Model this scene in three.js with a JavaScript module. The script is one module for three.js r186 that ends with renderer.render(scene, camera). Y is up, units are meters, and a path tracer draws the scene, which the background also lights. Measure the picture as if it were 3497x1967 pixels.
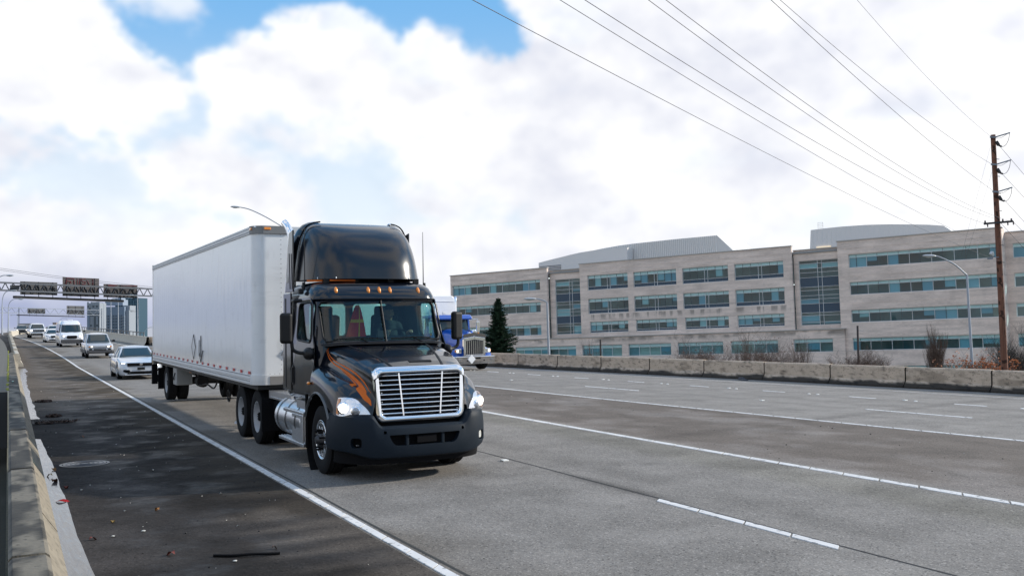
import * as THREE from 'three';
import { mergeGeometries, mergeVertices, toCreasedNormals } from 'three/addons/utils/BufferGeometryUtils.js';
import { RoundedBoxGeometry } from 'three/addons/geometries/RoundedBoxGeometry.js';
import { MarchingCubes } from 'three/addons/objects/MarchingCubes.js';
import { Brush, Evaluator, SUBTRACTION } from 'three-bvh-csg';

const { sin, cos, PI, sqrt, abs, min, max, floor, pow, hypot, exp, atan2, asin } = Math;
const V3 = (x, y, z) => new THREE.Vector3(x, y, z);
const lerp = (a, b, t) => a + (b - a) * t, clamp = (x, a = 0, b = 1) => min(b, max(a, x));
const sstep = (a, b, x) => { const t = clamp((x - a) / (b - a)); return t * t * (3 - 2 * t); };
function rng(seed) { let a = seed >>> 0; return () => { a = (a + 0x6D2B79F5) >>> 0; let t = Math.imul(a ^ (a >>> 15), 1 | a); t = (t + Math.imul(t ^ (t >>> 7), 61 | t)) ^ t; return ((t ^ (t >>> 14)) >>> 0) / 4294967296; }; }
// value noise, 2D and fbm
const hash2 = (x, y, s = 0) => { let h = Math.imul(x, 374761393) + Math.imul(y, 668265263) + Math.imul(s, 1274126177); h = Math.imul(h ^ (h >>> 13), 1274126177); return ((h ^ (h >>> 16)) >>> 0) / 4294967296; };
function vnoise(x, y, s = 0) {
  const xi = floor(x), yi = floor(y), fx = x - xi, fy = y - yi, u = fx * fx * (3 - 2 * fx), v = fy * fy * (3 - 2 * fy);
  return lerp(lerp(hash2(xi, yi, s), hash2(xi + 1, yi, s), u), lerp(hash2(xi, yi + 1, s), hash2(xi + 1, yi + 1, s), u), v);
}
function fbm(x, y, oct = 5, s = 0, gain = 0.5) { let a = 0.5, f = 0, n = 0; for (let i = 0; i < oct; i++) { f += a * vnoise(x, y, s + i); n += a; a *= gain; x = x * 2.03 + 7.1; y = y * 2.03 + 3.7; } return f / n; }

// ---------------------------------------------------------------- camera, sky, sun, exposure
const scene = new THREE.Scene();
const camera = new THREE.PerspectiveCamera(33.54, 1024 / 575, 0.1, 6000);
camera.position.set(0, 2.26, 0);
camera.rotation.order = 'YXZ';
camera.rotation.set(1.9813 * PI / 180, -27.822 * PI / 180, -0.015);
const renderer = new THREE.WebGLRenderer({ antialias: true });
renderer.toneMapping = THREE.LinearToneMapping;
renderer.toneMappingExposure = 1.0;
renderer.shadowMap.enabled = true;
const SUN_AZ = 92 * PI / 180, SUN_EL = 23 * PI / 180;     // azimuth clockwise from -z
const sunDir = V3(sin(SUN_AZ) * cos(SUN_EL), sin(SUN_EL), -cos(SUN_AZ) * cos(SUN_EL));
const sun = new THREE.DirectionalLight(new THREE.Color(1.0, 0.93, 0.82), 5.0);
sun.position.copy(sunDir).multiplyScalar(150); sun.target.position.set(8, 0, -25);
sun.castShadow = true; sun.shadow.radius = 3.5; sun.shadow.mapSize.set(4096, 4096);
Object.assign(sun.shadow.camera, { left: -90, right: 90, top: 90, bottom: -90, near: 1, far: 400 });
scene.add(sun, sun.target);

function polyDist(poly, x, y) {   // signed distance, positive inside
  let d = 1e9, inside = false;
  for (let i = 0, j = poly.length - 1; i < poly.length; j = i++) {
    const [xi, yi] = poly[i], [xj, yj] = poly[j];
    const ex = xi - xj, ey = yi - yj, wx = x - xj, wy = y - yj, t = clamp((wx * ex + wy * ey) / (ex * ex + ey * ey));
    d = min(d, hypot(wx - ex * t, wy - ey * t));
    if ((yi > y) !== (yj > y) && x < (xj - xi) * (y - yi) / (yj - yi) + xi) inside = !inside;
  }
  return inside ? d : -d;
}
// gaps of blue air between the clouds, as [azimuth, elevation] in degrees; then depth of the blue and softness of the rim
const GAPS = [
  [[[3.7, 18.6], [3.9, 17.6], [4.9, 16.9], [5.4, 15.7], [6.6, 14.7], [7.9, 14.2], [9.3, 13.7], [9.3, 14.3], [9.9, 15.0], [10.8, 15.2], [12.1, 16.0], [13.0, 16.4], [15.4, 17.4], [17.4, 17.6], [20.1, 17.4], [20.8, 16.9], [21.2, 16.1], [21.8, 16.8], [22.7, 17.6], [24.1, 17.0], [25.6, 16.2], [26.9, 15.5], [28.3, 14.8], [29.5, 16.2], [28, 18.4], [27, 21], [22, 24], [8, 23]], 1, 0.55],
  [[[9.3, 13.9], [10.6, 12.5], [10.2, 11.3], [8.8, 10.5], [7.1, 9.6], [6.0, 9.3], [5.9, 10.7], [7.1, 11.4], [9.0, 12.0]], 0.62, 0.9],
  [[[10.9, 11.2], [13.5, 11.8], [15.1, 11.0], [18.4, 10.8], [20.9, 10.3], [22.3, 8.7], [21.9, 7.5], [22.9, 6.7], [28.6, 6.9], [28.6, 5.7], [23.5, 5.5], [21.7, 5.3], [18.3, 5.6], [15.7, 6.0], [15.3, 7.8], [13.9, 8.7], [12.1, 9.4]], 0.66, 1.35],
  [[[-1.6, 11.6], [0.6, 11.5], [1.5, 11.0], [0.6, 10.5], [-1.6, 10.6]], 0.8, 0.8],
  [[[5.6, 7.3], [7.9, 7.3], [9.6, 6.7], [12.3, 6.7], [12.1, 5.9], [9.6, 6.0], [6.9, 6.1], [5.7, 6.5]], 0.62, 0.7],
  [[[42.8, 4.9], [44.4, 5.6], [46.2, 6.6], [48.6, 5.6], [46.2, 4.4], [44.2, 4.1]], 0.40, 1.5], [[[36.5, 9.4], [39, 10.0], [42.5, 9.3], [42, 8.2], [39, 8.0], [37, 8.6]], 0.22, 1.6], [[[47.5, 11.4], [50, 11.9], [52, 11.2], [50, 10.4]], 0.25, 1.4],
];
const WISP = [[6.5, 19.6], [9.6, 18.3], [10.2, 17.4], [9.6, 16.8], [8.1, 16.9], [6.6, 17.0], [4.9, 17.5], [5.0, 19.2]];
{
  const W = 2048, H = 1024, d = new Float32Array(W * H * 4);
  const sunAz = SUN_AZ * 180 / PI, sunEl = SUN_EL * 180 / PI;
  const puff = (a, e) => fbm(a * 0.16 + 40, e * 0.26 + 9, 6, 17, 0.55);
  for (let j = 0; j < H; j++) {
    const el = ((j + 0.5) / H - 0.5) * 180;
    for (let i = 0; i < W; i++) {
      const a = ((i + 0.5) / W - 0.5) * 2 * PI, dx = cos(a), dz = sin(a), p = (j * W + i) * 4;           // three.js: u = atan2(z, x) / 2pi + 0.5
      const az = atan2(dx, -dz) * 180 / PI, e = max(el, -6);
      if (el < -8) { d[p] = 0.50; d[p + 1] = 0.54; d[p + 2] = 0.62; d[p + 3] = 1; continue; }
      const n1 = fbm(az * 0.34 + 11, e * 0.5 + 3, 6, 5, 0.55), n2 = puff(az, e), n3 = fbm(az * 1.1, e * 1.5, 4, 31, 0.6);
      // clear air
      const t = sstep(2, 20, e), t2 = clamp((e - 20) / 70), air = [lerp(lerp(0.78, 0.20, t), 0.12, t2), lerp(lerp(0.91, 0.49, t), 0.36, t2), lerp(lerp(1.0, 0.87, t), 0.78, t2)];
      let gap = 0;
      const near = az > -8 && az < 64 && e < 32;
      if (near) for (const [poly, deep, soft] of GAPS) {
        const s = polyDist(poly, az, e) + (n1 - 0.5) * 2.6 * (0.5 + soft * 0.6) + (n3 - 0.5) * 1.0;
        const g = sstep(-0.35 * soft - 0.1, 1.0 * soft + 0.25, s) * deep; if (g > gap) gap = g;
      }
      if (near) gap = max(gap, (0.10 + 0.48 * sstep(22, 4, az)) * sstep(0.50, 0.68, fbm(az * 0.22 + 2, e * 0.34 + 31, 5, 83, 0.55)) * sstep(4, 8, e) * sstep(40, 30, az));
      if (near) gap *= 1 - 0.72 * sstep(-0.6, 1.1, polyDist(WISP, az, e) + (n1 - 0.5) * 2.4 + (n3 - 0.5) * 1.2);
      // elsewhere: broken cloud, the same weather all round the sky
      const out = sstep(1, 4, max(max(-2 - az, az - 58), e - 20.5));
      gap = max(gap, out * sstep(0.36, 0.56, fbm(az * 0.055 + 3.3, e * 0.075 + 8.1, 6, 71)) * sstep(1, 9, e));
      // cloud: relief lit from the sun's side, grey lavender undersides
      const rel = (n2 - puff(az + 1.3, e + 1.5)) * 1.9 + (n1 - fbm((az + 0.7) * 0.34 + 11, (e + 0.9) * 0.5 + 3, 4, 5, 0.55)) * 0.5;
      let grey = clamp(0.16 - rel * 1.25 + 0.55 * sstep(0.46, 0.70, n2) + 0.16 * (n3 - 0.5)) * 0.48;
      const low = sstep(5.5, 0.2, e), west = sstep(17, 3, az) * sstep(-70, -20, az);
      grey = clamp(grey + low * (0.16 + 0.95 * west) * (0.65 + 0.7 * n2), 0, 1.15);
      const cl = [lerp(1.08, 0.50, grey), lerp(1.08, 0.545, grey), lerp(1.09, 0.72, grey)];
      const ca = cos((az - sunAz) * PI / 180) * cos((e - sunEl) * PI / 180), glow = 1 + 0.35 * exp((ca - 1) * 9);
      for (let c = 0; c < 3; c++) d[p + c] = lerp(cl[c], air[c], gap) * glow;
      d[p + 3] = 1;
    }
  }
  const sky = new THREE.DataTexture(d, W, H, THREE.RGBAFormat, THREE.FloatType);
  sky.mapping = THREE.EquirectangularReflectionMapping; sky.magFilter = sky.minFilter = THREE.LinearFilter; sky.needsUpdate = true;
  scene.background = sky; scene.environment = sky;
}

// ---------------------------------------------------------------- helpers
const used = new Map();
function numbered(n) { const k = used.get(n) ?? 0; used.set(n, k + 1); return k ? n + '_' + String(k).padStart(3, '0') : n; }
function tag(o, label, category, group) { o.userData.label = label; o.userData.category = category; if (group) o.userData.group = group; return o; }
function thing(name, label, category, pos = [0, 0, 0], turn = 0, group) {
  const o = new THREE.Group(); o.name = numbered(name); o.position.set(...pos); o.rotation.y = turn; scene.add(o); return tag(o, label, category, group);
}
function struct(name) { const o = new THREE.Group(); o.name = numbered(name); o.userData.kind = 'structure'; scene.add(o); return o; }
const plain = (g) => { let q = g.index ? g.toNonIndexed() : g; for (const k of Object.keys(q.attributes)) if (!['position', 'normal', 'uv', 'color'].includes(k)) q.deleteAttribute(k); return q; };
function join(list) {
  list = list.flat(9).filter(Boolean).map(plain);
  const uv = list.every((g) => g.attributes.uv), col = list.every((g) => g.attributes.color);
  for (const g of list) { if (!uv) g.deleteAttribute('uv'); if (!col) g.deleteAttribute('color'); if (!g.attributes.normal) g.computeVertexNormals(); }
  return list.length === 1 ? list[0] : mergeGeometries(list, false);
}
function part(name, geos, m, parent) {
  const o = new THREE.Mesh(Array.isArray(geos) ? join(geos) : geos, m); o.name = name; o.castShadow = o.receiveShadow = true; parent.add(o); return o;
}
function solo(name, geos, m, label, category, group) { const o = part(numbered(name), geos, m, scene); return tag(o, label, category, group); }
function structMesh(name, geos, m) { const o = part(numbered(name), geos, m, scene); o.userData.kind = 'structure'; return o; }
const mat = (c, r = 0.6, m = 0, o = {}) => { const x = new THREE.MeshPhysicalMaterial({ roughness: r, metalness: m, ...o }); if (Array.isArray(c)) x.color.setRGB(...c); else x.color.set(c); return x; };
const bx = (w, h, d, x = 0, y = 0, z = 0, rx = 0, ry = 0, rz = 0) => { const g = new THREE.BoxGeometry(w, h, d); if (rx || ry || rz) g.applyMatrix4(new THREE.Matrix4().makeRotationFromEuler(new THREE.Euler(rx, ry, rz))); return g.translate(x, y, z); };
const rbx = (w, h, d, r, x = 0, y = 0, z = 0, rx = 0, ry = 0, rz = 0, seg = 2) => { const g = new RoundedBoxGeometry(w, h, d, seg, min(r, w / 2.01, h / 2.01, d / 2.01)); if (rx || ry || rz) g.applyMatrix4(new THREE.Matrix4().makeRotationFromEuler(new THREE.Euler(rx, ry, rz))); return g.translate(x, y, z); };
const cyl = (r0, r1, h, n = 16, x = 0, y = 0, z = 0, axis = 'y', open = false) => { const g = new THREE.CylinderGeometry(r0, r1, h, n, 1, open); if (axis === 'x') g.rotateZ(-PI / 2); if (axis === 'z') g.rotateX(PI / 2); return g.translate(x, y, z); };
const tube = (pts, r, n = 6, seg = 0) => new THREE.TubeGeometry(pts.length === 2 ? new THREE.LineCurve3(V3(...pts[0]), V3(...pts[1])) : new THREE.CatmullRomCurve3(pts.map((p) => V3(...p))), seg || (pts.length === 2 ? 1 : (pts.length - 1) * 6), r, n, false);
function bar(a, b, w, h = w) {   // box beam from a to b
  const A = V3(...a), B = V3(...b), L = A.distanceTo(B), g = new THREE.BoxGeometry(w, h, L), m = new THREE.Matrix4().lookAt(B, A, abs(B.y - A.y) > 0.98 * L ? V3(1, 0, 0) : V3(0, 1, 0)); 
  return g.applyMatrix4(m).translate((A.x + B.x) / 2, (A.y + B.y) / 2, (A.z + B.z) / 2);
}
// grid surface from f(u, v) -> [x, y, z], smooth normals
function grid(nu, nv, f, uvf) {
  const p = [], uv = [], ix = [];
  for (let j = 0; j <= nv; j++) for (let i = 0; i <= nu; i++) { p.push(...f(i / nu, j / nv)); uv.push(...(uvf ? uvf(i / nu, j / nv) : [i / nu, j / nv])); }
  for (let j = 0; j < nv; j++) for (let i = 0; i < nu; i++) { const a = j * (nu + 1) + i, b = a + 1, c = a + nu + 1, e = c + 1; ix.push(a, b, e, a, e, c); }
  const g = new THREE.BufferGeometry(); g.setAttribute('position', new THREE.Float32BufferAttribute(p, 3)); g.setAttribute('uv', new THREE.Float32BufferAttribute(uv, 2)); g.setIndex(ix); g.computeVertexNormals(); return g;
}
const shapeOf = (pts) => new THREE.Shape(pts.map((p) => new THREE.Vector2(p[0], p[1])));
function rrect(x0, y0, x1, y1, r, n = 5) {   // rounded rectangle outline, counter-clockwise
  const o = [], rr = Array.isArray(r) ? r : [r, r, r, r];
  [[x1, y0, -PI / 2, rr[0]], [x1, y1, 0, rr[1]], [x0, y1, PI / 2, rr[2]], [x0, y0, PI, rr[3]]].forEach(([x, y, a, q]) => {
    const cx = x + (x === x1 ? -q : q), cy = y + (y === y1 ? -q : q);
    for (let i = 0; i <= n; i++) o.push([cx + q * cos(a + i / n * PI / 2), cy + q * sin(a + i / n * PI / 2)]);
  });
  return o;
}
function extr(pts, depth, bevel = 0, holes = [], seg = 2) {
  const s = shapeOf(pts); for (const h of holes) s.holes.push(new THREE.Path(h.map((p) => new THREE.Vector2(p[0], p[1]))));
  return new THREE.ExtrudeGeometry(s, { depth: depth - 2 * bevel, bevelEnabled: bevel > 0, bevelThickness: bevel, bevelSize: bevel, bevelOffset: -bevel, bevelSegments: seg, curveSegments: 8 }).translate(0, 0, bevel);
}
const lathe = (pts, n = 32) => new THREE.LatheGeometry(pts.map((p) => new THREE.Vector2(p[0], p[1])), n);
function canvasTex(w, h, draw, srgb = true, rep) {
  const c = document.createElement('canvas'); c.width = w; c.height = h; draw(c.getContext('2d'), w, h);
  const t = new THREE.CanvasTexture(c); t.wrapS = t.wrapT = THREE.RepeatWrapping; if (srgb) t.colorSpace = THREE.SRGBColorSpace; if (rep) t.repeat.set(...rep); return t;
}
function dataTex(w, h, f, srgb = false, rep) {   // f(x, y) -> grey or [r, g, b], 0..1 (linear unless srgb)
  const d = new Uint8Array(w * h * 4);
  for (let y = 0; y < h; y++) for (let x = 0; x < w; x++) { let v = f(x, y); if (!Array.isArray(v)) v = [v, v, v]; const p = (y * w + x) * 4; for (let c = 0; c < 3; c++) d[p + c] = clamp(v[c]) * 255; d[p + 3] = 255; }
  const t = new THREE.DataTexture(d, w, h); t.wrapS = t.wrapT = THREE.RepeatWrapping; t.magFilter = THREE.LinearFilter; t.minFilter = THREE.LinearMipmapLinearFilter; if (srgb) t.colorSpace = THREE.SRGBColorSpace; if (rep) t.repeat.set(...rep); t.needsUpdate = true; return t;
}
// tileable value noise
function tnoise(x, y, per, s) { const xi = floor(x), yi = floor(y), fx = x - xi, fy = y - yi, u = fx * fx * (3 - 2 * fx), v = fy * fy * (3 - 2 * fy), m = (k) => ((k % per) + per) % per; return lerp(lerp(hash2(m(xi), m(yi), s), hash2(m(xi + 1), m(yi), s), u), lerp(hash2(m(xi), m(yi + 1), s), hash2(m(xi + 1), m(yi + 1), s), u), v); }
function tfbm(u, v, per, oct, s) { let a = 0.5, f = 0, n = 0; for (let i = 0; i < oct; i++) { f += a * tnoise(u * per, v * per, per, s + i); n += a; a *= 0.5; per *= 2; } return f / n; }
function colorize(g, f) { const p = g.attributes.position, c = new Float32Array(p.count * 3); for (let i = 0; i < p.count; i++) { const v = f(p.getX(i), p.getY(i), p.getZ(i)); c[i * 3] = v[0]; c[i * 3 + 1] = v[1]; c[i * 3 + 2] = v[2]; } g.setAttribute('color', new THREE.BufferAttribute(c, 3)); return g; }
const ORD = ['first', 'second', 'third', 'fourth', 'fifth', 'sixth', 'seventh', 'eighth', 'ninth', 'tenth', 'eleventh', 'twelfth', 'thirteenth', 'fourteenth', 'fifteenth', 'sixteenth', 'seventeenth', 'eighteenth', 'nineteenth', 'twentieth'];
// ---------------------------------------------------------------- the road: s metres back from the camera along the carriageway, o metres to its right
const PATH = []; { let x = 0, y = 0, z = 0, th = 0; for (let s = 0; s <= 420; s++) { PATH.push([x, y, z, th]); const k = s < 55 ? 0 : s < 150 ? 1 / 1700 : s < 240 ? -1 / 330 : 0; th += k; x -= sin(th); z -= cos(th); y += s < 60 ? 0 : s < 160 ? 0.0125 : 0.005; } }
function road(s, o) {
  if (s <= 0) return [o, fall(o), -s];
  const i = min(418, floor(s)), f = s - i, a = PATH[i], b = PATH[i + 1], th = lerp(a[3], b[3], f);
  return [lerp(a[0], b[0], f) + o * cos(th), lerp(a[1], b[1], f) + fall(o), lerp(a[2], b[2], f) - o * sin(th)];
}
function fall(o) { return o > 10.5 ? -0.026 * (o - 10.5) : 0; }
const headingAt = (s) => s <= 0 ? 0 : PATH[min(418, floor(s))][3];
const polyAt = (P, z) => { for (let i = 0; i < P.length - 1; i++) if (z <= P[i][1] && z >= P[i + 1][1]) return lerp(P[i][0], P[i + 1][0], (z - P[i][1]) / (P[i + 1][1] - P[i][1])); return z > P[0][1] ? P[0][0] + (z - P[0][1]) * (P[0][0] - P[1][0]) / (P[0][1] - P[1][1]) : P[P.length - 1][0]; };
// lines on the right-hand carriageway as [x, z]
const LINE2 = [[19.0, 8], [17.3, -10], [16.15, -22], [15.35, -32], [13.9, -50], [12.2, -75], [10.9, -100]];
const DASH2 = [[23.4, 8], [20.8, -15.4], [19.13, -30.4], [17, -50], [14, -80]];
const DASH3 = [[27.7, 8], [24.65, -18], [22.1, -39], [21.6, -43.4], [18.6, -66], [15.5, -85]];
const EDGE3 = [[33.2, 8], [28.8, -19.5], [26.9, -31.5], [24.8, -46], [20, -66], [14.2, -85], [11.7, -100]];
const BARR = [[37.0, 8], [31.6, -19], [30.2, -27], [29.2, -32.5], [27.4, -40], [25.6, -48.2], [20.6, -66], [14.8, -85], [12.4, -102]];

// asphalt: worn aggregate, the tile is 4 m
const aggregate = dataTex(1024, 1024, (() => {
  const r = rng(5), chips = new Float32Array(1024 * 1024).fill(0);
  for (let k = 0; k < 60000; k++) { const cx = r() * 1024, cy = r() * 1024, rad = 0.7 + 2.6 * r() * r(), v = (r() - 0.46) * 0.85; for (let dy = -3; dy <= 3; dy++) for (let dx = -3; dx <= 3; dx++) if (dx * dx + dy * dy <= rad * rad) chips[(((cy + dy) & 1023) << 10) + ((cx + dx) & 1023)] = v; }
  return (x, y) => { const n = tfbm(x / 1024, y / 1024, 8, 7, 3), c = chips[(y << 10) + x]; const b = 0.58 + (n - 0.5) * 0.30 + c; return [b * 1.0, b * 0.985, b * 0.965]; };
})(), false);
const aggBump = dataTex(512, 512, (x, y) => 0.5 + (tfbm(x / 512, y / 512, 64, 3, 9) - 0.5) * 1.3);
const roadMat = mat([1, 1, 1], 0.9, 0, { specularIntensity: 0.35, map: aggregate, bumpMap: aggBump, bumpScale: 0.004, vertexColors: true });
const shoulderRough = dataTex(1024, 1024, (x, y) => { const n = tfbm(x / 1024, y / 1024, 5, 6, 41), m = tfbm(x / 1024, y / 1024, 48, 3, 45); return clamp(0.92 - 0.34 * sstep(0.46, 0.70, n) + (m - 0.5) * 0.25, 0.45, 0.96); }, false);
const shoulderMat = mat([1, 1, 1], 1, 0, { specularIntensity: 0.22, map: aggregate, bumpMap: aggBump, bumpScale: 0.003, roughnessMap: shoulderRough, vertexColors: true });
function roadSheet(name, s0, s1, ns, o0, o1, no, m, colour, yoff = 0, useRough = false) {
  const g = grid(no, ns, (u, v) => { const s = lerp(s0, s1, v), a = typeof o0 === 'function' ? o0(s) : o0, b = typeof o1 === 'function' ? o1(s) : o1, p = road(s, lerp(a, b, u)); p[1] += yoff; return p; },
    (u, v) => { const s = lerp(s0, s1, v), a = typeof o0 === 'function' ? o0(s) : o0, b = typeof o1 === 'function' ? o1(s) : o1; return [lerp(a, b, u) / 4, s / 4]; });
  colorize(g, colour); return structMesh(name, g, m);
}
const streak = (x, z, k = 1) => fbm(x * 1.1 * k, z * 0.09 * k + 5, 4, 91), patch = (x, z) => fbm(x * 0.35 + 9, z * 0.16 + 2, 5, 57), cross = (x, z) => fbm(x * 0.22 + 3, z * 1.6, 4, 23);
const laneColour = (x, y, z) => {
  const st = streak(x, z), pa = patch(x, z), fine = fbm(x * 2.3, z * 2.3, 3, 13);
  let b = 0.345 * (0.90 + 0.16 * st + 0.10 * (fine - 0.5) + 0.14 * (pa - 0.5)), r = 1.06, g = 1, bl = 0.94;
  const l2 = polyAt(LINE2, z), gore = sstep(10.55, 10.95, x + (pa - 0.5) * 0.5) * sstep(l2 + 0.1, l2 - 0.25, x);
  if (gore > 0) { const dirt = sstep(0.38, 0.60, pa * 0.65 + fbm(x * 1.3, z * 1.1, 4, 29) * 0.4); b *= 1 - gore * (0.14 + 0.34 * dirt); r += 0.05 * gore + 0.06 * gore * dirt; bl -= 0.01 * gore + 0.05 * gore * dirt; }
  const edge = sstep(0.9, 0.15, abs(x - 10.0 - (pa - 0.5) * 0.6)); b *= 1 - 0.20 * edge * sstep(0.4, 0.6, cross(x * 1.4, z * 0.6)); bl -= 0.05 * edge;
  const oil = sstep(0.75, 0.1, abs(x - 5.3 - 0.3 * (st - 0.5))); b *= 1 - 0.14 * oil * (0.4 + st);
  const grime = sstep(1.3, 0.1, x - 3.55) * sstep(0.35, 0.62, fbm(x * 0.9, z * 0.35 + 4, 4, 77)); b *= 1 - 0.34 * grime; r += 0.05 * grime; bl -= 0.06 * grime;
  const track = [4.45, 6.25, 8.0, 9.75, 18.0, 19.7, 21.4, 23.1].reduce((q, c) => max(q, sstep(0.42, 0.05, abs(x - c - (x > 12 ? 0.10 * (z + 25) : 0) - 0.1 * (st - 0.5)))), 0); b *= 1 - 0.075 * track;
  const crk = fbm(x * 0.8, z * 0.8, 5, 101), hair = sstep(0.010, 0.002, abs(crk - 0.5)) * sstep(0.5, 0.62, fbm(x * 0.16, z * 0.16, 3, 105)); b *= 1 - 0.22 * hair;
  if (x > 10.6) { const bandZ = -15.0 - (x - 11.2) * 0.288 + 0.22 * (fbm(x * 0.4, 2, 3, 8) - 0.5), band = sstep(0.34, 0.12, abs(z - bandZ)); b *= 1 - 0.20 * band; }
  const seam = sstep(0.05, 0.012, abs(x - 7.27)); b *= 1 - 0.55 * seam;
  return [b * r, b * g, b * bl];
};
const shoulderColour = (x, y, z) => {
  const pa = patch(x + 5, z), cr2 = fbm(x * 0.45 + 3, z * 1.7, 5, 23), fine = fbm(x * 3.1, z * 3.1, 3, 19), smear = fbm(x * 0.35, z * 3.2 + x * 0.4, 4, 29);
  const worn = sstep(0.36, 0.64, 0.55 * pa + 0.5 * cr2 - 0.03), dry = sstep(20, 36, -z + (pa - 0.5) * 14 + (cr2 - 0.5) * 8), near = sstep(2.2, 3.3, x + (smear - 0.5) * 2.2);
  let b = lerp(0.044, 0.080, worn) * (0.70 + 0.6 * fine), r = 1.10, bl = 0.97;
  b = lerp(b, 0.150 * (0.62 + 0.75 * pa) * (0.72 + 0.55 * cr2), dry * 0.88); r += dry * 0.08; bl -= dry * 0.12;
  b = lerp(b, 0.130 * (0.65 + 0.7 * smear), near * 0.7 * (1 - dry)); r += 0.06 * near; bl -= 0.10 * near;
  const grime = sstep(0.44, 0.60, fbm(x * 0.7 + 3, z * 0.3, 4, 63)) * sstep(1.0, 2.2, x); b *= 1 - 0.5 * grime; r += 0.05 * grime; bl -= 0.07 * grime;
  return [b * r, b, b * bl];
};
roadSheet('road', -9, 62, 300, 3.42, (s) => polyAt(BARR, -s) + 0.6, 150, roadMat, laneColour);
roadSheet('road', 62, 105, 40, 3.42, (s) => max(13, polyAt(BARR, -s) + 0.6), 40, roadMat, laneColour);
roadSheet('road', 105, 236, 70, 3.42, 13.2, 16, roadMat, laneColour);
roadSheet('road_shoulder', -9, 62, 340, 0.3, 3.42, 40, shoulderMat, shoulderColour);
roadSheet('road_shoulder', 62, 236, 90, 0.3, 3.42, 12, shoulderMat, shoulderColour);

// ground far below the viaduct and level land (the carriageway climbs against it)
const GRADE = 0.0305;
const grassTex = dataTex(512, 512, (x, y) => { const n = tfbm(x / 512, y / 512, 16, 5, 61); return [0.10 + 0.09 * n, 0.10 + 0.08 * n, 0.075 + 0.05 * n]; });
{ const g = grid(2, 2, (u, v) => { const x = lerp(-2600, 2600, u), z = lerp(800, -2600, v); return [x, -10 + GRADE * (z + 140), z]; }, (u, v) => [u * 900, v * 600]); structMesh('ground', g, mat([1, 1, 1], 0.95, 0, { map: grassTex })); }

// painted lines: profiled thermoplastic laid in short slabs
const paintTex = dataTex(512, 512, (x, y) => { const n = tfbm(x / 512, y / 512, 24, 4, 71), w = sstep(0.63, 0.72, n); const b = lerp(0.78 + 0.20 * (tfbm(x / 512, y / 512, 6, 3, 75) - 0.5), 0.34, w); return [b, b * 0.985, b * 0.96]; });
const paintMat = mat([0.80, 0.80, 0.81], 0.65, 0, { specularIntensity: 0.5, map: paintTex });
function slab(xa, za, xb, zb, w, h = 0.007, skew = 0.06) {   // one slab of a line between two centre points
  const ya = surf(xa, za), yb = surf(xb, zb), p = [], c = [[xa - w / 2, ya, za + skew], [xa + w / 2, ya, za - skew], [xb + w / 2, yb, zb - skew], [xb - w / 2, yb, zb + skew]];
  const q = (a, b, d, e) => { p.push(...a, ...b, ...d, ...a, ...d, ...e); };
  const t = c.map((k) => [k[0] + (k[0] < (k === c[0] || k === c[3] ? 1e9 : -1e9) ? 0.004 : -0.004), k[1] + h, k[2]]);
  q(t[0], t[1], t[2], t[3]); for (let i = 0; i < 4; i++) { const j = (i + 1) % 4; q(c[i], c[j], t[j], t[i]); }
  const g = new THREE.BufferGeometry(); g.setAttribute('position', new THREE.Float32BufferAttribute(p, 3)); const uv = []; for (let i = 0; i < p.length; i += 3) uv.push(p[i] / 1.5, p[i + 2] / 1.5); g.setAttribute('uv', new THREE.Float32BufferAttribute(uv, 2)); g.computeVertexNormals(); return g;
}
function surf(x, z) { return z > -55 ? fall(x) : road(-z, x)[1]; }
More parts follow.
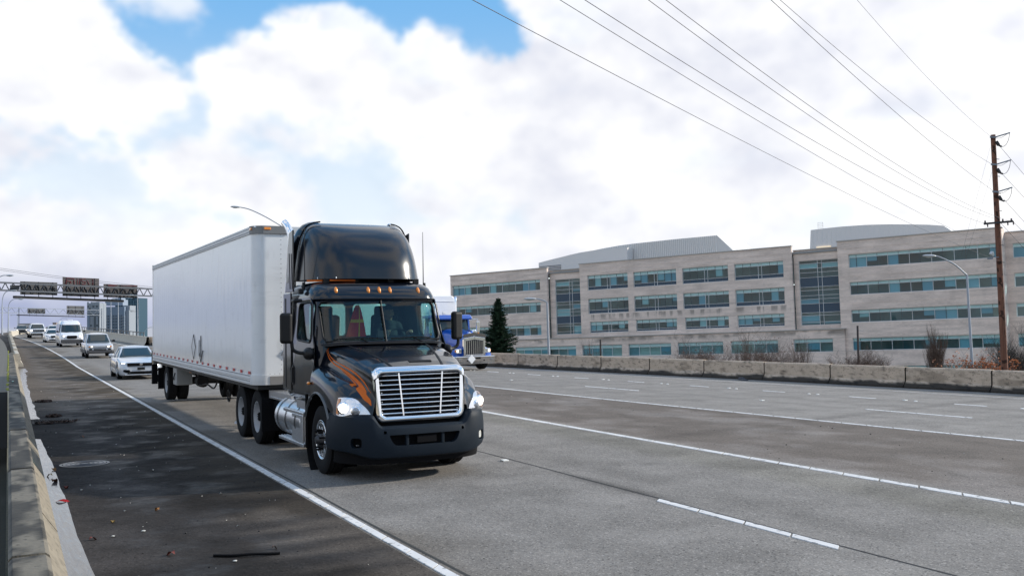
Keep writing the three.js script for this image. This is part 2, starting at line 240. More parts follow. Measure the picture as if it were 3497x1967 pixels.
{
  const line = struct('edge_line'), r = rng(31);
  for (let s = -4; s < 60; s += 0.68) part('line_slab', slab(3.5 + (r() - 0.5) * 0.008, -s, 3.5, -s - 0.655, 0.105 + (r() - 0.5) * 0.012), paintMat, line);
  part('line_strip', grid(1, 90, (u, v) => { const p = road(lerp(60, 230, v), lerp(3.44, 3.56, u)); p[1] += 0.008; return p; }, (u, v) => [u * 0.1, v * 160]), paintMat, line);
  const l1 = struct('edge_line');
  for (let s = -6; s < 52; s += 0.64) part('line_slab', slab(10.55 + 0.012 * max(0, 14 - s) + (r() - 0.5) * 0.008, -s, 10.55 + 0.012 * max(0, 14 - s - 0.6), -s - 0.612, 0.155 + (r() - 0.5) * 0.012), paintMat, l1);
  part('line_strip', grid(1, 60, (u, v) => { const p = road(lerp(52, 230, v), lerp(10.47, 10.62, u)); p[1] += 0.008; return p; }), paintMat, l1);
  const l2 = struct('edge_line');
  for (let s = -4; s < 75; s += 0.66) part('line_slab', slab(polyAt(LINE2, -s), -s, polyAt(LINE2, -s - 0.63), -s - 0.63, 0.115 + (r() - 0.5) * 0.012), paintMat, l2);
  const l3 = struct('edge_line');
  part('line_strip', grid(1, 80, (u, v) => { const z = lerp(4, -84, v), x = polyAt(EDGE3, z) + lerp(-0.06, 0.06, u); return [x, surf(x, z) + 0.006, z]; }, (u, v) => [u * 0.1, v * 60]), paintMat, l3);
  const d1 = struct('lane_line');
  for (const a of [-5, 6.85, 19, 31.2, 43.4, 55.6, 67.8, 80, 92]) for (const [p, q] of [[0, 0.62], [0.65, 1.33], [1.36, 2.12], [2.15, 2.93]]) { const A = road(a + p, 7.18), B = road(a + q, 7.18); part('line_slab', slab(A[0], A[2], B[0], B[2], 0.12, 0.007, 0.05), paintMat, d1); }
  const d2 = struct('lane_line');
  for (const a of [4.2, 15.45, 27.5, 39.6, 51.7]) for (let k = 0; k < 4; k++) part('line_slab', slab(polyAt(DASH2, -a - k * 0.75), -a - k * 0.75, polyAt(DASH2, -a - k * 0.75 - 0.73), -a - k * 0.75 - 0.73, 0.12), paintMat, d2);
  const d3 = struct('lane_line');
  for (let k = 0; k < 15; k++) { const a = 7.2 + k * 3.55; part('line_dash', slab(polyAt(DASH3, -a), -a, polyAt(DASH3, -a - 0.98), -a - 0.98, 0.12), paintMat, d3); }
  // raised ceramic markers
  const mk = struct('raised_pavement_markers'); mk.name = 'raised_markers';
  const dotG = new THREE.SphereGeometry(0.055, 12, 6, 0, 2 * PI, 0, PI / 2).scale(1, 0.4, 1), dotM = mat([0.78, 0.77, 0.72], 0.35), sqG = rbx(0.11, 0.03, 0.11, 0.012);
  const put = (x, z, sq) => { const o = part('marker', sq ? sqG : dotG, dotM, mk); o.position.set(x, surf(x, z) + (sq ? 0.012 : 0), z); };
  for (const s of [13.8, 25.3, 37.5]) put(7.1, -s, true);
  for (let k = 0; k < 15; k++) { const a = 7.2 + k * 3.55 + 2.2; put(polyAt(DASH3, -a), -a, false); put(polyAt(DASH3, -a - 0.35), -a - 0.35, k % 2); }
  for (const a of [22.0, 35.4]) put(polyAt(DASH2, -a), -a, true);
  // joint between the concrete lanes
  part('joint', grid(1, 60, (u, v) => { const p = road(lerp(-6, 60, v), 7.262 + lerp(-0.012, 0.012, u) + 0.006 * sin(v * 90)); p[1] += 0.0035; return p; }), mat([0.02, 0.02, 0.022], 0.9), struct('road_joint'));
  part('joint', grid(1, 60, (u, v) => { const p = road(lerp(-6, 60, v), 3.62 + lerp(-0.016, 0.016, u) + 0.008 * sin(v * 70)); p[1] += 0.0035; return p; }), mat([0.03, 0.03, 0.028], 0.9), struct('road_joint'));
}
// water standing in the gutter
{
  const edge = (s) => 0.70 + 0.05 * (fbm(s * 0.35, 4, 3, 8) - 0.5) * 2 - 0.008 * max(0, s - 9) + (s > 21.8 && s < 25.4 ? -0.25 : 0);
  const sheet = (s0, s1, n, f) => grid(10, n, (u, v) => { const s = lerp(s0, s1, v); return [lerp(0.42, max(0.46, f(s)), u), 0.0045, -s]; });
  const wet = mat([0.055, 0.058, 0.065], 0.13, 0, { bumpMap: dataTex(256, 256, (x, y) => tfbm(x / 256, y / 256, 6, 4, 15), false, [1, 14]), bumpScale: 0.009, ior: 1.5 });
  structMesh('gutter_water', sheet(-4, 24.6, 150, (s) => edge(s) + 0.02 * (fbm(s * 2.1, 1, 3, 3) - 0.5)), wet);
  structMesh('gutter_water', sheet(26.6, 62, 120, (s) => 0.66 + 0.10 * (fbm(s * 0.9, 9, 4, 2) - 0.5) + 0.25 * sstep(44, 52, s) * fbm(s * 0.5, 3, 3, 6)), wet);
}
// ---------------------------------------------------------------- concrete barriers
const concTex = (seed, base, dirt) => dataTex(512, 512, (x, y) => {
  const u = x / 512, v = y / 512, n = tfbm(u, v, 4, 6, seed), f = tfbm(u, v, 64, 3, seed + 9), s = tfbm(u, v, 14, 4, seed + 3), pit = sstep(0.70, 0.76, tfbm(u, v, 40, 3, seed + 6));
  const d = sstep(0.56, 0.74, s) * dirt, b = (0.86 + 0.22 * (n - 0.5) + 0.14 * (f - 0.5)) * (1 - 0.5 * d) * (1 - 0.45 * pit);
  return [base[0] * b, base[1] * b, base[2] * b];
});
const barrierTex = concTex(101, [0.66, 0.60, 0.50], 0.35), barrierMat = mat([0.86, 0.86, 0.86], 0.85, 0, { map: barrierTex, vertexColors: true, bumpMap: aggBump, bumpScale: 0.003 });
const PROFILE = (hw, base) => [[-base, 0], [-base, 0.08], [-base + 0.17, 0.28], [-hw - 0.02, 0.76], [-hw + 0.012, 0.81], [hw - 0.012, 0.81], [hw + 0.02, 0.76], [base - 0.17, 0.28], [base, 0.08], [base, 0]];
function jersey(L, prof, colour, nl = 12) {   // along -z from 0 to -L, grid along the length so that stains can follow the concrete
  const P = []; for (let i = 0; i < prof.length - 1; i++) { const n = max(1, Math.round(hypot(prof[i + 1][0] - prof[i][0], prof[i + 1][1] - prof[i][1]) / 0.06)); for (let k = 0; k < n; k++) P.push([lerp(prof[i][0], prof[i + 1][0], k / n), lerp(prof[i][1], prof[i + 1][1], k / n)]); } P.push(prof[prof.length - 1]);
  let acc = 0; const arc = P.map((p, i) => (i ? (acc += hypot(p[0] - P[i - 1][0], p[1] - P[i - 1][1])) : 0));
  const e = 0.012, g = grid(P.length - 1, nl, (u, v) => { const p = P[Math.round(u * (P.length - 1))], c = v < 0.001 || v > 0.999 ? 0.985 : 1; return [p[0] * c, p[1] * (p[1] > 0.7 ? lerp(1, c, 0.6) : 1), -lerp(e, L - e, v)]; }, (u, v) => [arc[Math.round(u * (P.length - 1))] / 2, v * L / 2]);
  const cap = (z, flip) => { const s = new THREE.ShapeGeometry(shapeOf(prof)); s.translate(0, 0, z); if (flip) s.scale(1, 1, 1); return s; };
  return colorize(join([toCreasedNormals(g, 0.35), cap(-e, false), cap(-L + e, true)]), colour);
}
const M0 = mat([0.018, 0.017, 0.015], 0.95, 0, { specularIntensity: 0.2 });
const tint = (c, k) => c.map((x) => x * k);
const WHITE = [1, 1, 1];
{ // left parapet: weathered black-and-cream top, cream face towards the lanes
  const L = 4.3, n = 34;
  const prof = [[0.0, -0.9], [0.0, 0.785], [0.025, 0.81], [0.215, 0.81], [0.24, 0.79], [0.31, 0.34], [0.46, 0.12], [0.46, 0]];
  for (let k = 0; k < 15; k++) {
    const s0 = -1.68 + k * L, seed = k * 7;
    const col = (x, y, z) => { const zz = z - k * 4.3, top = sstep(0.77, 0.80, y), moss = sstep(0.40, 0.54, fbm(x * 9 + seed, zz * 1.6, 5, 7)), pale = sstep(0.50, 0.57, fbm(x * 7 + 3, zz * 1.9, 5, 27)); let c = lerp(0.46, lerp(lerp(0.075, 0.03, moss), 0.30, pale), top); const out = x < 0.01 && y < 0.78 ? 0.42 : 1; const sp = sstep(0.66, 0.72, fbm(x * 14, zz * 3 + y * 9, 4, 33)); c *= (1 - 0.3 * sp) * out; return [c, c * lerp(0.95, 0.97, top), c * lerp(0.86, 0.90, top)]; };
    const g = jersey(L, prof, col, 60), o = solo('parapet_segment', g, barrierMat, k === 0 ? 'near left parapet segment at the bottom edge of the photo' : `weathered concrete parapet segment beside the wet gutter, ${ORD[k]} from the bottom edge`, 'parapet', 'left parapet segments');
    const p = road(s0, 0), th = headingAt(s0); o.position.set(p[0] + (s0 > 60 ? 0.012 * (s0 - 60) : 0), p[1], p[2]); o.rotation.y = th * 1; if (s0 > 56) { o.rotation.y -= 0.012; o.rotation.x = 0.0125; }
  }
  // the far end bends right again where the road does
  const far = [[0.31, 0.0, -62.5], [0.15, 0.5, -100], [-0.02, 0.88, -130], [0.1, 1.1, -150], [3.1, 1.55, -200], [9.0, 1.8, -245]];
  for (let k = 3; k < 4; k++) { const a = far[k], b = far[k + 1], Lf = hypot(b[0] - a[0], b[2] - a[2]); const o = solo('parapet_segment', jersey(Lf, PROFILE(0.1, 0.3), () => WHITE, 4), barrierMat, k === 3 ? 'distant cream parapet stretch where the road bends away' : 'farthest parapet stretch behind the white pickup', 'parapet', 'left parapet segments'); o.position.set(a[0], a[1], a[2]); o.rotation.y = -atan2(b[0] - a[0], a[2] - b[2]); }
  for (let k = 0; k < 3; k++) { const a = far[k], b = far[k + 1], n = 4; for (let i = 0; i < n; i++) { if (k === 0 && i === 0) { } const A = [0, 1, 2].map((j) => lerp(a[j], b[j], i / n)), B = [0, 1, 2].map((j) => lerp(a[j], b[j], (i + 1) / n)), Lf = hypot(B[0] - A[0], B[2] - A[2]); const o = solo('parapet_segment', jersey(Lf, prof, () => [0.9, 0.9, 0.9], 6), barrierMat, `far left parapet segment, ${ORD[k * 4 + i]} after the mossy stretch`, 'parapet', 'left parapet segments'); o.position.set(A[0], A[1], A[2]); o.rotation.y = -atan2(B[0] - A[0], A[2] - B[2]); } }
}
{ // right barrier, precast lengths with open joints
  const pts = []; let s = 0; const step = 3.28;
  // walk along BARR from near to far
  let x = BARR[0][0], z = BARR[0][1], i = 0; const walk = (d) => { while (d > 0 && i < BARR.length - 1) { const [bx2, bz2] = BARR[i + 1], l = hypot(bx2 - x, bz2 - z); if (l > d) { x += (bx2 - x) * d / l; z += (bz2 - z) * d / l; return true; } x = bx2; z = bz2; d -= l; i++; } return false; };
  walk(1.25); pts.push([x, z]); while (walk(step)) pts.push([x, z]);
  const r = rng(77);
  for (let k = 0; k < pts.length - 1; k++) {
    const [ax, az] = pts[k], [cx, cz] = pts[k + 1], L = hypot(cx - ax, cz - az) - 0.03, seed = k * 13.7;
    const col = (px, y, pz) => { // black road film along the foot with a ragged upper edge, stains below the top
      const e = 0.17 + 0.24 * (fbm(pz * 1.3 + seed, 2, 4, 3) - 0.38) + 0.06 * (fbm(pz * 7 + seed, y * 6, 3, 5) - 0.5), film = sstep(e + 0.05, e - 0.03, y) * (px < 0.05 ? 1 : 0.4);
      const soot = sstep(0.62, 0.7, fbm(pz * 1.1 + seed, y * 2.6, 4, 11)) * sstep(0.75, 0.6, y), top = sstep(0.60, 0.70, fbm(pz * 2.2 + seed, y * 9, 4, 21)) * sstep(0.58, 0.76, y), spot = sstep(0.735, 0.76, fbm(pz * 9 + seed, y * 9, 3, 19));
      let c = 0.98 * (1 - 0.93 * film) * (1 - 0.35 * soot) * (1 - 0.4 * top) * (1 - 0.6 * spot); return [c * 1.10, c * (0.955 - 0.01 * soot), c * (0.87 - 0.03 * soot)]; };
    const o = solo('barrier_segment', jersey(L, PROFILE(0.10, 0.3), col, 26), barrierMat, 'barrier', 'barrier', 'right barrier segments');
    part('joint_shade', [extr(PROFILE(0.10, 0.3).map(([x, y]) => [x * 0.965, y * 0.985]), 0.05).translate(0, 0, -L - 0.04)], M0, o);  // black slab standing in for the shade deep inside the open joint
    o.position.set(ax, surf(ax, az), az); o.rotation.y = -atan2(cx - ax, az - cz); const vis = k - 5;
    o.userData.label = vis < 0 ? `cream concrete barrier segment past the right edge of the photo, ${ORD[-vis - 1]} beyond it` : vis < 20 ? `stained cream concrete barrier segment on the far side, ${ORD[vis]} from the right edge` : `far cream concrete barrier segment behind the trucks, ${ORD[vis - 20]} after the twentieth`;
  }
  // far stretch with a railing on top
  const fb = solo('far_barrier', grid(8, 60, (u, v) => { const q = [[0, 0], [0.02, 0.1], [0.16, 0.3], [0.22, 0.8], [0.24, 0.83], [0.42, 0.83], [0.44, 0.8], [0.5, 0.3], [0.6, 0]][Math.round(u * 8)], p = road(lerp(98, 205, v), 12.15 + q[0]); p[1] += q[1]; return p; }, (u, v) => [u, v * 60]), mat([0.86, 0.86, 0.86], 0.85, 0, { map: barrierTex }), 'long distant concrete barrier with low railing behind the queue of cars', 'barrier');
  const rail = []; for (let q = 100; q < 203; q += 2.4) { const p = road(q, 12.4); rail.push(bx(0.07, 0.42, 0.07, p[0], p[1] + 1.02, p[2])); const p2 = road(q + 2.4, 12.4); rail.push(bar([p[0], p[1] + 1.2, p[2]], [p2[0], p2[1] + 1.2, p2[2]], 0.08)); }
  part('railing', rail, mat([0.10, 0.10, 0.10], 0.7), fb);
}
{ // walkway slab beside the parapet farther back, and the drop on the outside
  const slabTex = concTex(301, [0.17, 0.16, 0.135], 0.9);
  const w = struct('walkway'); part('slab', grid(6, 60, (u, v) => { const p = road(lerp(25.3, 150, v), lerp(-2.4, -0.02, u)); return [p[0], p[1] + 0.79 + 0.004, p[2]]; }, (u, v) => [u * 1.2, v * 150]), mat([0.8, 0.8, 0.8], 0.9, 0, { map: slabTex }), w);
  part('slab_edge', [bx(2.38, 1.3, 0.1, -1.21, 0.14, -25.25)], mat([0.05, 0.05, 0.05], 0.9), w);
  const r = rng(9), moss = []; for (let k = 0; k < 260; k++) { const z = -25.6 - r() * 46, q = 0.012 + 0.03 * r(); moss.push(new THREE.IcosahedronGeometry(q, 0).scale(1, 0.5, 2.2).translate(-0.02 + (r() - 0.5) * 0.035, 0.80, z)); }
  const mo = part('moss', moss, mat([0.20, 0.21, 0.03], 0.95), scene); mo.name = numbered('moss'); mo.userData.kind = 'stuff'; tag(mo, 'yellow green moss growing along the walkway joint', 'moss');
  part('bank', grid(12, 60, (u, v) => { const s = lerp(-9, 40, v), x = lerp(-24, -0.03, u ** 0.5); return [x, -0.85 - 0.25 * (fbm(x, s * 0.4, 3, 6)) - 0.10 * abs(x), -s]; }, (u, v) => [u * 4, v * 24]), mat([0.16, 0.17, 0.14], 0.95, 0, { map: grassTex }), scene).name = 'bank';
  scene.getObjectByName('bank').userData.kind = 'structure';
}
// ---------------------------------------------------------------- shared vehicle materials
const M = {
  blackSoft: mat([0.004, 0.006, 0.011], 0.3, 0, { specularIntensity: 0.15, clearcoat: 1, clearcoatRoughness: 0.2 }),
  black: mat([0.004, 0.006, 0.011], 0.3, 0, { specularIntensity: 0.15, clearcoat: 1, clearcoatRoughness: 0.07 }),
  rubber: mat([0.010, 0.010, 0.011], 0.85, 0, { specularIntensity: 0.4 }), trim: mat([0.009, 0.009, 0.010], 0.5, 0, { specularIntensity: 0.6 }), matte: mat([0.006, 0.006, 0.007], 0.9, 0, { specularIntensity: 0.3 }),
  bumper: mat([0.010, 0.016, 0.024], 0.55, 0, { specularIntensity: 0.28 }), chrome: mat([0.90, 0.91, 0.93], 0.07, 1), alu: mat([0.72, 0.73, 0.75], 0.33, 1), brushed: mat([0.80, 0.81, 0.82], 0.22, 1), steelWhite: mat([0.42, 0.43, 0.45], 0.42),
  frame: mat([0.012, 0.012, 0.012], 0.6), amber: mat([0.85, 0.26, 0.01], 0.22, 0, { clearcoat: 1 }), orange: mat([0.62, 0.13, 0.010], 0.5, 0, { specularIntensity: 0.5 }),
  glass: mat([0.62, 0.82, 0.80], 0.0, 0, { transmission: 1, thickness: 0, ior: 1.5 }), lens: mat([0.97, 0.98, 1], 0.02, 0, { transmission: 1, thickness: 0 }),
  lamp: mat([1, 0.95, 0.85], 0.3, 0, { emissive: new THREE.Color(1, 0.93, 0.80), emissiveIntensity: 3.0 }), lampDim: mat([1, 0.95, 0.88], 0.3, 0, { emissive: new THREE.Color(1, 0.88, 0.68), emissiveIntensity: 1.4 }),
  seat: mat([0.035, 0.038, 0.045], 0.85), dash: mat([0.03, 0.032, 0.035], 0.8), redLens: mat([0.5, 0.02, 0.01], 0.25, 0, { clearcoat: 1 }),
};
const tread = dataTex(128, 128, (x, y) => ((x >> 4) + (y >> 4)) & 1 ? ((x & 15) > 3 && (x & 15) < 12 && (y & 15) > 6 && (y & 15) < 9 ? 1 : 0) : ((y & 15) > 3 && (y & 15) < 12 && (x & 15) > 6 && (x & 15) < 9 ? 1 : 0), false);
M.treadPlate = mat([0.70, 0.71, 0.73], 0.34, 1, { bumpMap: tread, bumpScale: 0.004 });
const evaluator = new Evaluator(); evaluator.attributes = ['position', 'normal']; evaluator.useGroups = false;
function csg(a, cuts) { const prep = (g) => { let q = g.clone(); for (const k of Object.keys(q.attributes)) if (k !== 'position' && k !== 'normal') q.deleteAttribute(k); if (!q.index) q = mergeVertices(q, 1e-4); const b = new Brush(q); b.updateMatrixWorld(); return b; }; let r = prep(a); for (const c of cuts) r = evaluator.evaluate(r, prep(c), SUBTRACTION); return r.geometry; }
function tyreGeo(R, w, rimR, n = 48, grooves = 4) {
  const h = w / 2, p = [[rimR - 0.01, -h * 0.82], [rimR + 0.02, -h * 0.95], [lerp(rimR, R, 0.45), -h], [R - 0.045, -h * 0.97], [R - 0.012, -h * 0.86]];
  for (let i = 0; i < grooves; i++) { const a = lerp(-0.72, 0.72, i / (grooves - 1)) * h, q = 0.006; p.push([R, a - q * 2.2], [R, a - q], [R - 0.013, a - q * 0.8], [R - 0.013, a + q * 0.8], [R, a + q], [R, a + q * 2.2]); }
  p.push([R - 0.012, h * 0.86], [R - 0.045, h * 0.97], [lerp(rimR, R, 0.45), h], [rimR + 0.02, h * 0.95], [rimR - 0.01, h * 0.82]);
  return toCreasedNormals(lathe(p, n).rotateZ(-PI / 2), 0.6);
}
const TY = { front: tyreGeo(0.51, 0.28, 0.29), dual: tyreGeo(0.51, 0.27, 0.29) };
const ringN = (n, r, f, ph = 0) => Array.from({ length: n }, (_, i) => f(r * cos(i / n * 2 * PI + ph), r * sin(i / n * 2 * PI + ph), i / n * 2 * PI + ph));
function frontWheel(parent, X, side) {   // side -1: outer face towards -x
  const w = new THREE.Group(); w.name = 'wheel'; w.position.set(X, 0.51, 0); if (side > 0) w.rotation.y = PI; parent.add(w);
  part('tyre', TY.front, M.rubber, w);
  const holes = ringN(10, 0.205, (a, b) => ringN(14, 0.031, (c, d) => [a + c, b + d]));
  const disc = extr(ringN(48, 0.262, (a, b) => [a, b]), 0.03, 0.005, holes); disc.rotateY(-PI / 2); disc.translate(-0.095, 0, 0);
  const lip = lathe([[0.245, 0.02], [0.262, 0.10], [0.285, 0.125], [0.297, 0.128], [0.30, 0.115], [0.292, 0.09], [0.27, -0.12]], 48).rotateZ(PI / 2);
  part('rim', [disc, lip], M.brushed, w);
  part('hub', [toCreasedNormals(lathe([[0, 0.215], [0.05, 0.215], [0.06, 0.2], [0.072, 0.16], [0.10, 0.15], [0.112, 0.13], [0.118, 0.09]], 28).rotateZ(PI / 2), 0.7)], mat([0.06, 0.06, 0.065], 0.45, 0.6), w);
  part('lug_nuts', ringN(10, 0.143, (a, b) => cyl(0.013, 0.017, 0.075, 8, -0.158, a, b, 'x')), M.matte, w).userData.kind = 'stuff';
  part('brake_drum', [cyl(0.235, 0.235, 0.2, 24, 0.03, 0, 0, 'x')], M.matte, w);
  return w;
}
function dualWheel(parent, X, Z, side, m = M.steelWhite) {
  const w = new THREE.Group(); w.name = 'wheel'; w.position.set(X, 0.51, Z); if (side > 0) w.rotation.y = PI; parent.add(w);
  const t1 = part('tyre', TY.dual, M.rubber, w), t2 = part('tyre', TY.dual, M.rubber, w); t2.position.x = 0.33;
  part('rim', [toCreasedNormals(lathe([[0.085, -0.005], [0.10, -0.01], [0.12, -0.05], [0.20, -0.055], [0.245, -0.04], [0.262, 0.0], [0.27, 0.09], [0.285, 0.118], [0.298, 0.12], [0.30, 0.10], [0.28, 0.05]], 40).rotateZ(PI / 2), 0.7), cyl(0.26, 0.26, 0.02, 24, 0.33, 0, 0, 'x')], m, w);
  part('hub', [cyl(0.075, 0.085, 0.11, 20, -0.03, 0, 0, 'x'), ...ringN(8, 0.058, (a, b) => cyl(0.009, 0.009, 0.03, 6, -0.09, a, b, 'x'))], M.matte, w);
  part('lug_nuts', ringN(10, 0.143, (a, b) => cyl(0.014, 0.016, 0.05, 6, 0.03, a, b, 'x')), M.matte, w).userData.kind = 'stuff';
  return w;
}

// ---------------------------------------------------------------- black day-cab tractor; local z forward, origin under the front axle
const tractor = thing('semi_truck', 'glossy black semi truck with orange flame stripes and chrome grille', 'truck', [5.3, 0, -14.2]);
const CABY = [[1.06, 1.06, -0.36], [1.12, 1.10, -0.34], [1.93, 1.11, -0.28], [2.05, 1.10, -0.325], [2.2, 1.087, -0.385], [2.35, 1.075, -0.445], [2.5, 1.06, -0.505], [2.61, 1.05, -0.55], [2.645, 1.062, -0.53], [2.70, 1.06, -0.54], [2.76, 1.045, -0.575], [2.83, 1.02, -0.635], [2.89, 0.98, -0.74], [2.93, 0.92, -0.88], [2.95, 0.80, -1.05]];
function cabAt(y) { let i = 0; while (i < CABY.length - 2 && y > CABY[i + 1][0]) i++; const a = CABY[i], b = CABY[i + 1], t = clamp((y - a[0]) / (b[0] - a[0])); return [lerp(a[1], b[1], t), lerp(a[2], b[2], t)]; }
const CROWN = 0.15;
function cabFront(x, y, off = 0) { let [hw, zf] = cabAt(y); hw -= off; zf -= off; const r = 0.24, ax = abs(x), zc = zf + CROWN * (1 - (x / hw) ** 2); if (ax <= hw - r) return zc; const q = (ax - (hw - r)) / r; return zc - r * (1 - sqrt(max(0, 1 - q * q))); }
function cabLoft(off) {
  const N = 72, rows = CABY.map((c) => c[0]), pts = [];
  const ring = (y) => { let [hw] = cabAt(y); hw -= off; const zr = -2.05 + off, o = []; const nf = 44; for (let i = 0; i <= nf; i++) { const t = i / nf, a = (t - 0.5) * PI, x = hw * sin(a) * 0.9995; o.push([x, y, max(zr + 0.1, cabFront(x, y, off))]); } const [, zf] = cabAt(y), zs = o[nf][2]; const ns = (N - nf - 1 - 9) / 2 | 0; for (let i = 1; i <= 8; i++) o.push([hw, y, lerp(zs, zr + 0.08, i / 8)]); o.push([hw - 0.03, y, zr + 0.02], [hw - 0.08, y, zr], [-hw + 0.08, y, zr], [-hw + 0.03, y, zr + 0.02]); for (let i = 0; i < 8; i++) o.push([-hw, y, lerp(zr + 0.08, zs, i / 8)]); return o; };
  const rings = rows.map((y, k) => ring(k === 0 ? y + off : k === rows.length - 1 ? y : y).map((p) => [p[0], k === 0 ? y + off : k === rows.length - 1 ? y - off : y, p[2]]));
  const n = rings[0].length, p = [], ix = []; rings.forEach((r) => r.forEach((q) => p.push(...q)));
  for (let j = 0; j < rings.length - 1; j++) for (let i = 0; i < n; i++) { const a = j * n + i, b = j * n + (i + 1) % n, c = a + n, d = b + n; ix.push(a, b, d, a, d, c); }
  const c0 = p.length / 3; p.push(0, rows[0] + off, -1.1); const c1 = c0 + 1; p.push(0, rows[rows.length - 1] - off, -1.4);
  for (let i = 0; i < n; i++) { const j = (i + 1) % n; ix.push(c0, j, i); const q = (rings.length - 1) * n; ix.push(c1, q + i, q + j); }
  const g = new THREE.BufferGeometry(); g.setAttribute('position', new THREE.Float32BufferAttribute(p, 3)); g.setIndex(ix); g.computeVertexNormals(); return g;
}
const WS = rrect(-0.975, 1.985, 0.975, 2.605, [0.09, 0.10, 0.10, 0.09], 6);
const SIDEWIN = [[-1.33, 2.10], [-1.30, 2.03], [-1.22, 2.0], [-0.62, 1.97], [-0.545, 1.99], [-0.52, 2.06], [-0.60, 2.50], [-0.64, 2.575], [-0.72, 2.60], [-1.22, 2.60], [-1.30, 2.57], [-1.33, 2.50]];   // [z, y]
const prismZ = (pts, z0, z1) => extr(pts, z1 - z0).translate(0, 0, z0);
const prismX = (pts, x0, x1) => { const g = extr(pts.map(([z, y]) => [-z, y]), x1 - x0); g.rotateY(PI / 2); return g.translate(x0, 0, 0); };   // shape x = -z
const REARWIN = [rrect(-0.72, 2.05, -0.06, 2.60, 0.07), rrect(0.06, 2.05, 0.72, 2.60, 0.07)];
{
  const shell = csg(cabLoft(0), [cabLoft(0.05), prismZ(WS, -0.9, 0.4), prismX(SIDEWIN, -1.3, -0.9), prismX(SIDEWIN, 0.9, 1.3), ...REARWIN.map((r) => prismZ(r, -2.3, -1.9))]);
  part('cab', toCreasedNormals(shell, 0.55), M.black, tractor);
  part('interior_lining', toCreasedNormals(csg(cabLoft(0.054), [cabLoft(0.066), prismZ(WS, -0.9, 0.4), prismX(SIDEWIN, -1.3, -0.9), prismX(SIDEWIN, 0.9, 1.3), ...REARWIN.map((r) => prismZ(r, -2.3, -1.9))]), 0.55), mat([0.10, 0.10, 0.11], 0.9), tractor);
  // windscreen glass: two panes with a centre post
  for (const s of [-1, 1]) part('windscreen', grid(16, 10, (u, v) => { const y = lerp(1.96, 2.63, v), x = s * lerp(0.012, 1.0, u); return [x, y, cabFront(x, y, 0.022)]; }), M.glass, tractor);
  part('windscreen_post', [tube(Array.from({ length: 9 }, (_, i) => { const y = lerp(1.95, 2.62, i / 8); return [0, y, cabFront(0, y) + 0.004]; }), 0.016, 8)], M.trim, tractor);
  const closed = (pts, f, r, n) => new THREE.TubeGeometry(new THREE.CatmullRomCurve3(pts.map(f), true, 'catmullrom', 0.3), n, r, 7, true);
  part('windscreen_seal', [closed(WS, ([x, y]) => V3(x, y, cabFront(x, y) + 0.002), 0.017, 160)], M.trim, tractor);
  for (const s of [-1, 1]) {
    part('side_window', prismX(SIDEWIN.map(([z, y]) => [z, y]), s * 1.035 - 0.003, s * 1.035 + 0.003), M.glass, tractor);
    // door skin: a proud plate with its own window opening
    const d = [[-1.70, 1.16], [-0.42, 1.16], [-0.36, 1.25], [-0.34, 1.9], [-0.47, 2.1], [-0.60, 2.58], [-0.66, 2.65], [-0.74, 2.675], [-1.6, 2.675], [-1.68, 2.65], [-1.70, 2.58]], dense = []; d.forEach((p, i) => { const q = d[(i + 1) % d.length], n = max(1, Math.round(hypot(q[0] - p[0], q[1] - p[1]) / 0.12)); for (let k = 0; k < n; k++) dense.push([lerp(p[0], q[0], k / n), lerp(p[1], q[1], k / n)]); });
    const dg = extr(dense.map(([z, y]) => [-z, y]), 0.02, 0.006, [SIDEWIN.map(([z, y]) => [-(z + 0.925) * 1.05 + 0.925, (y - 2.3) * 1.06 + 2.3])]); dg.rotateY(PI / 2); const pa = dg.attributes.position; for (let i = 0; i < pa.count; i++) { const y = pa.getY(i), hw = cabAt(y)[0], out = pa.getX(i); pa.setX(i, s * (hw - 0.012 + out + 0.022 * exp(-(((y - 1.52) / 0.09) ** 2)))); } if (s < 0) { const ix = []; for (let i = 0; i < pa.count; i += 3) ix.push(i, i + 2, i + 1); dg.setIndex(ix); } dg.computeVertexNormals();
    const door = part('door', dg, M.black, tractor);
    part('window_seal', [closed(SIDEWIN, ([z, y]) => V3(s * (cabAt(y)[0] + 0.008), y, z), 0.016, 100)], M.trim, door);
    part('handle', [rbx(0.022, 0.26, 0.045, 0.01, s * 1.128, 1.42, -1.58), rbx(0.012, 0.32, 0.09, 0.006, s * 1.116, 1.42, -1.58)], M.trim, door);
    part('quarter_bar', [bar([s * 1.052, 1.99, -0.62], [s * 1.02, 2.59, -0.70], 0.03)], M.trim, door);
    // mirrors
    const mi = new THREE.Group(); mi.name = 'mirror'; tractor.add(mi);
    part('housing', [rbx(0.19, 0.475, 0.13, 0.05, (s < 0 ? -1.50 : 1.40), 2.2, -0.52, 0, s * 0.25, 0, 4)], M.trim, mi);
    part('glass', [rbx(0.15, 0.42, 0.004, 0.002, (s < 0 ? -1.49 : 1.39), 2.2, -0.588, 0, s * 0.25)], M.chrome, mi);
    part('arm', [tube([[s * 1.42, 1.98, -0.50], [s * 1.40, 1.87, -0.50], [s * 1.32, 1.82, -0.49], [s * 1.16, 1.81, -0.42]], 0.028, 8)], M.trim, mi);
    part('arm_base', [new THREE.SphereGeometry(1, 20, 14).scale(0.085, 0.10, 0.16).translate(s * 1.17, 1.80, -0.44)], M.trim, mi);
    if (s < 0) part('look_down_mirror', [rbx(0.14, 0.055, 0.36, 0.026, s * 1.21, 2.635, -0.98, 0, s * 0.12, 0, 3)], M.trim, tractor);
    // side extender behind the cab
    const ex = extr([[1.66, 1.16], [2.18, 1.16], [2.12, 2.78], [1.66, 2.78]], 0.03, 0.008); ex.rotateY(PI / 2); part('side_extender', [ex.translate(s * 1.115 - 0.015, 0, 0)], M.black, tractor);
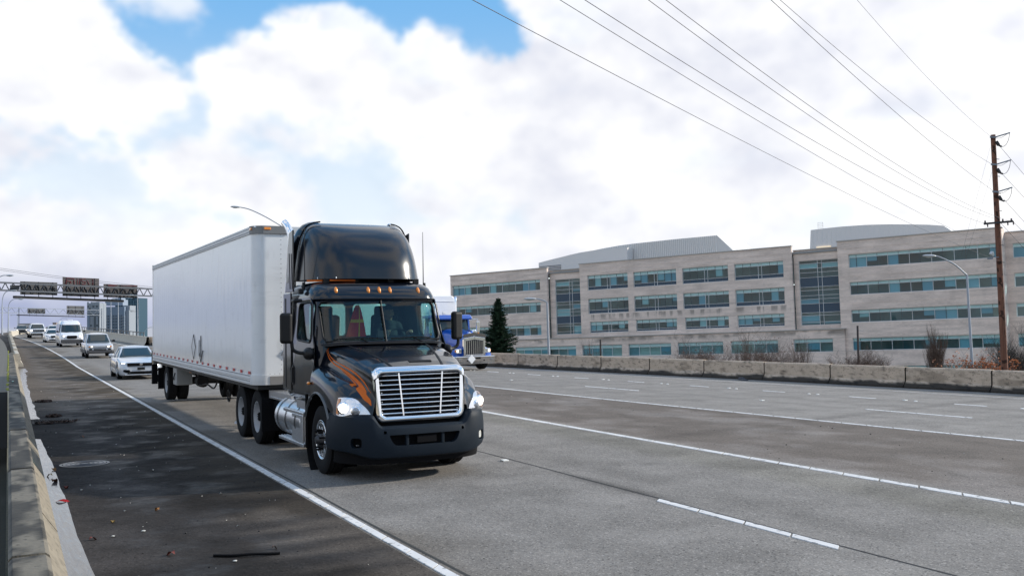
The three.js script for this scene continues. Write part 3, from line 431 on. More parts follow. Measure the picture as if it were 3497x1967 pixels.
    const ex2 = extr([[1.62, 2.80], [2.12, 2.80], [2.0, 3.3], [1.86, 3.80], [1.62, 3.84]], 0.03, 0.008); ex2.rotateY(PI / 2); part('side_extender', [ex2.translate(s < 0 ? -1.10 : 0.97, 0, 0)], M.black, tractor);
    part('extender_trim', [bx(0.014, 1.5, 0.07, s * 1.128, 1.95, -1.98), bx(0.012, 0.6, 0.025, s * 1.118, 3.15, -1.74, -0.08)], M.trim, tractor);
    // exhaust stack
    const st = part('exhaust_stack', [tube([[s * 0.92, 1.3, -2.38], [s * 0.92, 3.55, -2.38], [s * 0.92, 3.80, -2.38], [s * 0.95, 3.95, -2.44], [s * 0.99, 4.06, -2.56]], 0.062, 14, 40)], M.chrome, tractor);
    part('heat_shield', [new THREE.CylinderGeometry(0.11, 0.11, 1.3, 20, 1, true).translate(s * 0.92, 2.4, -2.38)], M.brushed, st);
    // antenna
    part('antenna', [cyl(0.004, 0.009, 0.92, 6, s * 1.04, 3.36, -1.1), cyl(0.022, 0.03, 0.12, 8, s * 1.06, 2.88, -1.1), rbx(0.08, 0.09, 0.1, 0.02, s * 1.10, 2.79, -1.12)], M.trim, tractor);
  }
  for (const r of REARWIN) part('rear_window', prismZ(r, -2.03, -2.025), M.glass, tractor);
  part('floor', [bx(2.0, 0.05, 1.65, 0, 1.22, -1.2), bx(1.9, 0.8, 0.06, 0, 1.6, -0.42)], M.dash, tractor);
  part('roof_lip', [tube(Array.from({ length: 21 }, (_, i) => { const x = lerp(-1.03, 1.03, i / 20); return [x, 2.655, cabFront(x, 2.655) + 0.004]; }), 0.014, 6, 60)], M.black, tractor);
  for (const x of [-0.70, -0.185, 0, 0.185, 0.70]) { const mk = part('marker_light', [new THREE.SphereGeometry(1, 14, 10).scale(0.028, 0.062, 0.035)], M.amber, tractor); const z = cabFront(x, 2.79); mk.position.set(x, 2.79, z); mk.rotation.x = -0.5; }
  // wipers
  for (const [a, b] of [[[-0.30, -0.85], [-0.72, -0.1]], [[0.62, 0.05], [0.2, 0.75]]]) { const P = (x, y, o) => [x, y, cabFront(x, y) + o]; part('wiper', [tube([P(a[0], 1.945, 0.05), P(lerp(a[0], (b[0] + b[1]) / 2, 0.5), 1.985, 0.04), P((b[0] + b[1]) / 2, 2.02, 0.025)], 0.011, 6), tube([P(b[0] - 0.12, 2.012, 0.016), P((b[0] + b[1]) / 2, 2.025, 0.016), P(b[1] + 0.05, 2.012, 0.016)], 0.010, 5)], M.matte, tractor); }
  part('cowl', grid(30, 6, (u, v) => { const x = lerp(-1.02, 1.02, u), z0 = cabFront(x, 1.96) - 0.01; return [x, lerp(1.975, 1.935, v) - 0.03 * (x / 1.02) ** 4, lerp(z0, z0 + 0.16, v)]; }), M.trim, tractor);
}
// roof fairing
const FAIR = [[2.985, 1.03, -0.72], [3.05, 1.025, -0.735], [3.25, 1.005, -0.79], [3.45, 0.98, -0.89], [3.62, 0.95, -1.03], [3.76, 0.91, -1.19], [3.87, 0.86, -1.38], [3.94, 0.80, -1.57], [3.975, 0.74, -1.74], [3.985, 0.70, -1.86]];
{
  const at = (t) => { const q = clamp(t) * (FAIR.length - 1), i = min(FAIR.length - 2, floor(q)), f = q - i, c = (k) => { const p0 = FAIR[max(0, i - 1)][k], p1 = FAIR[i][k], p2 = FAIR[i + 1][k], p3 = FAIR[min(FAIR.length - 1, i + 2)][k]; return 0.5 * (2 * p1 + (p2 - p0) * f + (2 * p0 - 5 * p1 + 4 * p2 - p3) * f * f + (3 * p1 - p0 - 3 * p2 + p3) * f * f * f); }; return [c(0), c(1), c(2)]; };
  const sec = (u, t) => { const [y, hw, zf] = at(t), zr = -1.88, a = (u - 0.5) * PI, n = 2 / 3.1, x = hw * Math.sign(sin(a)) * pow(abs(sin(a)), n), z = zr + (zf + 0.08 - zr) * pow(max(0, cos(a)), n); return [x, y, max(zr, z)]; };
  const f = part('roof_fairing', grid(72, 40, (u, v) => sec(u, v)), M.blackSoft, tractor);
  part('rear_cap', [new THREE.ShapeGeometry(shapeOf([...FAIR.map(([y, w]) => [w, y]), ...FAIR.map(([y, w]) => [-w, y]).reverse()])).translate(0, 0, -1.875)], M.trim, f);
  part('fairing_bolts', [-0.86, -0.62, 0.62, 0.9].flatMap((x) => [3.03, 3.09].map((y) => { const [, hw] = [0, 1.02]; const a = asin(pow(abs(x) / hw, 1.55)) * Math.sign(x); const p = sec(a / PI + 0.5, (y - 2.985) / 0.38 * 0.22); return new THREE.SphereGeometry(0.011, 8, 6).translate(p[0], p[1], p[2]); })), M.alu, f).userData.kind = 'stuff';
  for (const x of [-0.75, -0.25, 0.35, 0.8]) part('fairing_mount', bx(0.09, 0.08, 0.06, x, 2.955, -0.86), M.trim, f);
  part('air_bracket', bx(0.42, 0.03, 0.03, -0.50, 2.962, -0.80), M.orange, f); part('air_bracket', bx(0.26, 0.03, 0.03, -0.9, 2.962, -1.0, 0, -0.6), M.orange, f);
  for (const s of [-1, 1]) { // the rounded ears that close the sides behind the fairing
    const ear = grid(10, 40, (u, v) => { const q = v * (FAIR.length - 1), i = min(FAIR.length - 2, floor(q)), k = q - i, y = lerp(FAIR[i][0], FAIR[i + 1][0], k), w = lerp(FAIR[i][1], FAIR[i + 1][1], k), a = (u - 0.1) * PI * 0.8; return [s * (w + 0.055 - 0.10 * (v ** 6) + 0.05 * sin(a) - 0.02), y - 0.02 + 0.045 * v * sin(a), -1.73 - 0.30 * u + 0.14 * v * v]; });
    part('fairing_ear', ear, M.black, tractor);
    part('ear_seal', [tube(Array.from({ length: 14 }, (_, i) => { const q = i / 13 * (FAIR.length - 1), j = min(FAIR.length - 2, floor(q)), k = q - j, y = lerp(FAIR[j][0], FAIR[j + 1][0], k), w = lerp(FAIR[j][1], FAIR[j + 1][1], k), v = i / 13; return [s * (w + 0.035 - 0.10 * (v ** 6)), y, -1.70 + 0.14 * v * v]; }), 0.013, 6, 50)], M.matte, tractor);
  }
}
// hood: half profiles from the centre line out to the lower edge of the fender
const HOOD = [
  [-0.40, [[0, 1.955], [0.40, 1.952], [0.74, 1.94], [0.935, 1.895], [0.985, 1.78], [1.025, 1.62], [1.085, 1.59], [1.15, 1.45], [1.165, 1.17]]],
  [0.0, [[0, 1.912], [0.40, 1.908], [0.70, 1.893], [0.90, 1.845], [0.945, 1.74], [0.985, 1.59], [1.065, 1.565], [1.155, 1.42], [1.17, 1.19]]],
  [0.4, [[0, 1.845], [0.38, 1.84], [0.66, 1.822], [0.855, 1.768], [0.895, 1.66], [0.925, 1.50], [1.035, 1.495], [1.15, 1.35], [1.17, 1.08]]],
  [0.75, [[0, 1.765], [0.36, 1.76], [0.62, 1.742], [0.81, 1.68], [0.84, 1.57], [0.86, 1.42], [0.975, 1.41], [1.11, 1.27], [1.15, 0.95]]],
  [1.0, [[0, 1.69], [0.34, 1.685], [0.58, 1.665], [0.765, 1.60], [0.785, 1.50], [0.80, 1.34], [0.89, 1.31], [1.02, 1.18], [1.085, 0.93]]],
  [1.17, [[0, 1.625], [0.33, 1.62], [0.55, 1.60], [0.725, 1.535], [0.74, 1.44], [0.75, 1.28], [0.79, 1.23], [0.88, 1.11], [0.935, 0.92]]],
  [1.28, [[0, 1.55], [0.32, 1.545], [0.52, 1.525], [0.68, 1.465], [0.69, 1.37], [0.695, 1.18], [0.705, 1.12], [0.725, 1.03], [0.755, 0.91]]],
];
const cr = (p0, p1, p2, p3, f) => 0.5 * (2 * p1 + (p2 - p0) * f + (2 * p0 - 5 * p1 + 4 * p2 - p3) * f * f + (3 * p1 - p0 - 3 * p2 + p3) * f * f * f);
function hoodP(z, t) {   // t 0..8 along the half profile
  let i = 0; while (i < HOOD.length - 2 && z > HOOD[i + 1][0]) i++; const f = clamp((z - HOOD[i][0]) / (HOOD[i + 1][0] - HOOD[i][0])), R = [max(0, i - 1), i, i + 1, min(HOOD.length - 1, i + 2)].map((k) => HOOD[k][1]);
  const key = (k, c) => cr(R[0][k][c], R[1][k][c], R[2][k][c], R[3][k][c], f), j = min(7, floor(t)), g = t - j, at = (c) => cr(j === 0 ? (c ? key(1, 1) : -key(1, 0)) : key(j - 1, c), key(j, c), key(j + 1, c), key(min(8, j + 2), c), g);
  return [at(0), at(1), z];
}
function hoodOut(z, t, off) { const a = hoodP(z, t), b = hoodP(z, min(8, t + 0.02)), c = hoodP(min(1.28, z + 0.01), t), d = hoodP(max(-0.4, z - 0.01), t), e = t > 7.97 ? hoodP(z, t - 0.02) : a; const u = V3(b[0] - e[0], b[1] - e[1], 0).normalize(), w = V3(c[0] - d[0], c[1] - d[1], c[2] - d[2]).normalize(), n = w.cross(u).normalize(); if (n.x + n.y < 0) n.negate(); return [a[0] + n.x * off, a[1] + n.y * off, a[2] + n.z * off]; }
const mirrorX = (g) => { const m = g.index ? g.toNonIndexed() : g.clone(); m.scale(-1, 1, 1); const p = m.attributes.position, n = m.attributes.normal; for (const a of [p, n].concat(m.attributes.uv ? [m.attributes.uv] : [])) for (let i = 0; i < a.count; i += 3) for (let c = 0; c < a.itemSize; c++) { const t = a.getComponent(i + 1, c); a.setComponent(i + 1, c, a.getComponent(i + 2, c)); a.setComponent(i + 2, c, t); } return m; };
const wallT = (z, y) => { let lo = 2.6, hi = 8; for (let k = 0; k < 30; k++) { const m = (lo + hi) / 2; if (hoodP(z, m)[1] > y) lo = m; else hi = m; } return lo; };
{
  const arch = (z) => { const r2 = 0.665 ** 2 - z * z; return r2 > 0 ? 0.53 + sqrt(r2) : 0; };
  const side = (s) => { const g = grid(60, 64, (u, v) => { const z = lerp(-0.40, 1.28, u), lim = min(8, wallT(z, max(arch(z), 0.90))); const p = hoodP(z, v * lim); return p; }); return s < 0 ? mirrorX(g) : g; };
  const right = grid(60, 64, (u, v) => { const z = lerp(-0.40, 1.28, u), lim = min(8, wallT(z, max(arch(z), 0.90))); return hoodP(z, v * lim); });
  const whole = mergeVertices((() => { const a = plain(right.clone()), b = plain(mirrorX(right)); const g = mergeGeometries([a, b]); g.deleteAttribute('normal'); g.deleteAttribute('uv'); return g; })(), 1e-4); whole.computeVertexNormals();
  const hood = part('hood', whole, M.black, tractor);
  // raised panel lines along the hood and the little intake
  for (const s of [-1, 1]) part('hood_ridge', [grid(2, 24, (u, v) => { const z = lerp(-0.32, 1.14, v), x = lerp(0.70, 0.40, v) + lerp(-0.022, 0.022, u); let lo = 0, hi = 3; for (let k = 0; k < 24; k++) { const m = (lo + hi) / 2; if (hoodP(z, m)[0] < x) lo = m; else hi = m; } const p = hoodOut(z, lo, u === 0.5 ? 0.012 : 0.003); return [s * p[0], p[1], p[2]]; })], M.trim, hood);
  part('hood_vent', [rbx(0.36, 0.02, 0.06, 0.008, 0.1, 1.69, 1.0, 0.3)], M.trim, hood);
  for (const s of [-1, 1]) {
    // flames
    const ribbon = (cl, ws, off = 0.004) => { const n = 40, C = new THREE.CatmullRomCurve3(cl.map(([z, y]) => V3(z, y, 0))); const g = grid(4, n, (u, v) => { const vv = s > 0 ? v * 0.62 : v, p = C.getPoint(vv), t = C.getTangent(vv), q = vv * (ws.length - 1), i = min(ws.length - 2, floor(q)), w = lerp(ws[i], ws[i + 1], q - i), z = clamp(p.x - t.y * w * (u * 2 - 1), -0.39, s > 0 ? 1.0 : 1.275), y = p.y + t.x * w * (u * 2 - 1), o = hoodOut(z, wallT(z, y), off); return [o[0], o[1], o[2]]; }); return s < 0 ? mirrorX(g) : g; };
    part('flame_stripe', [ribbon([[-0.24, 1.885], [-0.10, 1.76], [0.12, 1.66], [0.42, 1.58], [0.75, 1.47], [1.02, 1.33], [1.20, 1.17], [1.245, 1.09]], [0.003, 0.007, 0.010, 0.016, 0.026, 0.028, 0.018, 0.003]), ribbon([[0.26, 1.668], [0.5, 1.618], [0.8, 1.535], [1.05, 1.405], [1.2, 1.27]], [0.002, 0.009, 0.013, 0.012, 0.002], 0.0042), ribbon([[-0.23, 1.90], [-0.06, 1.775], [0.2, 1.685], [0.5, 1.63]], [0.002, 0.006, 0.007, 0.002], 0.0044), ribbon([[0.40, 1.56], [0.56, 1.505], [0.74, 1.43], [0.92, 1.345]], [0.001, 0.006, 0.007, 0.002], 0.0046)], M.orange, hood);
    // fender flare
    const fl = grid(8, 40, (u, v) => { const a = lerp(2.72, 0.52, v), r = 0.665 + 0.05 * u * (1 - 0.3 * v), z = r * cos(a), y = 0.53 + r * sin(a); return [s * (1.168 + 0.028 * sin(u * PI)), y, z]; }); part('fender_flare', [fl], mat([0.10, 0.105, 0.11], 0.35, 0.3), tractor);
    part('inner_fender', [new THREE.CylinderGeometry(0.68, 0.68, 0.75, 32, 1, true, PI * 0.05, PI * 0.98).rotateZ(PI / 2).rotateX(-PI * 0.5).translate(s * 0.78, 0.53, 0)], M.matte, tractor);
    part('fender_skirt', [rbx(0.05, 0.85, 0.05, 0.02, s * 1.145, 0.74, -0.655)], M.matte, tractor);
    // headlamp: bucket, two projectors, turn signal, clear cover
    const HL = new THREE.Group(); HL.name = 'headlight'; hood.add(HL);
    const out = (z) => { const v = clamp((z - 0.84) / 0.435); return [lerp(0.955, 0.905, v) - 0.02 * sin(v * PI), lerp(1.195, 0.93, pow(v, 4.2)) + 0.012 * sin(v * PI)]; };
    const pat = (off, z0, z1, y0 = 0, y1 = 1) => { const g = grid(20, 14, (u, v) => { const z = lerp(z0, z1, u), [a, b] = out(z), y = lerp(lerp(a, b, y0), lerp(a, b, y1), v), e = sin(clamp((z - 0.84) / 0.435) * PI) ** 0.4 * sin(lerp(y0, y1, v) * PI) ** 0.5; const p = hoodOut(min(z, 1.279), wallT(min(z, 1.279), y), typeof off === 'function' ? off(e) : off); return p; }); return s < 0 ? mirrorX(g) : g; };
    part('bucket', [pat(0.006, 0.84, 1.275)], mat([0.78, 0.78, 0.80], 0.22, 0.9), HL);
    const spot = (z, y, r, m, nm, o = 0.012) => { const p = hoodOut(z, wallT(z, y), o); part(nm, [new THREE.SphereGeometry(r, 20, 14).scale(1, 1, 0.36).translate(0, 0, 0).applyMatrix4(new THREE.Matrix4().makeRotationY(s * 0.6)).translate(s * p[0], p[1], p[2])], m, HL); };
    spot(0.985, 1.05, 0.092, M.chrome, 'main_bowl'); spot(0.992, 1.05, 0.080, M.lens, 'main_lens'); spot(1.0, 1.05, 0.070, M.lamp, 'main_lamp', 0.032); spot(1.14, 1.015, 0.070, M.chrome, 'high_beam_bowl'); spot(1.145, 1.015, 0.052, mat([0.30, 0.32, 0.35], 0.1, 0.5), 'high_beam', 0.024);
    part('turn_signal', [pat(0.014, 0.845, 0.895, 0.06, 0.94)], M.amber, HL);
    part('cover', [pat((e) => 0.008 + 0.062 * e, 0.84, 1.275)], M.lens, HL);
    part('side_lamp', [new THREE.SphereGeometry(0.035, 14, 10).scale(0.8, 0.8, 1.4).translate(s * 1.185, 1.345, -0.40)], M.amber, tractor);
  }
}
// grille
{
  const gr = new THREE.Group(); gr.name = 'grille'; tractor.add(gr); gr.position.set(0, 0, 1.27); gr.rotation.x = -0.06; gr.position.y = 0.06;
  const trap = (xt, xb, y0, y1, r) => rrect(-1, y0, 1, y1, 0.001, 1) && rrect(-xt, y0, xt, y1, r, 8).map(([x, y]) => [x * lerp(xb / xt, 1, (y - y0) / (y1 - y0)), y]);
  const outer = trap(0.725, 0.69, 0.785, 1.575, [0.12, 0.13, 0.13, 0.12]), inner = trap(0.632, 0.595, 0.868, 1.47, [0.07, 0.06, 0.06, 0.07]);
  const sur = extr(outer, 0.19, 0.042, [inner], 6), pa = sur.attributes.position; for (let i = 0; i < pa.count; i++) { const x = pa.getX(i); pa.setZ(i, pa.getZ(i) - 0.07 * (x / 0.72) ** 2 - 0.05 - 0.05 * sstep(1.44, 1.6, pa.getY(i)) ** 2); } sur.computeVertexNormals();
  part('surround', toCreasedNormals(sur, 0.5), M.chrome, gr);
  part('backing', [grid(8, 4, (u, v) => { const x = lerp(-0.65, 0.65, u); return [x, lerp(0.86, 1.49, v), -0.01 - 0.07 * (x / 0.72) ** 2]; })], M.matte, gr);
  for (let k = 0; k < 9; k++) { const y = lerp(0.905, 1.445, k / 8), w = lerp(0.605, 0.642, k / 8); part('slat', [new THREE.TubeGeometry(new THREE.QuadraticBezierCurve3(V3(-w, y, 0.075 - 0.07 * (w / 0.72) ** 2), V3(0, y, 0.15), V3(w, y, 0.075 - 0.07 * (w / 0.72) ** 2)), 20, 0.0105, 8)], M.chrome, gr); }
  for (const s of [-1, 1]) part('upright', [bar([s * 0.285, 0.87, 0.075], [s * 0.34, 1.475, 0.072], 0.042, 0.02)], M.chrome, gr);
  for (const x of [-0.5, -0.14, 0, 0.14, 0.5]) part('rib', bx(0.018, 0.6, 0.02, x, 1.17, 0.022), M.matte, gr);
  part('bolts', [-1, 1].flatMap((s) => [0.93, 1.07, 1.2, 1.33, 1.455].map((y) => new THREE.SphereGeometry(0.009, 6, 5).translate(s * 0.585, y, 0.03))), M.alu, gr).userData.kind = 'stuff';
}
// bumper
{
  const plan = new THREE.CatmullRomCurve3([[-1.19, 0.50], [-1.19, 0.70], [-1.16, 0.92], [-1.06, 1.15], [-0.90, 1.31], [-0.68, 1.405], [-0.35, 1.455], [0, 1.465], [0.35, 1.455], [0.68, 1.405], [0.90, 1.31], [1.06, 1.15], [1.16, 0.92], [1.19, 0.70], [1.19, 0.50]].map(([x, z]) => V3(x, 0, z)));
  const N = 90, rows = [[0, 0.09], [0.06, 0.02], [0.16, 0], [0.55, 0], [0.80, 0.012], [0.93, 0.03], [1, 0.075]];
  const bot = (x) => lerp(0.335, 0.42, sstep(0.75, 1.15, abs(x))), top = (x) => 0.795 + 0.175 * sstep(0.64, 0.80, abs(x));
  const pts = [], ix = []; const loop = [...rows, ...rows.map(([v, d]) => [v, d + 0.10]).reverse()], n = loop.length;
  for (let i = 0; i <= N; i++) { const t = i / N, c = plan.getPoint(t), tg = plan.getTangent(t), nx = tg.z, nz = -tg.x, o = -1; for (const [v, d] of loop) { const y = lerp(bot(c.x), top(c.x), v); pts.push(c.x + nx * d, y, c.z + nz * d); } }
  for (let i = 0; i < N; i++) for (let j = 0; j < n; j++) { const a = i * n + j, b = i * n + (j + 1) % n, c = a + n, d = b + n; ix.push(a, c, d, a, d, b); }
  const e0 = pts.length / 3; { let c = [0, 0, 0]; for (let j = 0; j < n; j++) for (let q = 0; q < 3; q++) c[q] += pts[j * 3 + q] / n; pts.push(...c); } const e1 = e0 + 1; { let c = [0, 0, 0]; for (let j = 0; j < n; j++) for (let q = 0; q < 3; q++) c[q] += pts[(N * n + j) * 3 + q] / n; pts.push(...c); }
  for (let j = 0; j < n; j++) { ix.push(e0, j, (j + 1) % n); ix.push(e1, N * n + (j + 1) % n, N * n + j); }
  const g = new THREE.BufferGeometry(); g.setAttribute('position', new THREE.Float32BufferAttribute(pts, 3)); g.setIndex(ix); g.computeVertexNormals();
  const cut = [prismZ(rrect(-0.53, 0.52, 0.53, 0.675, [0.07, 0.03, 0.03, 0.07]).map(([x, y]) => [x * lerp(0.9, 1.04, (y - 0.52) / 0.155), y]), 1.0, 1.7), cyl(0.024, 0.024, 0.6, 16, -0.60, 0.715, 1.4, 'z'), cyl(0.024, 0.024, 0.6, 16, 0.60, 0.715, 1.4, 'z')];
  for (const s of [-1, 1]) { const f = prismZ(rrect(-0.085, -0.07, 0.085, 0.07, 0.045), -0.3, 0.3); f.rotateY(s * 0.75); cut.push(f.translate(s * 0.955, 0.575, 1.22)); }
  const b = part('bumper', toCreasedNormals(csg(g, cut), 0.6), M.bumper, tractor);
  part('opening_mesh', [bx(1.25, 0.3, 0.02, 0, 0.6, 1.31), ...[-0.275, 0.275].map((x) => rbx(0.045, 0.15, 0.05, 0.01, x, 0.597, 1.39)).slice(0, 0)], M.matte, b);
  for (const x of [-0.275, 0.275]) part('divider', [rbx(0.045, 0.17, 0.06, 0.012, x, 0.597, 1.40)], M.bumper, b);
  part('number_plate_recess', [rbx(0.30, 0.10, 0.015, 0.006, 0.02, 0.595, 1.425)], M.matte, b);
  // the left fog lamp in view is missing, its pocket empty; the right one is there
  part('pocket_backing', [rbx(0.22, 0.18, 0.02, 0.005, -0.90, 0.575, 1.14, 0, -0.75)], M.matte, b);
  part('bulb_holder', [rbx(0.05, 0.02, 0.02, 0.006, -0.93, 0.535, 1.17)], M.alu, b);
  part('fog_lamp', [rbx(0.135, 0.12, 0.05, 0.04, 0.95, 0.575, 1.205, 0, 0.75, 0, 4)], mat([0.62, 0.62, 0.58], 0.12, 0, { clearcoat: 1 }), b);
  part('under_valance', [grid(40, 3, (u, v) => { const c = plan.getPoint(lerp(0.1, 0.9, u)); return [c.x * 0.95, lerp(bot(c.x) + 0.04, 0.26, v), c.z - 0.09 - 0.05 * v]; })], M.matte, b);
  part('grille_shroud', [grid(40, 2, (u, v) => { const c = plan.getPoint(lerp(0.22, 0.78, u)); return [c.x, lerp(0.72, 0.90, v), c.z - 0.24]; })], M.matte, b);
}
// chassis, tank, steps, wheels
{
  const ch = part('chassis', [-1, 1].flatMap((s) => [bx(0.09, 0.27, 6.9, s * 0.42, 0.86, -2.55)]).concat([bx(0.9, 0.2, 0.2, 0, 0.8, -2.2), bx(0.9, 0.25, 0.25, 0, 0.62, -3.9), bx(0.7, 0.5, 1.2, 0, 0.62, 0.1), bx(1.8, 0.12, 0.14, 0, 0.48, 0), cyl(0.09, 0.09, 1.9, 12, 0, 0.51, -4.25, 'x'), cyl(0.09, 0.09, 1.9, 12, 0, 0.51, -5.65, 'x'), cyl(0.2, 0.2, 0.35, 16, 0, 0.51, -4.25, 'z'), cyl(0.2, 0.2, 0.35, 16, 0, 0.51, -5.65, 'z')]), M.frame, tractor);
  part('fifth_wheel', [cyl(0.46, 0.46, 0.06, 28, 0, 1.13, -4.9), bx(0.9, 0.14, 0.3, 0, 1.04, -4.9)], M.frame, ch);
  part('deck_plate', [bx(2.0, 0.14, 1.55, 0, 0.97, -2.95), ...Array.from({ length: 12 }, (_, i) => new THREE.SphereGeometry(0.012, 6, 5).translate(-1.0, 0.93, -2.25 - i * 0.12))], M.alu, ch);
  part('air_lines', [tube([[-0.2, 1.7, -2.12], [-0.25, 1.3, -2.6], [-0.1, 1.25, -3.2], [-0.1, 1.6, -3.62]], 0.018, 6), tube([[0.1, 1.7, -2.12], [0.12, 1.25, -2.7], [0.1, 1.2, -3.2], [0.1, 1.6, -3.62]], 0.018, 6)], M.trim, ch);
  for (const s of [-1, 1]) {
    const tk = part('fuel_tank', [toCreasedNormals(lathe([[0, -0.86], [0.25, -0.86], [0.305, -0.84], [0.325, -0.80], [0.325, 0.80], [0.305, 0.84], [0.25, 0.86], [0, 0.86]], 40), 0.4).rotateX(PI / 2).translate(s * 0.87, 0.68, -1.72)], M.alu, tractor);
    for (const z of [-2.32, -1.80, -1.2]) part('tank_strap', [cyl(0.333, 0.333, 0.045, 40, s * 0.87, 0.68, z, 'z', true)], M.trim, tk);
    part('filler_cap', [cyl(0.05, 0.05, 0.06, 16, s * 0.97, 1.0, -2.1)], M.alu, tk);
    const sp = part('step_bracket', [bar([s * 1.12, 0.30, -1.9], [s * 0.75, 0.42, -1.9], 0.04), bar([s * 1.12, 0.30, -1.0], [s * 0.75, 0.42, -1.0], 0.04)], M.trim, tractor);
    for (const [y, z0, z1, w] of [[0.345, -2.25, -0.72, 0.18], [0.835, -1.98, -0.76, 0.16]]) part('step', [rbx(w, 0.05, z1 - z0, 0.008, s * 1.10, y, (z0 + z1) / 2), ...[-0.045, 0, 0.045].map((q) => bx(0.016, 0.012, z1 - z0 - 0.04, s * 1.10 + q, y + 0.03, (z0 + z1) / 2))], M.alu, sp);
    const tp = rbx(0.02, 0.43, 0.66, 0.006); { const p = tp.attributes.position, uv = []; for (let i = 0; i < p.count; i++) uv.push(p.getZ(i) * 6, p.getY(i) * 6); tp.setAttribute('uv', new THREE.Float32BufferAttribute(uv, 2)); } part('tread_plate', [tp.translate(s * 1.175, 0.60, -1.08)], M.treadPlate, sp);
    part('step_box', [rbx(0.30, 0.45, 0.64, 0.02, s * 1.01, 0.60, -1.08), bx(0.26, 0.20, 0.6, s * 0.98, 0.93, -1.08)], M.alu, sp);
    part('mud_flap', [bx(0.5, 0.6, 0.012, s * 0.93, 0.60, -3.55), bx(0.02, 0.5, 0.7, s * 0.95, 0.78, -3.25)], M.matte, tractor);
    frontWheel(tractor, s * 0.985, s); dualWheel(tractor, s * 0.985, -4.25, s); dualWheel(tractor, s * 0.985, -5.65, s);
  }
}
// cab interior
{
  part('dashboard', [rbx(1.98, 0.28, 0.42, 0.08, 0, 1.86, -0.58, 0, 0, 0, 3), rbx(0.7, 0.22, 0.3, 0.06, 0.55, 1.92, -0.66, 0.3)], M.dash, tractor);
  part('steering_wheel', [new THREE.TorusGeometry(0.23, 0.016, 8, 32).rotateX(-0.95).translate(0.5, 2.02, -0.84), tube([[0.5, 2.02, -0.84], [0.5, 1.8, -0.62]], 0.03)], M.trim, tractor);
  for (const x of [-0.55, 0.5]) { const s = part('seat', [rbx(0.5, 0.14, 0.5, 0.06, x, 1.62, -1.35, 0, 0, 0, 3), rbx(0.48, 0.78, 0.14, 0.06, x, 2.02, -1.62, 0.12, 0, 0, 3)], M.seat, tractor); part('headrest', [rbx(0.3, 0.2, 0.1, 0.05, x, 2.46, -1.68, 0.1, 0, 0, 3)], M.seat, s); }
  part('dash_tablet', [rbx(0.2, 0.12, 0.02, 0.01, 0.12, 2.08, -0.62, -0.2), cyl(0.012, 0.012, 0.12, 6, 0.12, 1.98, -0.62)], M.trim, tractor);
}
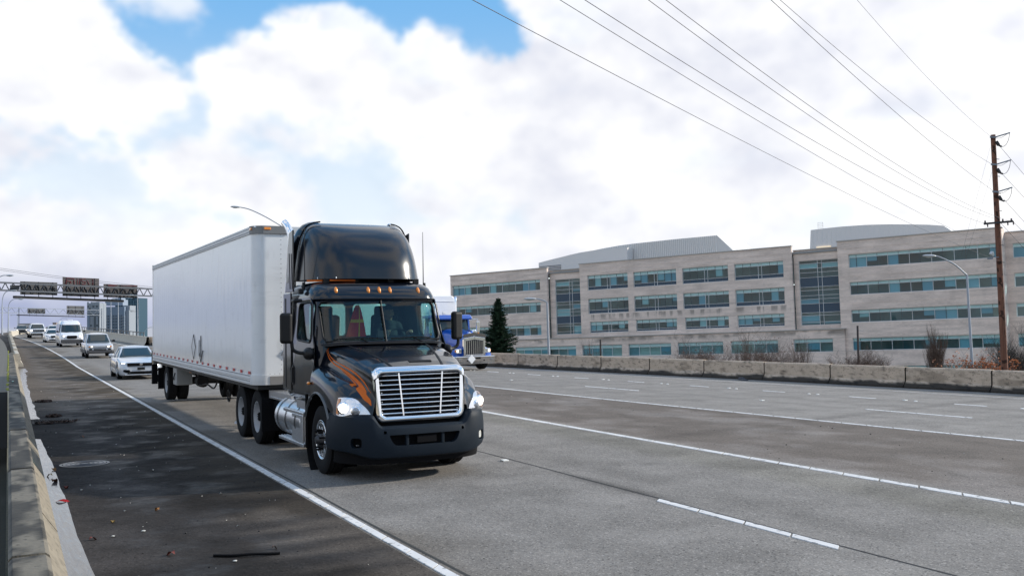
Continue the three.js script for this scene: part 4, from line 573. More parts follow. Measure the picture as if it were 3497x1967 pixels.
// ---------------------------------------------------------------- white dry-van trailer; local origin under its front edge, z forward
{
  const T = thing('box_trailer', 'long white box trailer with red reflector patches behind the black truck', 'trailer', [5.3, 0, -17.86]);
  T.rotation.x = 0.004;
  const L = 13.95, hw = 1.29, y0 = 1.30, y1 = 4.0, R = 0.24;
  const r = rng(12), whiteTex = dataTex(1024, 512, (x, y) => { const u = x / 1024, v = y / 512, run = tfbm(u, v * 0.05, 96, 3, 5), n = tfbm(u, v, 6, 5, 8), f = tfbm(u, v, 48, 3, 2); const dirt = sstep(0.62, 0.8, run) * 0.10 + sstep(0.55, 0.8, n) * 0.06 + sstep(0.7, 0.8, f) * 0.05; const b = 0.78 * (1 - dirt); return [b * 0.985, b, b * 1.02]; });
  const white = mat([1, 1, 1], 0.30, 0, { map: whiteTex, clearcoat: 0.5, clearcoatRoughness: 0.12 });
  // one skin: left side, front with rounded corners, right side; the sheets bulge a little between the posts
  const post = 0.405, bulge = (s, y) => 0.006 * sin(s / post * PI) ** 2 * sin((y - y0) / (y1 - y0) * PI) + 0.012 * (fbm(s * 0.5, y * 0.8, 3, 44) - 0.5);
  const path = []; const n1 = 140; for (let i = 0; i <= n1; i++) path.push([-hw, -L + (L - R) * i / n1, -1, 0]); for (let i = 1; i < 12; i++) { const a = i / 12 * PI / 2; path.push([-hw + R - R * cos(a), -R + R * sin(a), -cos(a), sin(a)]); } for (let i = 0; i <= 24; i++) path.push([-hw + R + (2 * hw - 2 * R) * i / 24, 0, 0, 1]); for (let i = 1; i < 12; i++) { const a = i / 12 * PI / 2; path.push([hw - R + R * sin(a), -R + R * cos(a), sin(a), cos(a)]); } for (let i = 0; i <= n1; i++) path.push([hw, -R - (L - R) * i / n1, 1, 0]);
  let acc = 0; const arc = path.map((p, i) => i ? (acc += hypot(p[0] - path[i - 1][0], p[1] - path[i - 1][1])) : 0);
  part('box', grid(path.length - 1, 24, (u, v) => { const i = Math.round(u * (path.length - 1)), p = path[i], y = lerp(y0, y1, v), b = bulge(arc[i], y) * (i < n1 - 2 || i > path.length - n1 + 2 ? 1 : 0.2); return [p[0] + p[2] * b, y, p[1] + p[3] * b]; }, (u, v) => [arc[Math.round(u * (path.length - 1))] / 14, v]), white, T);
  part('roof', [bx(2 * hw - 0.05, 0.03, L - 0.1, 0, 4.085, -L / 2)], M.alu, T);
  part('rear_frame', [bx(0.12, 2.95, 0.08, -hw + 0.05, 2.65, -L - 0.02), bx(0.12, 2.95, 0.08, hw - 0.05, 2.65, -L - 0.02), bx(2.6, 0.16, 0.08, 0, 4.04, -L - 0.02), bx(2.6, 0.3, 0.1, 0, 1.17, -L - 0.02)], M.brushed, T);
  part('door', [bx(1.2, 2.65, 0.05, -0.61, 2.63, -L - 0.01), bx(1.2, 2.65, 0.05, 0.61, 2.63, -L - 0.01)], white, T);
  // rails swept round the same path
  const rail = (ya, yb, off, nm, m) => part(nm, [grid(path.length - 1, 3, (u, v) => { const p = path[Math.round(u * (path.length - 1))], o = v === 0 || v === 1 ? 0 : off; return [p[0] + p[2] * o, v < 0.5 ? (v === 0 ? ya : ya + 0.003) : (v === 1 ? yb : yb - 0.003), p[1] + p[3] * o]; })], m, T);
  const railM = mat([0.60, 0.60, 0.60], 0.42, 0.35), railG = mat([0.52, 0.52, 0.52], 0.45, 0.3);
  rail(3.96, 4.10, 0.018, 'top_rail', railM);
  const lowRail = rail(1.14, 1.33, 0.016, 'bottom_rail', mat([0.66, 0.66, 0.66], 0.45, 0.15));
  part('rail_ridge', [bx(0.014, 0.018, L - 0.4, -hw - 0.02, 1.255, -L / 2 - 0.1), bx(0.014, 0.014, L - 0.4, -hw - 0.02, 1.165, -L / 2 - 0.1)], railM, lowRail);
  part('corner_cap', [rbx(0.5, 0.15, 0.02, 0.006, -hw + 0.42, 4.03, 0.022), cyl(R + 0.024, R + 0.024, 0.15, 16, -hw + R, 4.03, -R)], mat([0.22, 0.22, 0.22], 0.5, 0.4), T);
  part('front_sill', [bx(2.0, 0.16, 0.03, 0, 1.22, 0.012)], mat([0.24, 0.23, 0.22], 0.55, 0.3), T);
  // reflective tape, each patch its own
  const red = mat([0.55, 0.035, 0.03], 0.4), tapeW = mat([0.7, 0.7, 0.7], 0.35);
  for (let k = 0; k < 20; k++) { const z = -0.35 - k * 0.70; part('red_reflector', bx(0.006, 0.055, 0.15, -hw - 0.014, 1.365, z), red, T); part('white_reflector', bx(0.005, 0.05, 0.15, -hw - 0.0125, 1.363, z - 0.16), tapeW, T); }
  // rivets
  const rv = []; const rg = new THREE.SphereGeometry(0.0095, 5, 3); for (let k = 0; k < 330; k++) { const z = -R - 0.02 - k * 0.0415; rv.push(rg.clone().translate(-hw - 0.017, 1.31, z)); if (k % 3) { rv.push(rg.clone().translate(-hw - 0.017, 1.21, z)); } if (k % 2) rv.push(rg.clone().translate(-hw - 0.019, 4.0, z), rg.clone().translate(-hw - 0.019, 4.06, z)); }
  const rf = new THREE.SphereGeometry(0.009, 6, 4).scale(1, 1, 0.25); for (const x of [-0.78, -0.52]) for (let y = 1.42; y < 3.95; y += 0.09) rv.push(rf.clone().translate(x, y, 0.002)); for (let x = -1.0; x < 0.9; x += 0.09) rv.push(rf.clone().translate(x, 1.345, 0.018), rf.clone().translate(x, 4.02, 0.02));
  part('rivets', rv, mat([0.30, 0.30, 0.31], 0.5, 0.5), T).userData.kind = 'stuff';
  // placard holders: thin diamond frames, partly torn
  const dark = mat([0.03, 0.03, 0.035], 0.6), S = (z, y) => [-hw - 0.016, y, z];
  part('placard_mark', [bar(S(-6.45, 2.02), S(-6.17, 1.72), 0.014), bar(S(-6.17, 1.72), S(-6.45, 1.42), 0.010), bar(S(-6.45, 1.42), S(-6.72, 1.72), 0.008), bar(S(-6.72, 1.72), S(-6.45, 2.02), 0.008)], dark, T);
  part('placard_mark', [bar(S(-5.45, 2.0), S(-5.45, 1.5), 0.05, 0.01), bar(S(-5.45, 1.38), S(-5.18, 1.66), 0.016), bar(S(-5.45, 1.38), S(-5.66, 1.6), 0.012), bar(S(-5.68, 1.52), S(-5.66, 1.9), 0.012)], dark, T);
  const F = (x, y) => [x, y, 0.012]; part('placard_holder', [bar(F(-0.43, 1.98), F(-0.78, 1.72), 0.02), bar(F(-0.78, 1.72), F(-0.43, 1.45), 0.02), bar(F(-0.43, 1.45), F(-0.08, 1.72), 0.02), bar(F(-0.08, 1.72), F(-0.43, 1.98), 0.02)], M.alu, T);
  part('marker_light', [rbx(0.03, 0.05, 0.14, 0.012, -hw - 0.01, 4.05, -0.20), rbx(0.13, 0.05, 0.03, 0.012, -hw + 0.25, 4.05, 0.03)], M.amber, T);
  part('marker_light', [new THREE.SphereGeometry(0.05, 12, 8).translate(-1.12, 1.06, -8.0)], M.amber, T);
  part('rear_light', [new THREE.SphereGeometry(0.05, 10, 8).translate(-hw + 0.06, 1.13, -L - 0.06)], M.redLens, T);
  // underside
  const under = part('underframe', [bx(2.4, 0.1, L - 0.2, 0, 1.1, -L / 2), ...[-0.5, 0.5].map((x) => bx(0.1, 0.28, 3.4, x, 0.92, -11.9)), cyl(0.07, 0.07, 1.9, 12, 0, 0.51, -12.45, 'x'), cyl(0.16, 0.16, 0.5, 14, 0.0, 0.75, -11.4, 'x')], M.frame, T);
  for (const s of [-1, 1]) {
    const lg = part('landing_leg', [bx(0.14, 0.95, 0.14, s * 0.82, 0.72, -3.2), bx(0.10, 0.3, 0.10, s * 0.82, 0.3, -3.2), bar([s * 0.82, 0.55, -3.2], [s * 0.6, 1.08, -4.6], 0.06), bar([s * 0.82, 0.5, -3.2], [s * 0.2, 1.05, -3.2], 0.05)], M.trim, T);
    part('foot', [cyl(0.16, 0.18, 0.05, 12, s * 0.82, 0.16, -3.2)], M.steelWhite, lg);
    dualWheel(T, s * 0.98, -12.45, s);
    part('mud_flap', [bx(0.6, 0.65, 0.012, s * 0.95, 0.62, -13.15)], M.matte, T);
  }
  const tb = part('tool_box', [rbx(0.42, 0.52, 0.62, 0.02, -0.98, 0.84, -10.2)], mat([0.30, 0.31, 0.31], 0.5, 0.4), T);
  part('box_handle', [tube([[-1.2, 0.92, -10.1], [-1.22, 0.80, -10.15], [-1.2, 0.72, -10.3]], 0.015)], M.trim, tb);
  part('hose', [tube([[-0.7, 0.9, -9.8], [-0.7, 0.62, -9.2], [-0.65, 0.68, -8.4], [-0.6, 0.62, -7.6], [-0.6, 0.95, -7.0]], 0.022), ], M.trim, T); part('hand_wheel', [new THREE.TorusGeometry(0.13, 0.02, 6, 18).rotateY(PI / 2).translate(-0.75, 0.60, -5.0)], M.trim, T); part('air_tank', [cyl(0.16, 0.16, 0.4, 14, -0.6, 0.70, -9.4, 'z')], M.trim, T);
  part('underride_guard', [bx(2.5, 0.12, 0.1, 0, 0.52, -L - 0.15), bx(0.1, 0.75, 0.1, -0.95, 0.85, -L - 0.13), bx(0.1, 0.75, 0.1, 0.95, 0.85, -L - 0.13), bx(0.16, 1.05, 0.18, -1.22, 0.92, -L - 0.2)], M.matte, T);
  const fr = part('tail_light', [bx(0.10, 0.07, 0.03, -1.16, 1.2, -L - 0.08)], M.redLens, T);
}
// ---------------------------------------------------------------- brick office block beyond the right barrier; local x along the front, z out towards the road
{
  const Bd = thing('office_building', 'long brick office block with ribbon windows and curved grey roof screens', 'building');
  const ex = V3(0.45369, 0.02719, 0.89074).normalize(), ey = V3(0, 0.99953, -0.03051), ez = new THREE.Vector3().crossVectors(ex, ey).normalize();
  Bd.applyMatrix4(new THREE.Matrix4().makeBasis(ex, ey, ez).setPosition(90.313, 0, -140));
  const X0 = -36, XW = 112, Y0 = -12, YH = 26;
  const brick = dataTex(2048, 1024, (px, py) => {
    const x = X0 + px / 2048 * XW, y = Y0 + py / 1024 * YH;
    const course = hash2(floor(px / 7 + (py & 1 ? 3 : 0)), py >> 1, 4), n = fbm(x * 0.35, y * 0.8, 4, 3), long = vnoise(x * 0.45, y * 3.1, 9), fine = hash2(px, py, 8);
    let b = 0.70 * (0.86 + 0.20 * (course - 0.5) + 0.22 * (n - 0.5) + 0.22 * (long - 0.5) + 0.12 * (fine - 0.5)), r = 1.19, bl = 0.865;
    const rows = (py % 78) < 2 ? 0.80 : 1; b *= rows;
    // soot that has run below the second-storey sills and the base coping
    const run = fbm(x * 1.6, y * 0.25, 4, 41), s1 = sstep(3.25, 3.05, y) * sstep(1.9, 2.9, y) * (x > -2.5 && x < 34.5 ? 1 : 0) * sstep(0.48, 0.66, run), s2 = sstep(-0.78, -0.95, y) * sstep(-1.9, -1.2, y) * (x > -17 && x < 42.5 ? 1 : 0) * sstep(0.42, 0.66, fbm(x * 0.5, y * 0.6, 4, 47)), s3 = sstep(0.62, 0.75, fbm(x * 0.35, y * 0.15, 4, 51)) * 0.3;
    const dirt = clamp(s1 * 0.75 + s2 * 0.8 + s3 * 0.5); b *= 1 - 0.62 * dirt; r -= 0.04 * dirt;
    return [b * r, b * 0.985, b * bl];
  }, false);
  const brickM = mat([1, 1, 1], 0.9, 0, { map: brick }), coping = mat([0.46, 0.43, 0.40], 0.8), frameM = mat([0.62, 0.64, 0.65], 0.45), darkF = mat([0.10, 0.12, 0.13], 0.5);
  const teal = (c, k) => { const m = mat(c, 0.01, 0, { transmission: 1, thickness: 0, ior: 1.6, specularIntensity: 0.75 }); m.specularColor = new THREE.Color().setRGB(...k); return m; };
  const glassM = [teal([0.40, 0.68, 0.76], [0.45, 0.85, 1.0]), teal([0.32, 0.60, 0.70], [0.4, 0.8, 1.0]), teal([0.50, 0.76, 0.80], [0.5, 0.9, 1.0])];
  const spandrelM = mat([0.028, 0.062, 0.10], 0.06, 0, { specularIntensity: 0.6 }), blindM = mat([0.62, 0.66, 0.66], 0.9), shelfM = mat([0.86, 0.90, 0.88], 0.9), transomM = teal([0.72, 0.88, 0.90], [0.6, 0.9, 1.0]), backM = mat([0.30, 0.36, 0.38], 0.9), floorM = mat([0.22, 0.24, 0.25], 0.9), ceilM = mat([0.5, 0.53, 0.54], 0.9);
  const R = rng(404);
  const rect = (x0, y0, x1, y1) => [[x0, y0], [x1, y0], [x1, y1], [x0, y1]];
  function wall(name, x0, y0, x1, y1, z, d, holes, m = brickM) {
    const g = extr(rect(x0, y0, x1, y1), d, 0, holes.map((h) => rect(...h).reverse())).translate(0, 0, z - d), p = g.attributes.position, uv = []; for (let i = 0; i < p.count; i++) uv.push((p.getX(i) - p.getZ(i) * 0.7 - X0) / XW, (p.getY(i) - Y0) / YH); g.setAttribute('uv', new THREE.Float32BufferAttribute(uv, 2)); g.computeVertexNormals();
    return part(name, g, m, Bd);
  }
  // a window: opening x0..x1, y0..y1 at depth z; vx / vy are the mullion lines inside it; kinds per row: 't' transom, 'p' pane, 's' spandrel
  function windowUnit(x0, y0, x1, y1, z, vx, vy, kinds, major = []) {
    const W = new THREE.Group(); W.name = 'window'; Bd.add(W);
    const X = [x0, ...vx, x1], Y = [y0, ...vy, y1], fr = [], minor = [], f = 0.075;
    fr.push(bx(x1 - x0, f, 0.09, (x0 + x1) / 2, y0 + f / 2, z - 0.02), bx(x1 - x0, f, 0.09, (x0 + x1) / 2, y1 - f / 2, z - 0.02), bx(f, y1 - y0 - 2 * f, 0.09, x0 + f / 2, (y0 + y1) / 2, z - 0.02), bx(f, y1 - y0 - 2 * f, 0.09, x1 - f / 2, (y0 + y1) / 2, z - 0.02));
    for (const y of vy) fr.push(bx(x1 - x0 - 2 * f, 0.055, 0.074, (x0 + x1) / 2, y, z - 0.022));
    vx.forEach((x, i) => (major.length === 0 || major.includes(i) ? fr : minor).push(bx(major.length === 0 || major.includes(i) ? 0.06 : 0.035, y1 - y0 - 2 * f, major.includes(i) || major.length === 0 ? 0.082 : 0.05, x, (y0 + y1) / 2, z - 0.026)));
    part('frame', fr, frameM, W); if (minor.length) part('mullions', minor, darkF, W).userData.kind = 'stuff';
    const tr = [], sp = [];
    for (let j = 0; j < Y.length - 1; j++) for (let i = 0; i < X.length - 1; i++) {
      const g = new THREE.PlaneGeometry(X[i + 1] - X[i] - 0.03, Y[j + 1] - Y[j] - 0.03).translate((X[i] + X[i + 1]) / 2, (Y[j] + Y[j + 1]) / 2, z - 0.045 + (R() - 0.5) * 0.004); const tilt = (R() - 0.5) * 0.012; g.translate(-(X[i] + X[i + 1]) / 2, 0, -z).rotateY(tilt).translate((X[i] + X[i + 1]) / 2, 0, z);
      if (kinds[j] === 't') tr.push(g); else if (kinds[j] === 's') sp.push(g);
      else { part('pane', g, glassM[floor(R() * 3)], W); if (R() < 0.34 && X[i + 1] - X[i] > 0.8) { const full = R() < 0.5 ? 1 : 0.4 + 0.5 * R(), h = (Y[j + 1] - Y[j]) * full; part('blind', bx(X[i + 1] - X[i] - 0.08, h, 0.02, (X[i] + X[i + 1]) / 2, Y[j + 1] - h / 2, z - 0.22), blindM, W); } }
    }
    if (tr.length) { part('transom_panes', tr, transomM, W).userData.kind = 'stuff'; const j = kinds.indexOf('t'); if (kinds.length <= 3) part('light_shelf', bx(x1 - x0 - 0.1, Y[j + 1] - Y[j] - 0.1, 0.03, (x0 + x1) / 2, (Y[j] + Y[j + 1]) / 2, z - 0.20), shelfM, W); }
    if (sp.length) part('spandrel_panes', sp, spandrelM, W).userData.kind = 'stuff';
    return W;
  }
  const ribbon = (x0, x1, yb, yt, z, start, pitch = 1.485) => { const v = []; for (let x = start; x < x1 - 0.4; x += pitch) if (x > x0 + 0.4) v.push(x); const major = v.map((_, i) => i).filter((i) => i % 2 === 1); windowUnit(x0, yb, x1, yt, z, v, [yt - 0.5], ['p', 't'], major); };
  const rowsT = [10.05, 5.95, 1.85], rowsB = [8.1, 4.08, -0.05];
  // left wing
  wall('wall', -32.2, -12, -9.85, 12.0, 0, 0.45, rowsT.map((t, i) => [-31.75, rowsB[i], -11.42, t]).concat([[-31.75, -4.1, -18.2, -2.2]]));
  rowsT.forEach((t, i) => ribbon(-31.75, -11.42, rowsB[i], t, -0.22, -30.35)); ribbon(-31.75, -18.2, -4.1, -2.2, -0.22, -30.35);
  // stair shafts, set back
  for (const [a, b, m1, m2, side] of [[-9.85, -2.99, -5.84, -5.23, -8.75], [34.93, 41.9, 38.52, 39.14, 35.68]]) {
    wall('wall', a, -12, b, 11.45, -0.9, 0.4, [[side, -0.08, b - 0.04, 9.8]]);
    windowUnit(side, -0.08, b - 0.04, 9.8, -1.05, [m1, m2], [0.42, 1.4, 1.85, 3.2, 3.9, 4.45, 5.22, 5.76, 7.2, 7.95, 8.6, 9.32], ['p', 'p', 't', 's', 'p', 'p', 'p', 't', 's', 'p', 'p', 'p', 't']);
    part('coping', bx(b - a, 0.12, 0.7, (a + b) / 2, 11.5, -1.05), coping, Bd);
  }
  // middle block with three storeys of four wide windows
  const mids = []; for (let k = 0; k < 4; k++) { const x = -1.44 + 9.03 * k; mids.push([x, x + 7.95]); }
  const mT = [10.04, 5.94, 1.93], mB = [7.44, 3.32, 0.0];
  wall('wall', -2.99, -12, 34.93, 12.12, 0, 0.45, mids.flatMap(([a, b]) => mT.map((t, i) => [a + (i === 2 ? 0.2 : 0), mB[i], b - (i === 2 ? 0.2 : 0), t])));
  for (const [a, b] of mids) mT.forEach((t, i) => { const o = i === 2 ? 0.2 : 0; windowUnit(a + o, mB[i], b - o, t, -0.22, [1.3, 2.6, 3.85, 4.4, 5.7, 6.95].map((q) => a + q), i < 2 ? [mB[i] + 0.62, t - 0.56] : [mB[i] + 0.36, t - 0.56], ['s', 'p', 't'], [2, 3]); });
  // right wing
  const rT = [10.17, 6.07, 1.95, -2.18, -6.3], rB = [8.17, 4.16, 0.09, -4.04, -8.2];
  wall('wall', 41.9, -12, 64.0, 12.2, 0.0, 0.45, rT.map((t, i) => [43.47, rB[i], 63.3, t]));
  rT.forEach((t, i) => ribbon(43.47, 63.3, rB[i], t, -0.22, 44.53));
  // wing that continues past the corner, set back
  wall('wall', 64.0, -12, 76, 11.7, -2.6, 0.45, rT.map((t, i) => [64.9, rB[i], 75, t])); rT.forEach((t, i) => ribbon(64.9, 75, rB[i], t, -2.82, 66.4));
  wall('wall', 63.55, -12, 64.0, 12.2, -0.452, 2.2, []);
  // ground-floor front, a little forward, with its coping
  const bases = [[-16.94, -3.91], [-2.67, 5.2], [6.44, 14.35], [15.55, 23.46], [24.72, 32.4], [34.82, 40.75]];
  wall('wall', -17.3, -12, 42.5, -0.8, 0.5, 0.46, bases.map(([a, b]) => [a, -4.12, b, -2.12]));
  for (const [a, b] of bases) { const n = Math.round((b - a) / 1.98), v = Array.from({ length: n - 1 }, (_, i) => lerp(a, b, (i + 1) / n)); windowUnit(a, -4.12, b, -2.12, 0.28, v, [-2.68], ['p', 't']); }
  part('base_coping', bx(60.2, 0.14, 0.72, 12.6, -0.73, 0.32), coping, Bd);
  for (const [a, b, y, z] of [[-32.3, -9.75, 12.06, 0], [-3.1, 35.03, 12.18, 0], [41.8, 64.1, 12.26, 0], [64.1, 76, 11.76, -2.6]]) part('coping', bx(b - a, 0.13, 0.66, (a + b) / 2, y, z - 0.2), coping, Bd);
  // soldier-course bands, slightly proud
  for (const [a, b] of [[-32.2, -9.85], [-2.99, 34.93], [41.9, 64.0]]) for (const y of [11.1, 10.35]) part('brick_band', (() => { const g = bx(b - a - 0.01, 0.10, 0.03, (a + b) / 2, y, 0.014), p = g.attributes.position, uv = []; for (let i = 0; i < p.count; i++) uv.push((p.getX(i) - X0) / XW, (p.getY(i) - Y0) / YH); g.setAttribute('uv', new THREE.Float32BufferAttribute(uv, 2)); return g; })(), brickM, Bd);
  for (const [a, b] of [[-32.2, -11], [42.1, 64.0]]) for (const y of [7.0, 2.95]) part('brick_band', (() => { const g = bx(b - a - 0.3, 0.06, 0.03, (a + b) / 2, y, 0.014), p = g.attributes.position, uv = []; for (let i = 0; i < p.count; i++) uv.push((p.getX(i) - X0) / XW, (p.getY(i) - Y0) / YH); g.setAttribute('uv', new THREE.Float32BufferAttribute(uv, 2)); return g; })(), brickM, Bd);
  // body behind the front: end wall, roof, storeys and a core wall
  part('end_wall', [bx(0.4, 23.9, 26, -31.98, 0.0, -13.5)], mat([0.30, 0.285, 0.27], 0.9), Bd);
  part('roof_deck', [bx(95.5, 0.3, 26, 15.9, 11.1, -13.7)], mat([0.3, 0.3, 0.3], 0.9), Bd);
  part('rear_wall', [bx(95.5, 23, 0.4, 15.9, 0, -26.5)], mat([0.30, 0.285, 0.27], 0.9), Bd);
  for (const y of [10.75, 6.75, 2.65, -1.45, -5.6]) { part('ceiling', bx(94.5, 0.12, 3.6, 16.1, y - 0.3, -3.3), ceilM, Bd); part('floor_slab', bx(94.5, 0.3, 3.6, 16.1, y - 0.06, -3.3), floorM, Bd); }
  part('core_wall', [bx(95, 22, 0.2, 16, -0.2, -5.2)], backM, Bd);
  // strip lights seen inside
  const stripM = mat([1, 0.9, 0.75], 0.5, 0, { emissive: new THREE.Color(1, 0.80, 0.52), emissiveIntensity: 0.5 });
  for (let k = 0; k < 14; k++) { const row = floor(R() * 3), x = -28 + R() * 90; part('strip_light', bx(1.2 + R(), 0.04, 0.25, x, [10.36, 6.36, 2.26][row], -1.8 - R() * 2.5), stripM, Bd); }
  const panelM = mat([1, 0.96, 0.9], 0.5, 0, { emissive: new THREE.Color(0.9, 1.0, 1.0), emissiveIntensity: 3.2 });
  for (const y of [10.75, 6.75, 2.65, -1.45, -5.6]) { const q = []; for (let x = -29; x < 62; x += 2.97) if (R() < 0.72) q.push(bx(1.2, 0.03, 0.3, x + (R() - 0.5), y - 0.39, -2.2 - R() * 2)); part('added_fill_panels', q, panelM, Bd).userData.kind = 'stuff'; }  // cool glowing panels added to brighten the rooms behind the glass
  // curved roof screens
  const metal = mat([0.66, 0.635, 0.61], 0.6), metalL = mat([0.72, 0.70, 0.67], 0.6), metalD = mat([0.58, 0.565, 0.545], 0.6);
  const s1 = [[-19.5, 12], [0.12, 12], [0.26, 15.66], [-2.5, 15.75], [-7.56, 15.71], [-10, 15.55], [-12.03, 15.33], [-14.39, 15.0], [-17.2, 14.65], [-19.5, 14.3]];
  const sc = part('roof_screen', [extr(s1, 2.2).translate(0, 0, -14.2)], metal, Bd);
  const s2 = [[-12.0, 12], [20.0, 12], [19.95, 13.5], [16.9, 16.6], [8.88, 16.64], [0.26, 16.56], [-3, 16.45], [-6.22, 16.22], [-9, 15.95], [-12.02, 15.55]];
  const sd = part('roof_screen', [extr(s2, 12).translate(0, 0, -26.4)], metalD, Bd);
  const ribs = []; const topAt = (P, x) => { let y = 0; for (let i = 0; i < P.length; i++) { const a = P[i], b = P[(i + 1) % P.length]; if ((a[0] - x) * (b[0] - x) <= 0 && a[0] !== b[0]) y = max(y, lerp(a[1], b[1], (x - a[0]) / (b[0] - a[0]))); } return y; };
  for (let x = -11.8; x < 16.9; x += 0.38) ribs.push(bx(0.13, topAt(s2, x) - 12, 0.09, x, (topAt(s2, x) + 12) / 2 - 0.02, -14.36)); part('seams', ribs, metalL, sd).userData.kind = 'stuff';
  const sk = new THREE.BufferGeometry(); sk.setAttribute('position', new THREE.Float32BufferAttribute([16.9, 16.6, -14.39, 20.0, 12, -14.39, 20.6, 12, -17, 16.9, 16.6, -14.39, 20.6, 12, -17, 17.5, 16.6, -17], 3)); sk.computeVertexNormals(); part('sloped_end', [sk], metalL, sd);
  const vents = []; for (let y = 12.1; y < 13.6; y += 0.28) vents.push(bx(5, 0.1, 0.1, -16.8, y, -11.95)); part('louvre', vents, mat([0.12, 0.13, 0.16], 0.6), sc);
  const s3 = [[33.93, 11.5], [55.9, 11.5], [55.64, 13.5], [54.5, 14.44], [52.4, 14.8], [50.17, 15.06], [46.59, 15.45], [42.9, 15.70], [39.1, 15.78], [36.5, 15.75], [34.28, 15.68]];
  const se = part('roof_screen', [extr(s3, 12).translate(0, 0, -24)], metal, Bd);
  const seam3 = []; for (let x = 34.6; x < 55; x += 0.75) seam3.push(bx(0.035, topAt(s3, x) - 11.5, 0.04, x, (topAt(s3, x) + 11.5) / 2 - 0.02, -11.985)); part('seams', seam3, metalL, se).userData.kind = 'stuff';
  part('ladder', [bx(0.06, 1.3, 0.06, 35.4, 16.2, -12.4), bx(0.06, 1.3, 0.06, 36.2, 16.2, -12.4), ...[15.9, 16.2, 16.5, 16.8].map((y) => bx(0.74, 0.05, 0.05, 35.8, y, -12.4))], metalL, se);
  part('warm_strip', [bx(2.3, 0.22, 0.25, 36.3, 12.75, -11.85)], mat([0.8, 0.7, 0.55], 0.5, 0, { emissive: new THREE.Color(1, 0.75, 0.45), emissiveIntensity: 0.45 }), se);  // small warm-coloured strip with weak emission
  part('roof_hatch', [bx(5, 0.8, 3, 27, 12.0, -4)], mat([0.42, 0.42, 0.40], 0.7), Bd);
}
// ---------------------------------------------------------------- the queue of cars
const carGlass = mat([0.018, 0.030, 0.034], 0.03, 0, { ior: 1.55 });
const smallTyre = tyreGeo(0.325, 0.21, 0.215, 28, 3), bigTyre = tyreGeo(0.40, 0.27, 0.24, 28, 3);
function spline(keys, z, c) { let i = 0; while (i < keys.length - 2 && z < keys[i + 1][0]) i++; const f = clamp((z - keys[i][0]) / (keys[i + 1][0] - keys[i][0])), a = keys[max(0, i - 1)], b = keys[i], d = keys[i + 1], e = keys[min(keys.length - 1, i + 2)]; return cr(a[c], b[c], d[c], e[c], f); }
// keys run from the nose (largest z) to the tail: [z, half width, top y, bottom y]
function carBody(S) {
  const z0 = S.keys[0][0], z1 = S.keys[S.keys.length - 1][0], nz = 64;
  const ring = (z) => { const hw = spline(S.keys, z, 1), yt = spline(S.keys, z, 2), yb = spline(S.keys, z, 3), m = lerp(yb, yt, 0.55); return [[0, yt], [hw * 0.5, yt - 0.008], [hw * 0.80, yt - 0.03], [hw * 0.94, yt - 0.085], [hw, m], [hw * 0.995, lerp(yb, yt, 0.3)], [hw * 0.96, yb + 0.06], [hw * 0.88, yb]]; };
  const prof = (z, t) => { const P = ring(z), q = t * (P.length - 1), i = min(P.length - 2, floor(q)), f = q - i, a = P[max(0, i - 1)], b = P[i], c = P[i + 1], d = P[min(P.length - 1, i + 2)], mir = i === 0 ? [-P[1][0], P[1][1]] : a; return [cr(mir[0], b[0], c[0], d[0], f), cr(mir[1], b[1], c[1], d[1], f)]; };
  const arch = (z, y) => { for (const w of S.axles) { const d = hypot(z - w, y - S.r); if (d < S.r + 0.06) return true; } return false; };
  const g = grid(28, nz, (u, v) => { const z = lerp(z0, z1, v), t = abs(u * 2 - 1), [x, y] = prof(z, t), s = u < 0.5 ? -1 : 1; return [s * x * (arch(z, y) && t > 0.55 ? 0.86 : 1), y, z]; });
  const cap = (z) => { const P = []; for (let i = 0; i <= 24; i++) { const u = i / 24, t = abs(u * 2 - 1), [x, y] = prof(z, t); P.push([(u < 0.5 ? -1 : 1) * x, y]); } const s = new THREE.ShapeGeometry(shapeOf(P)); s.translate(0, 0, z); return s; };
  return [g, cap(z0), cap(z1)];
}
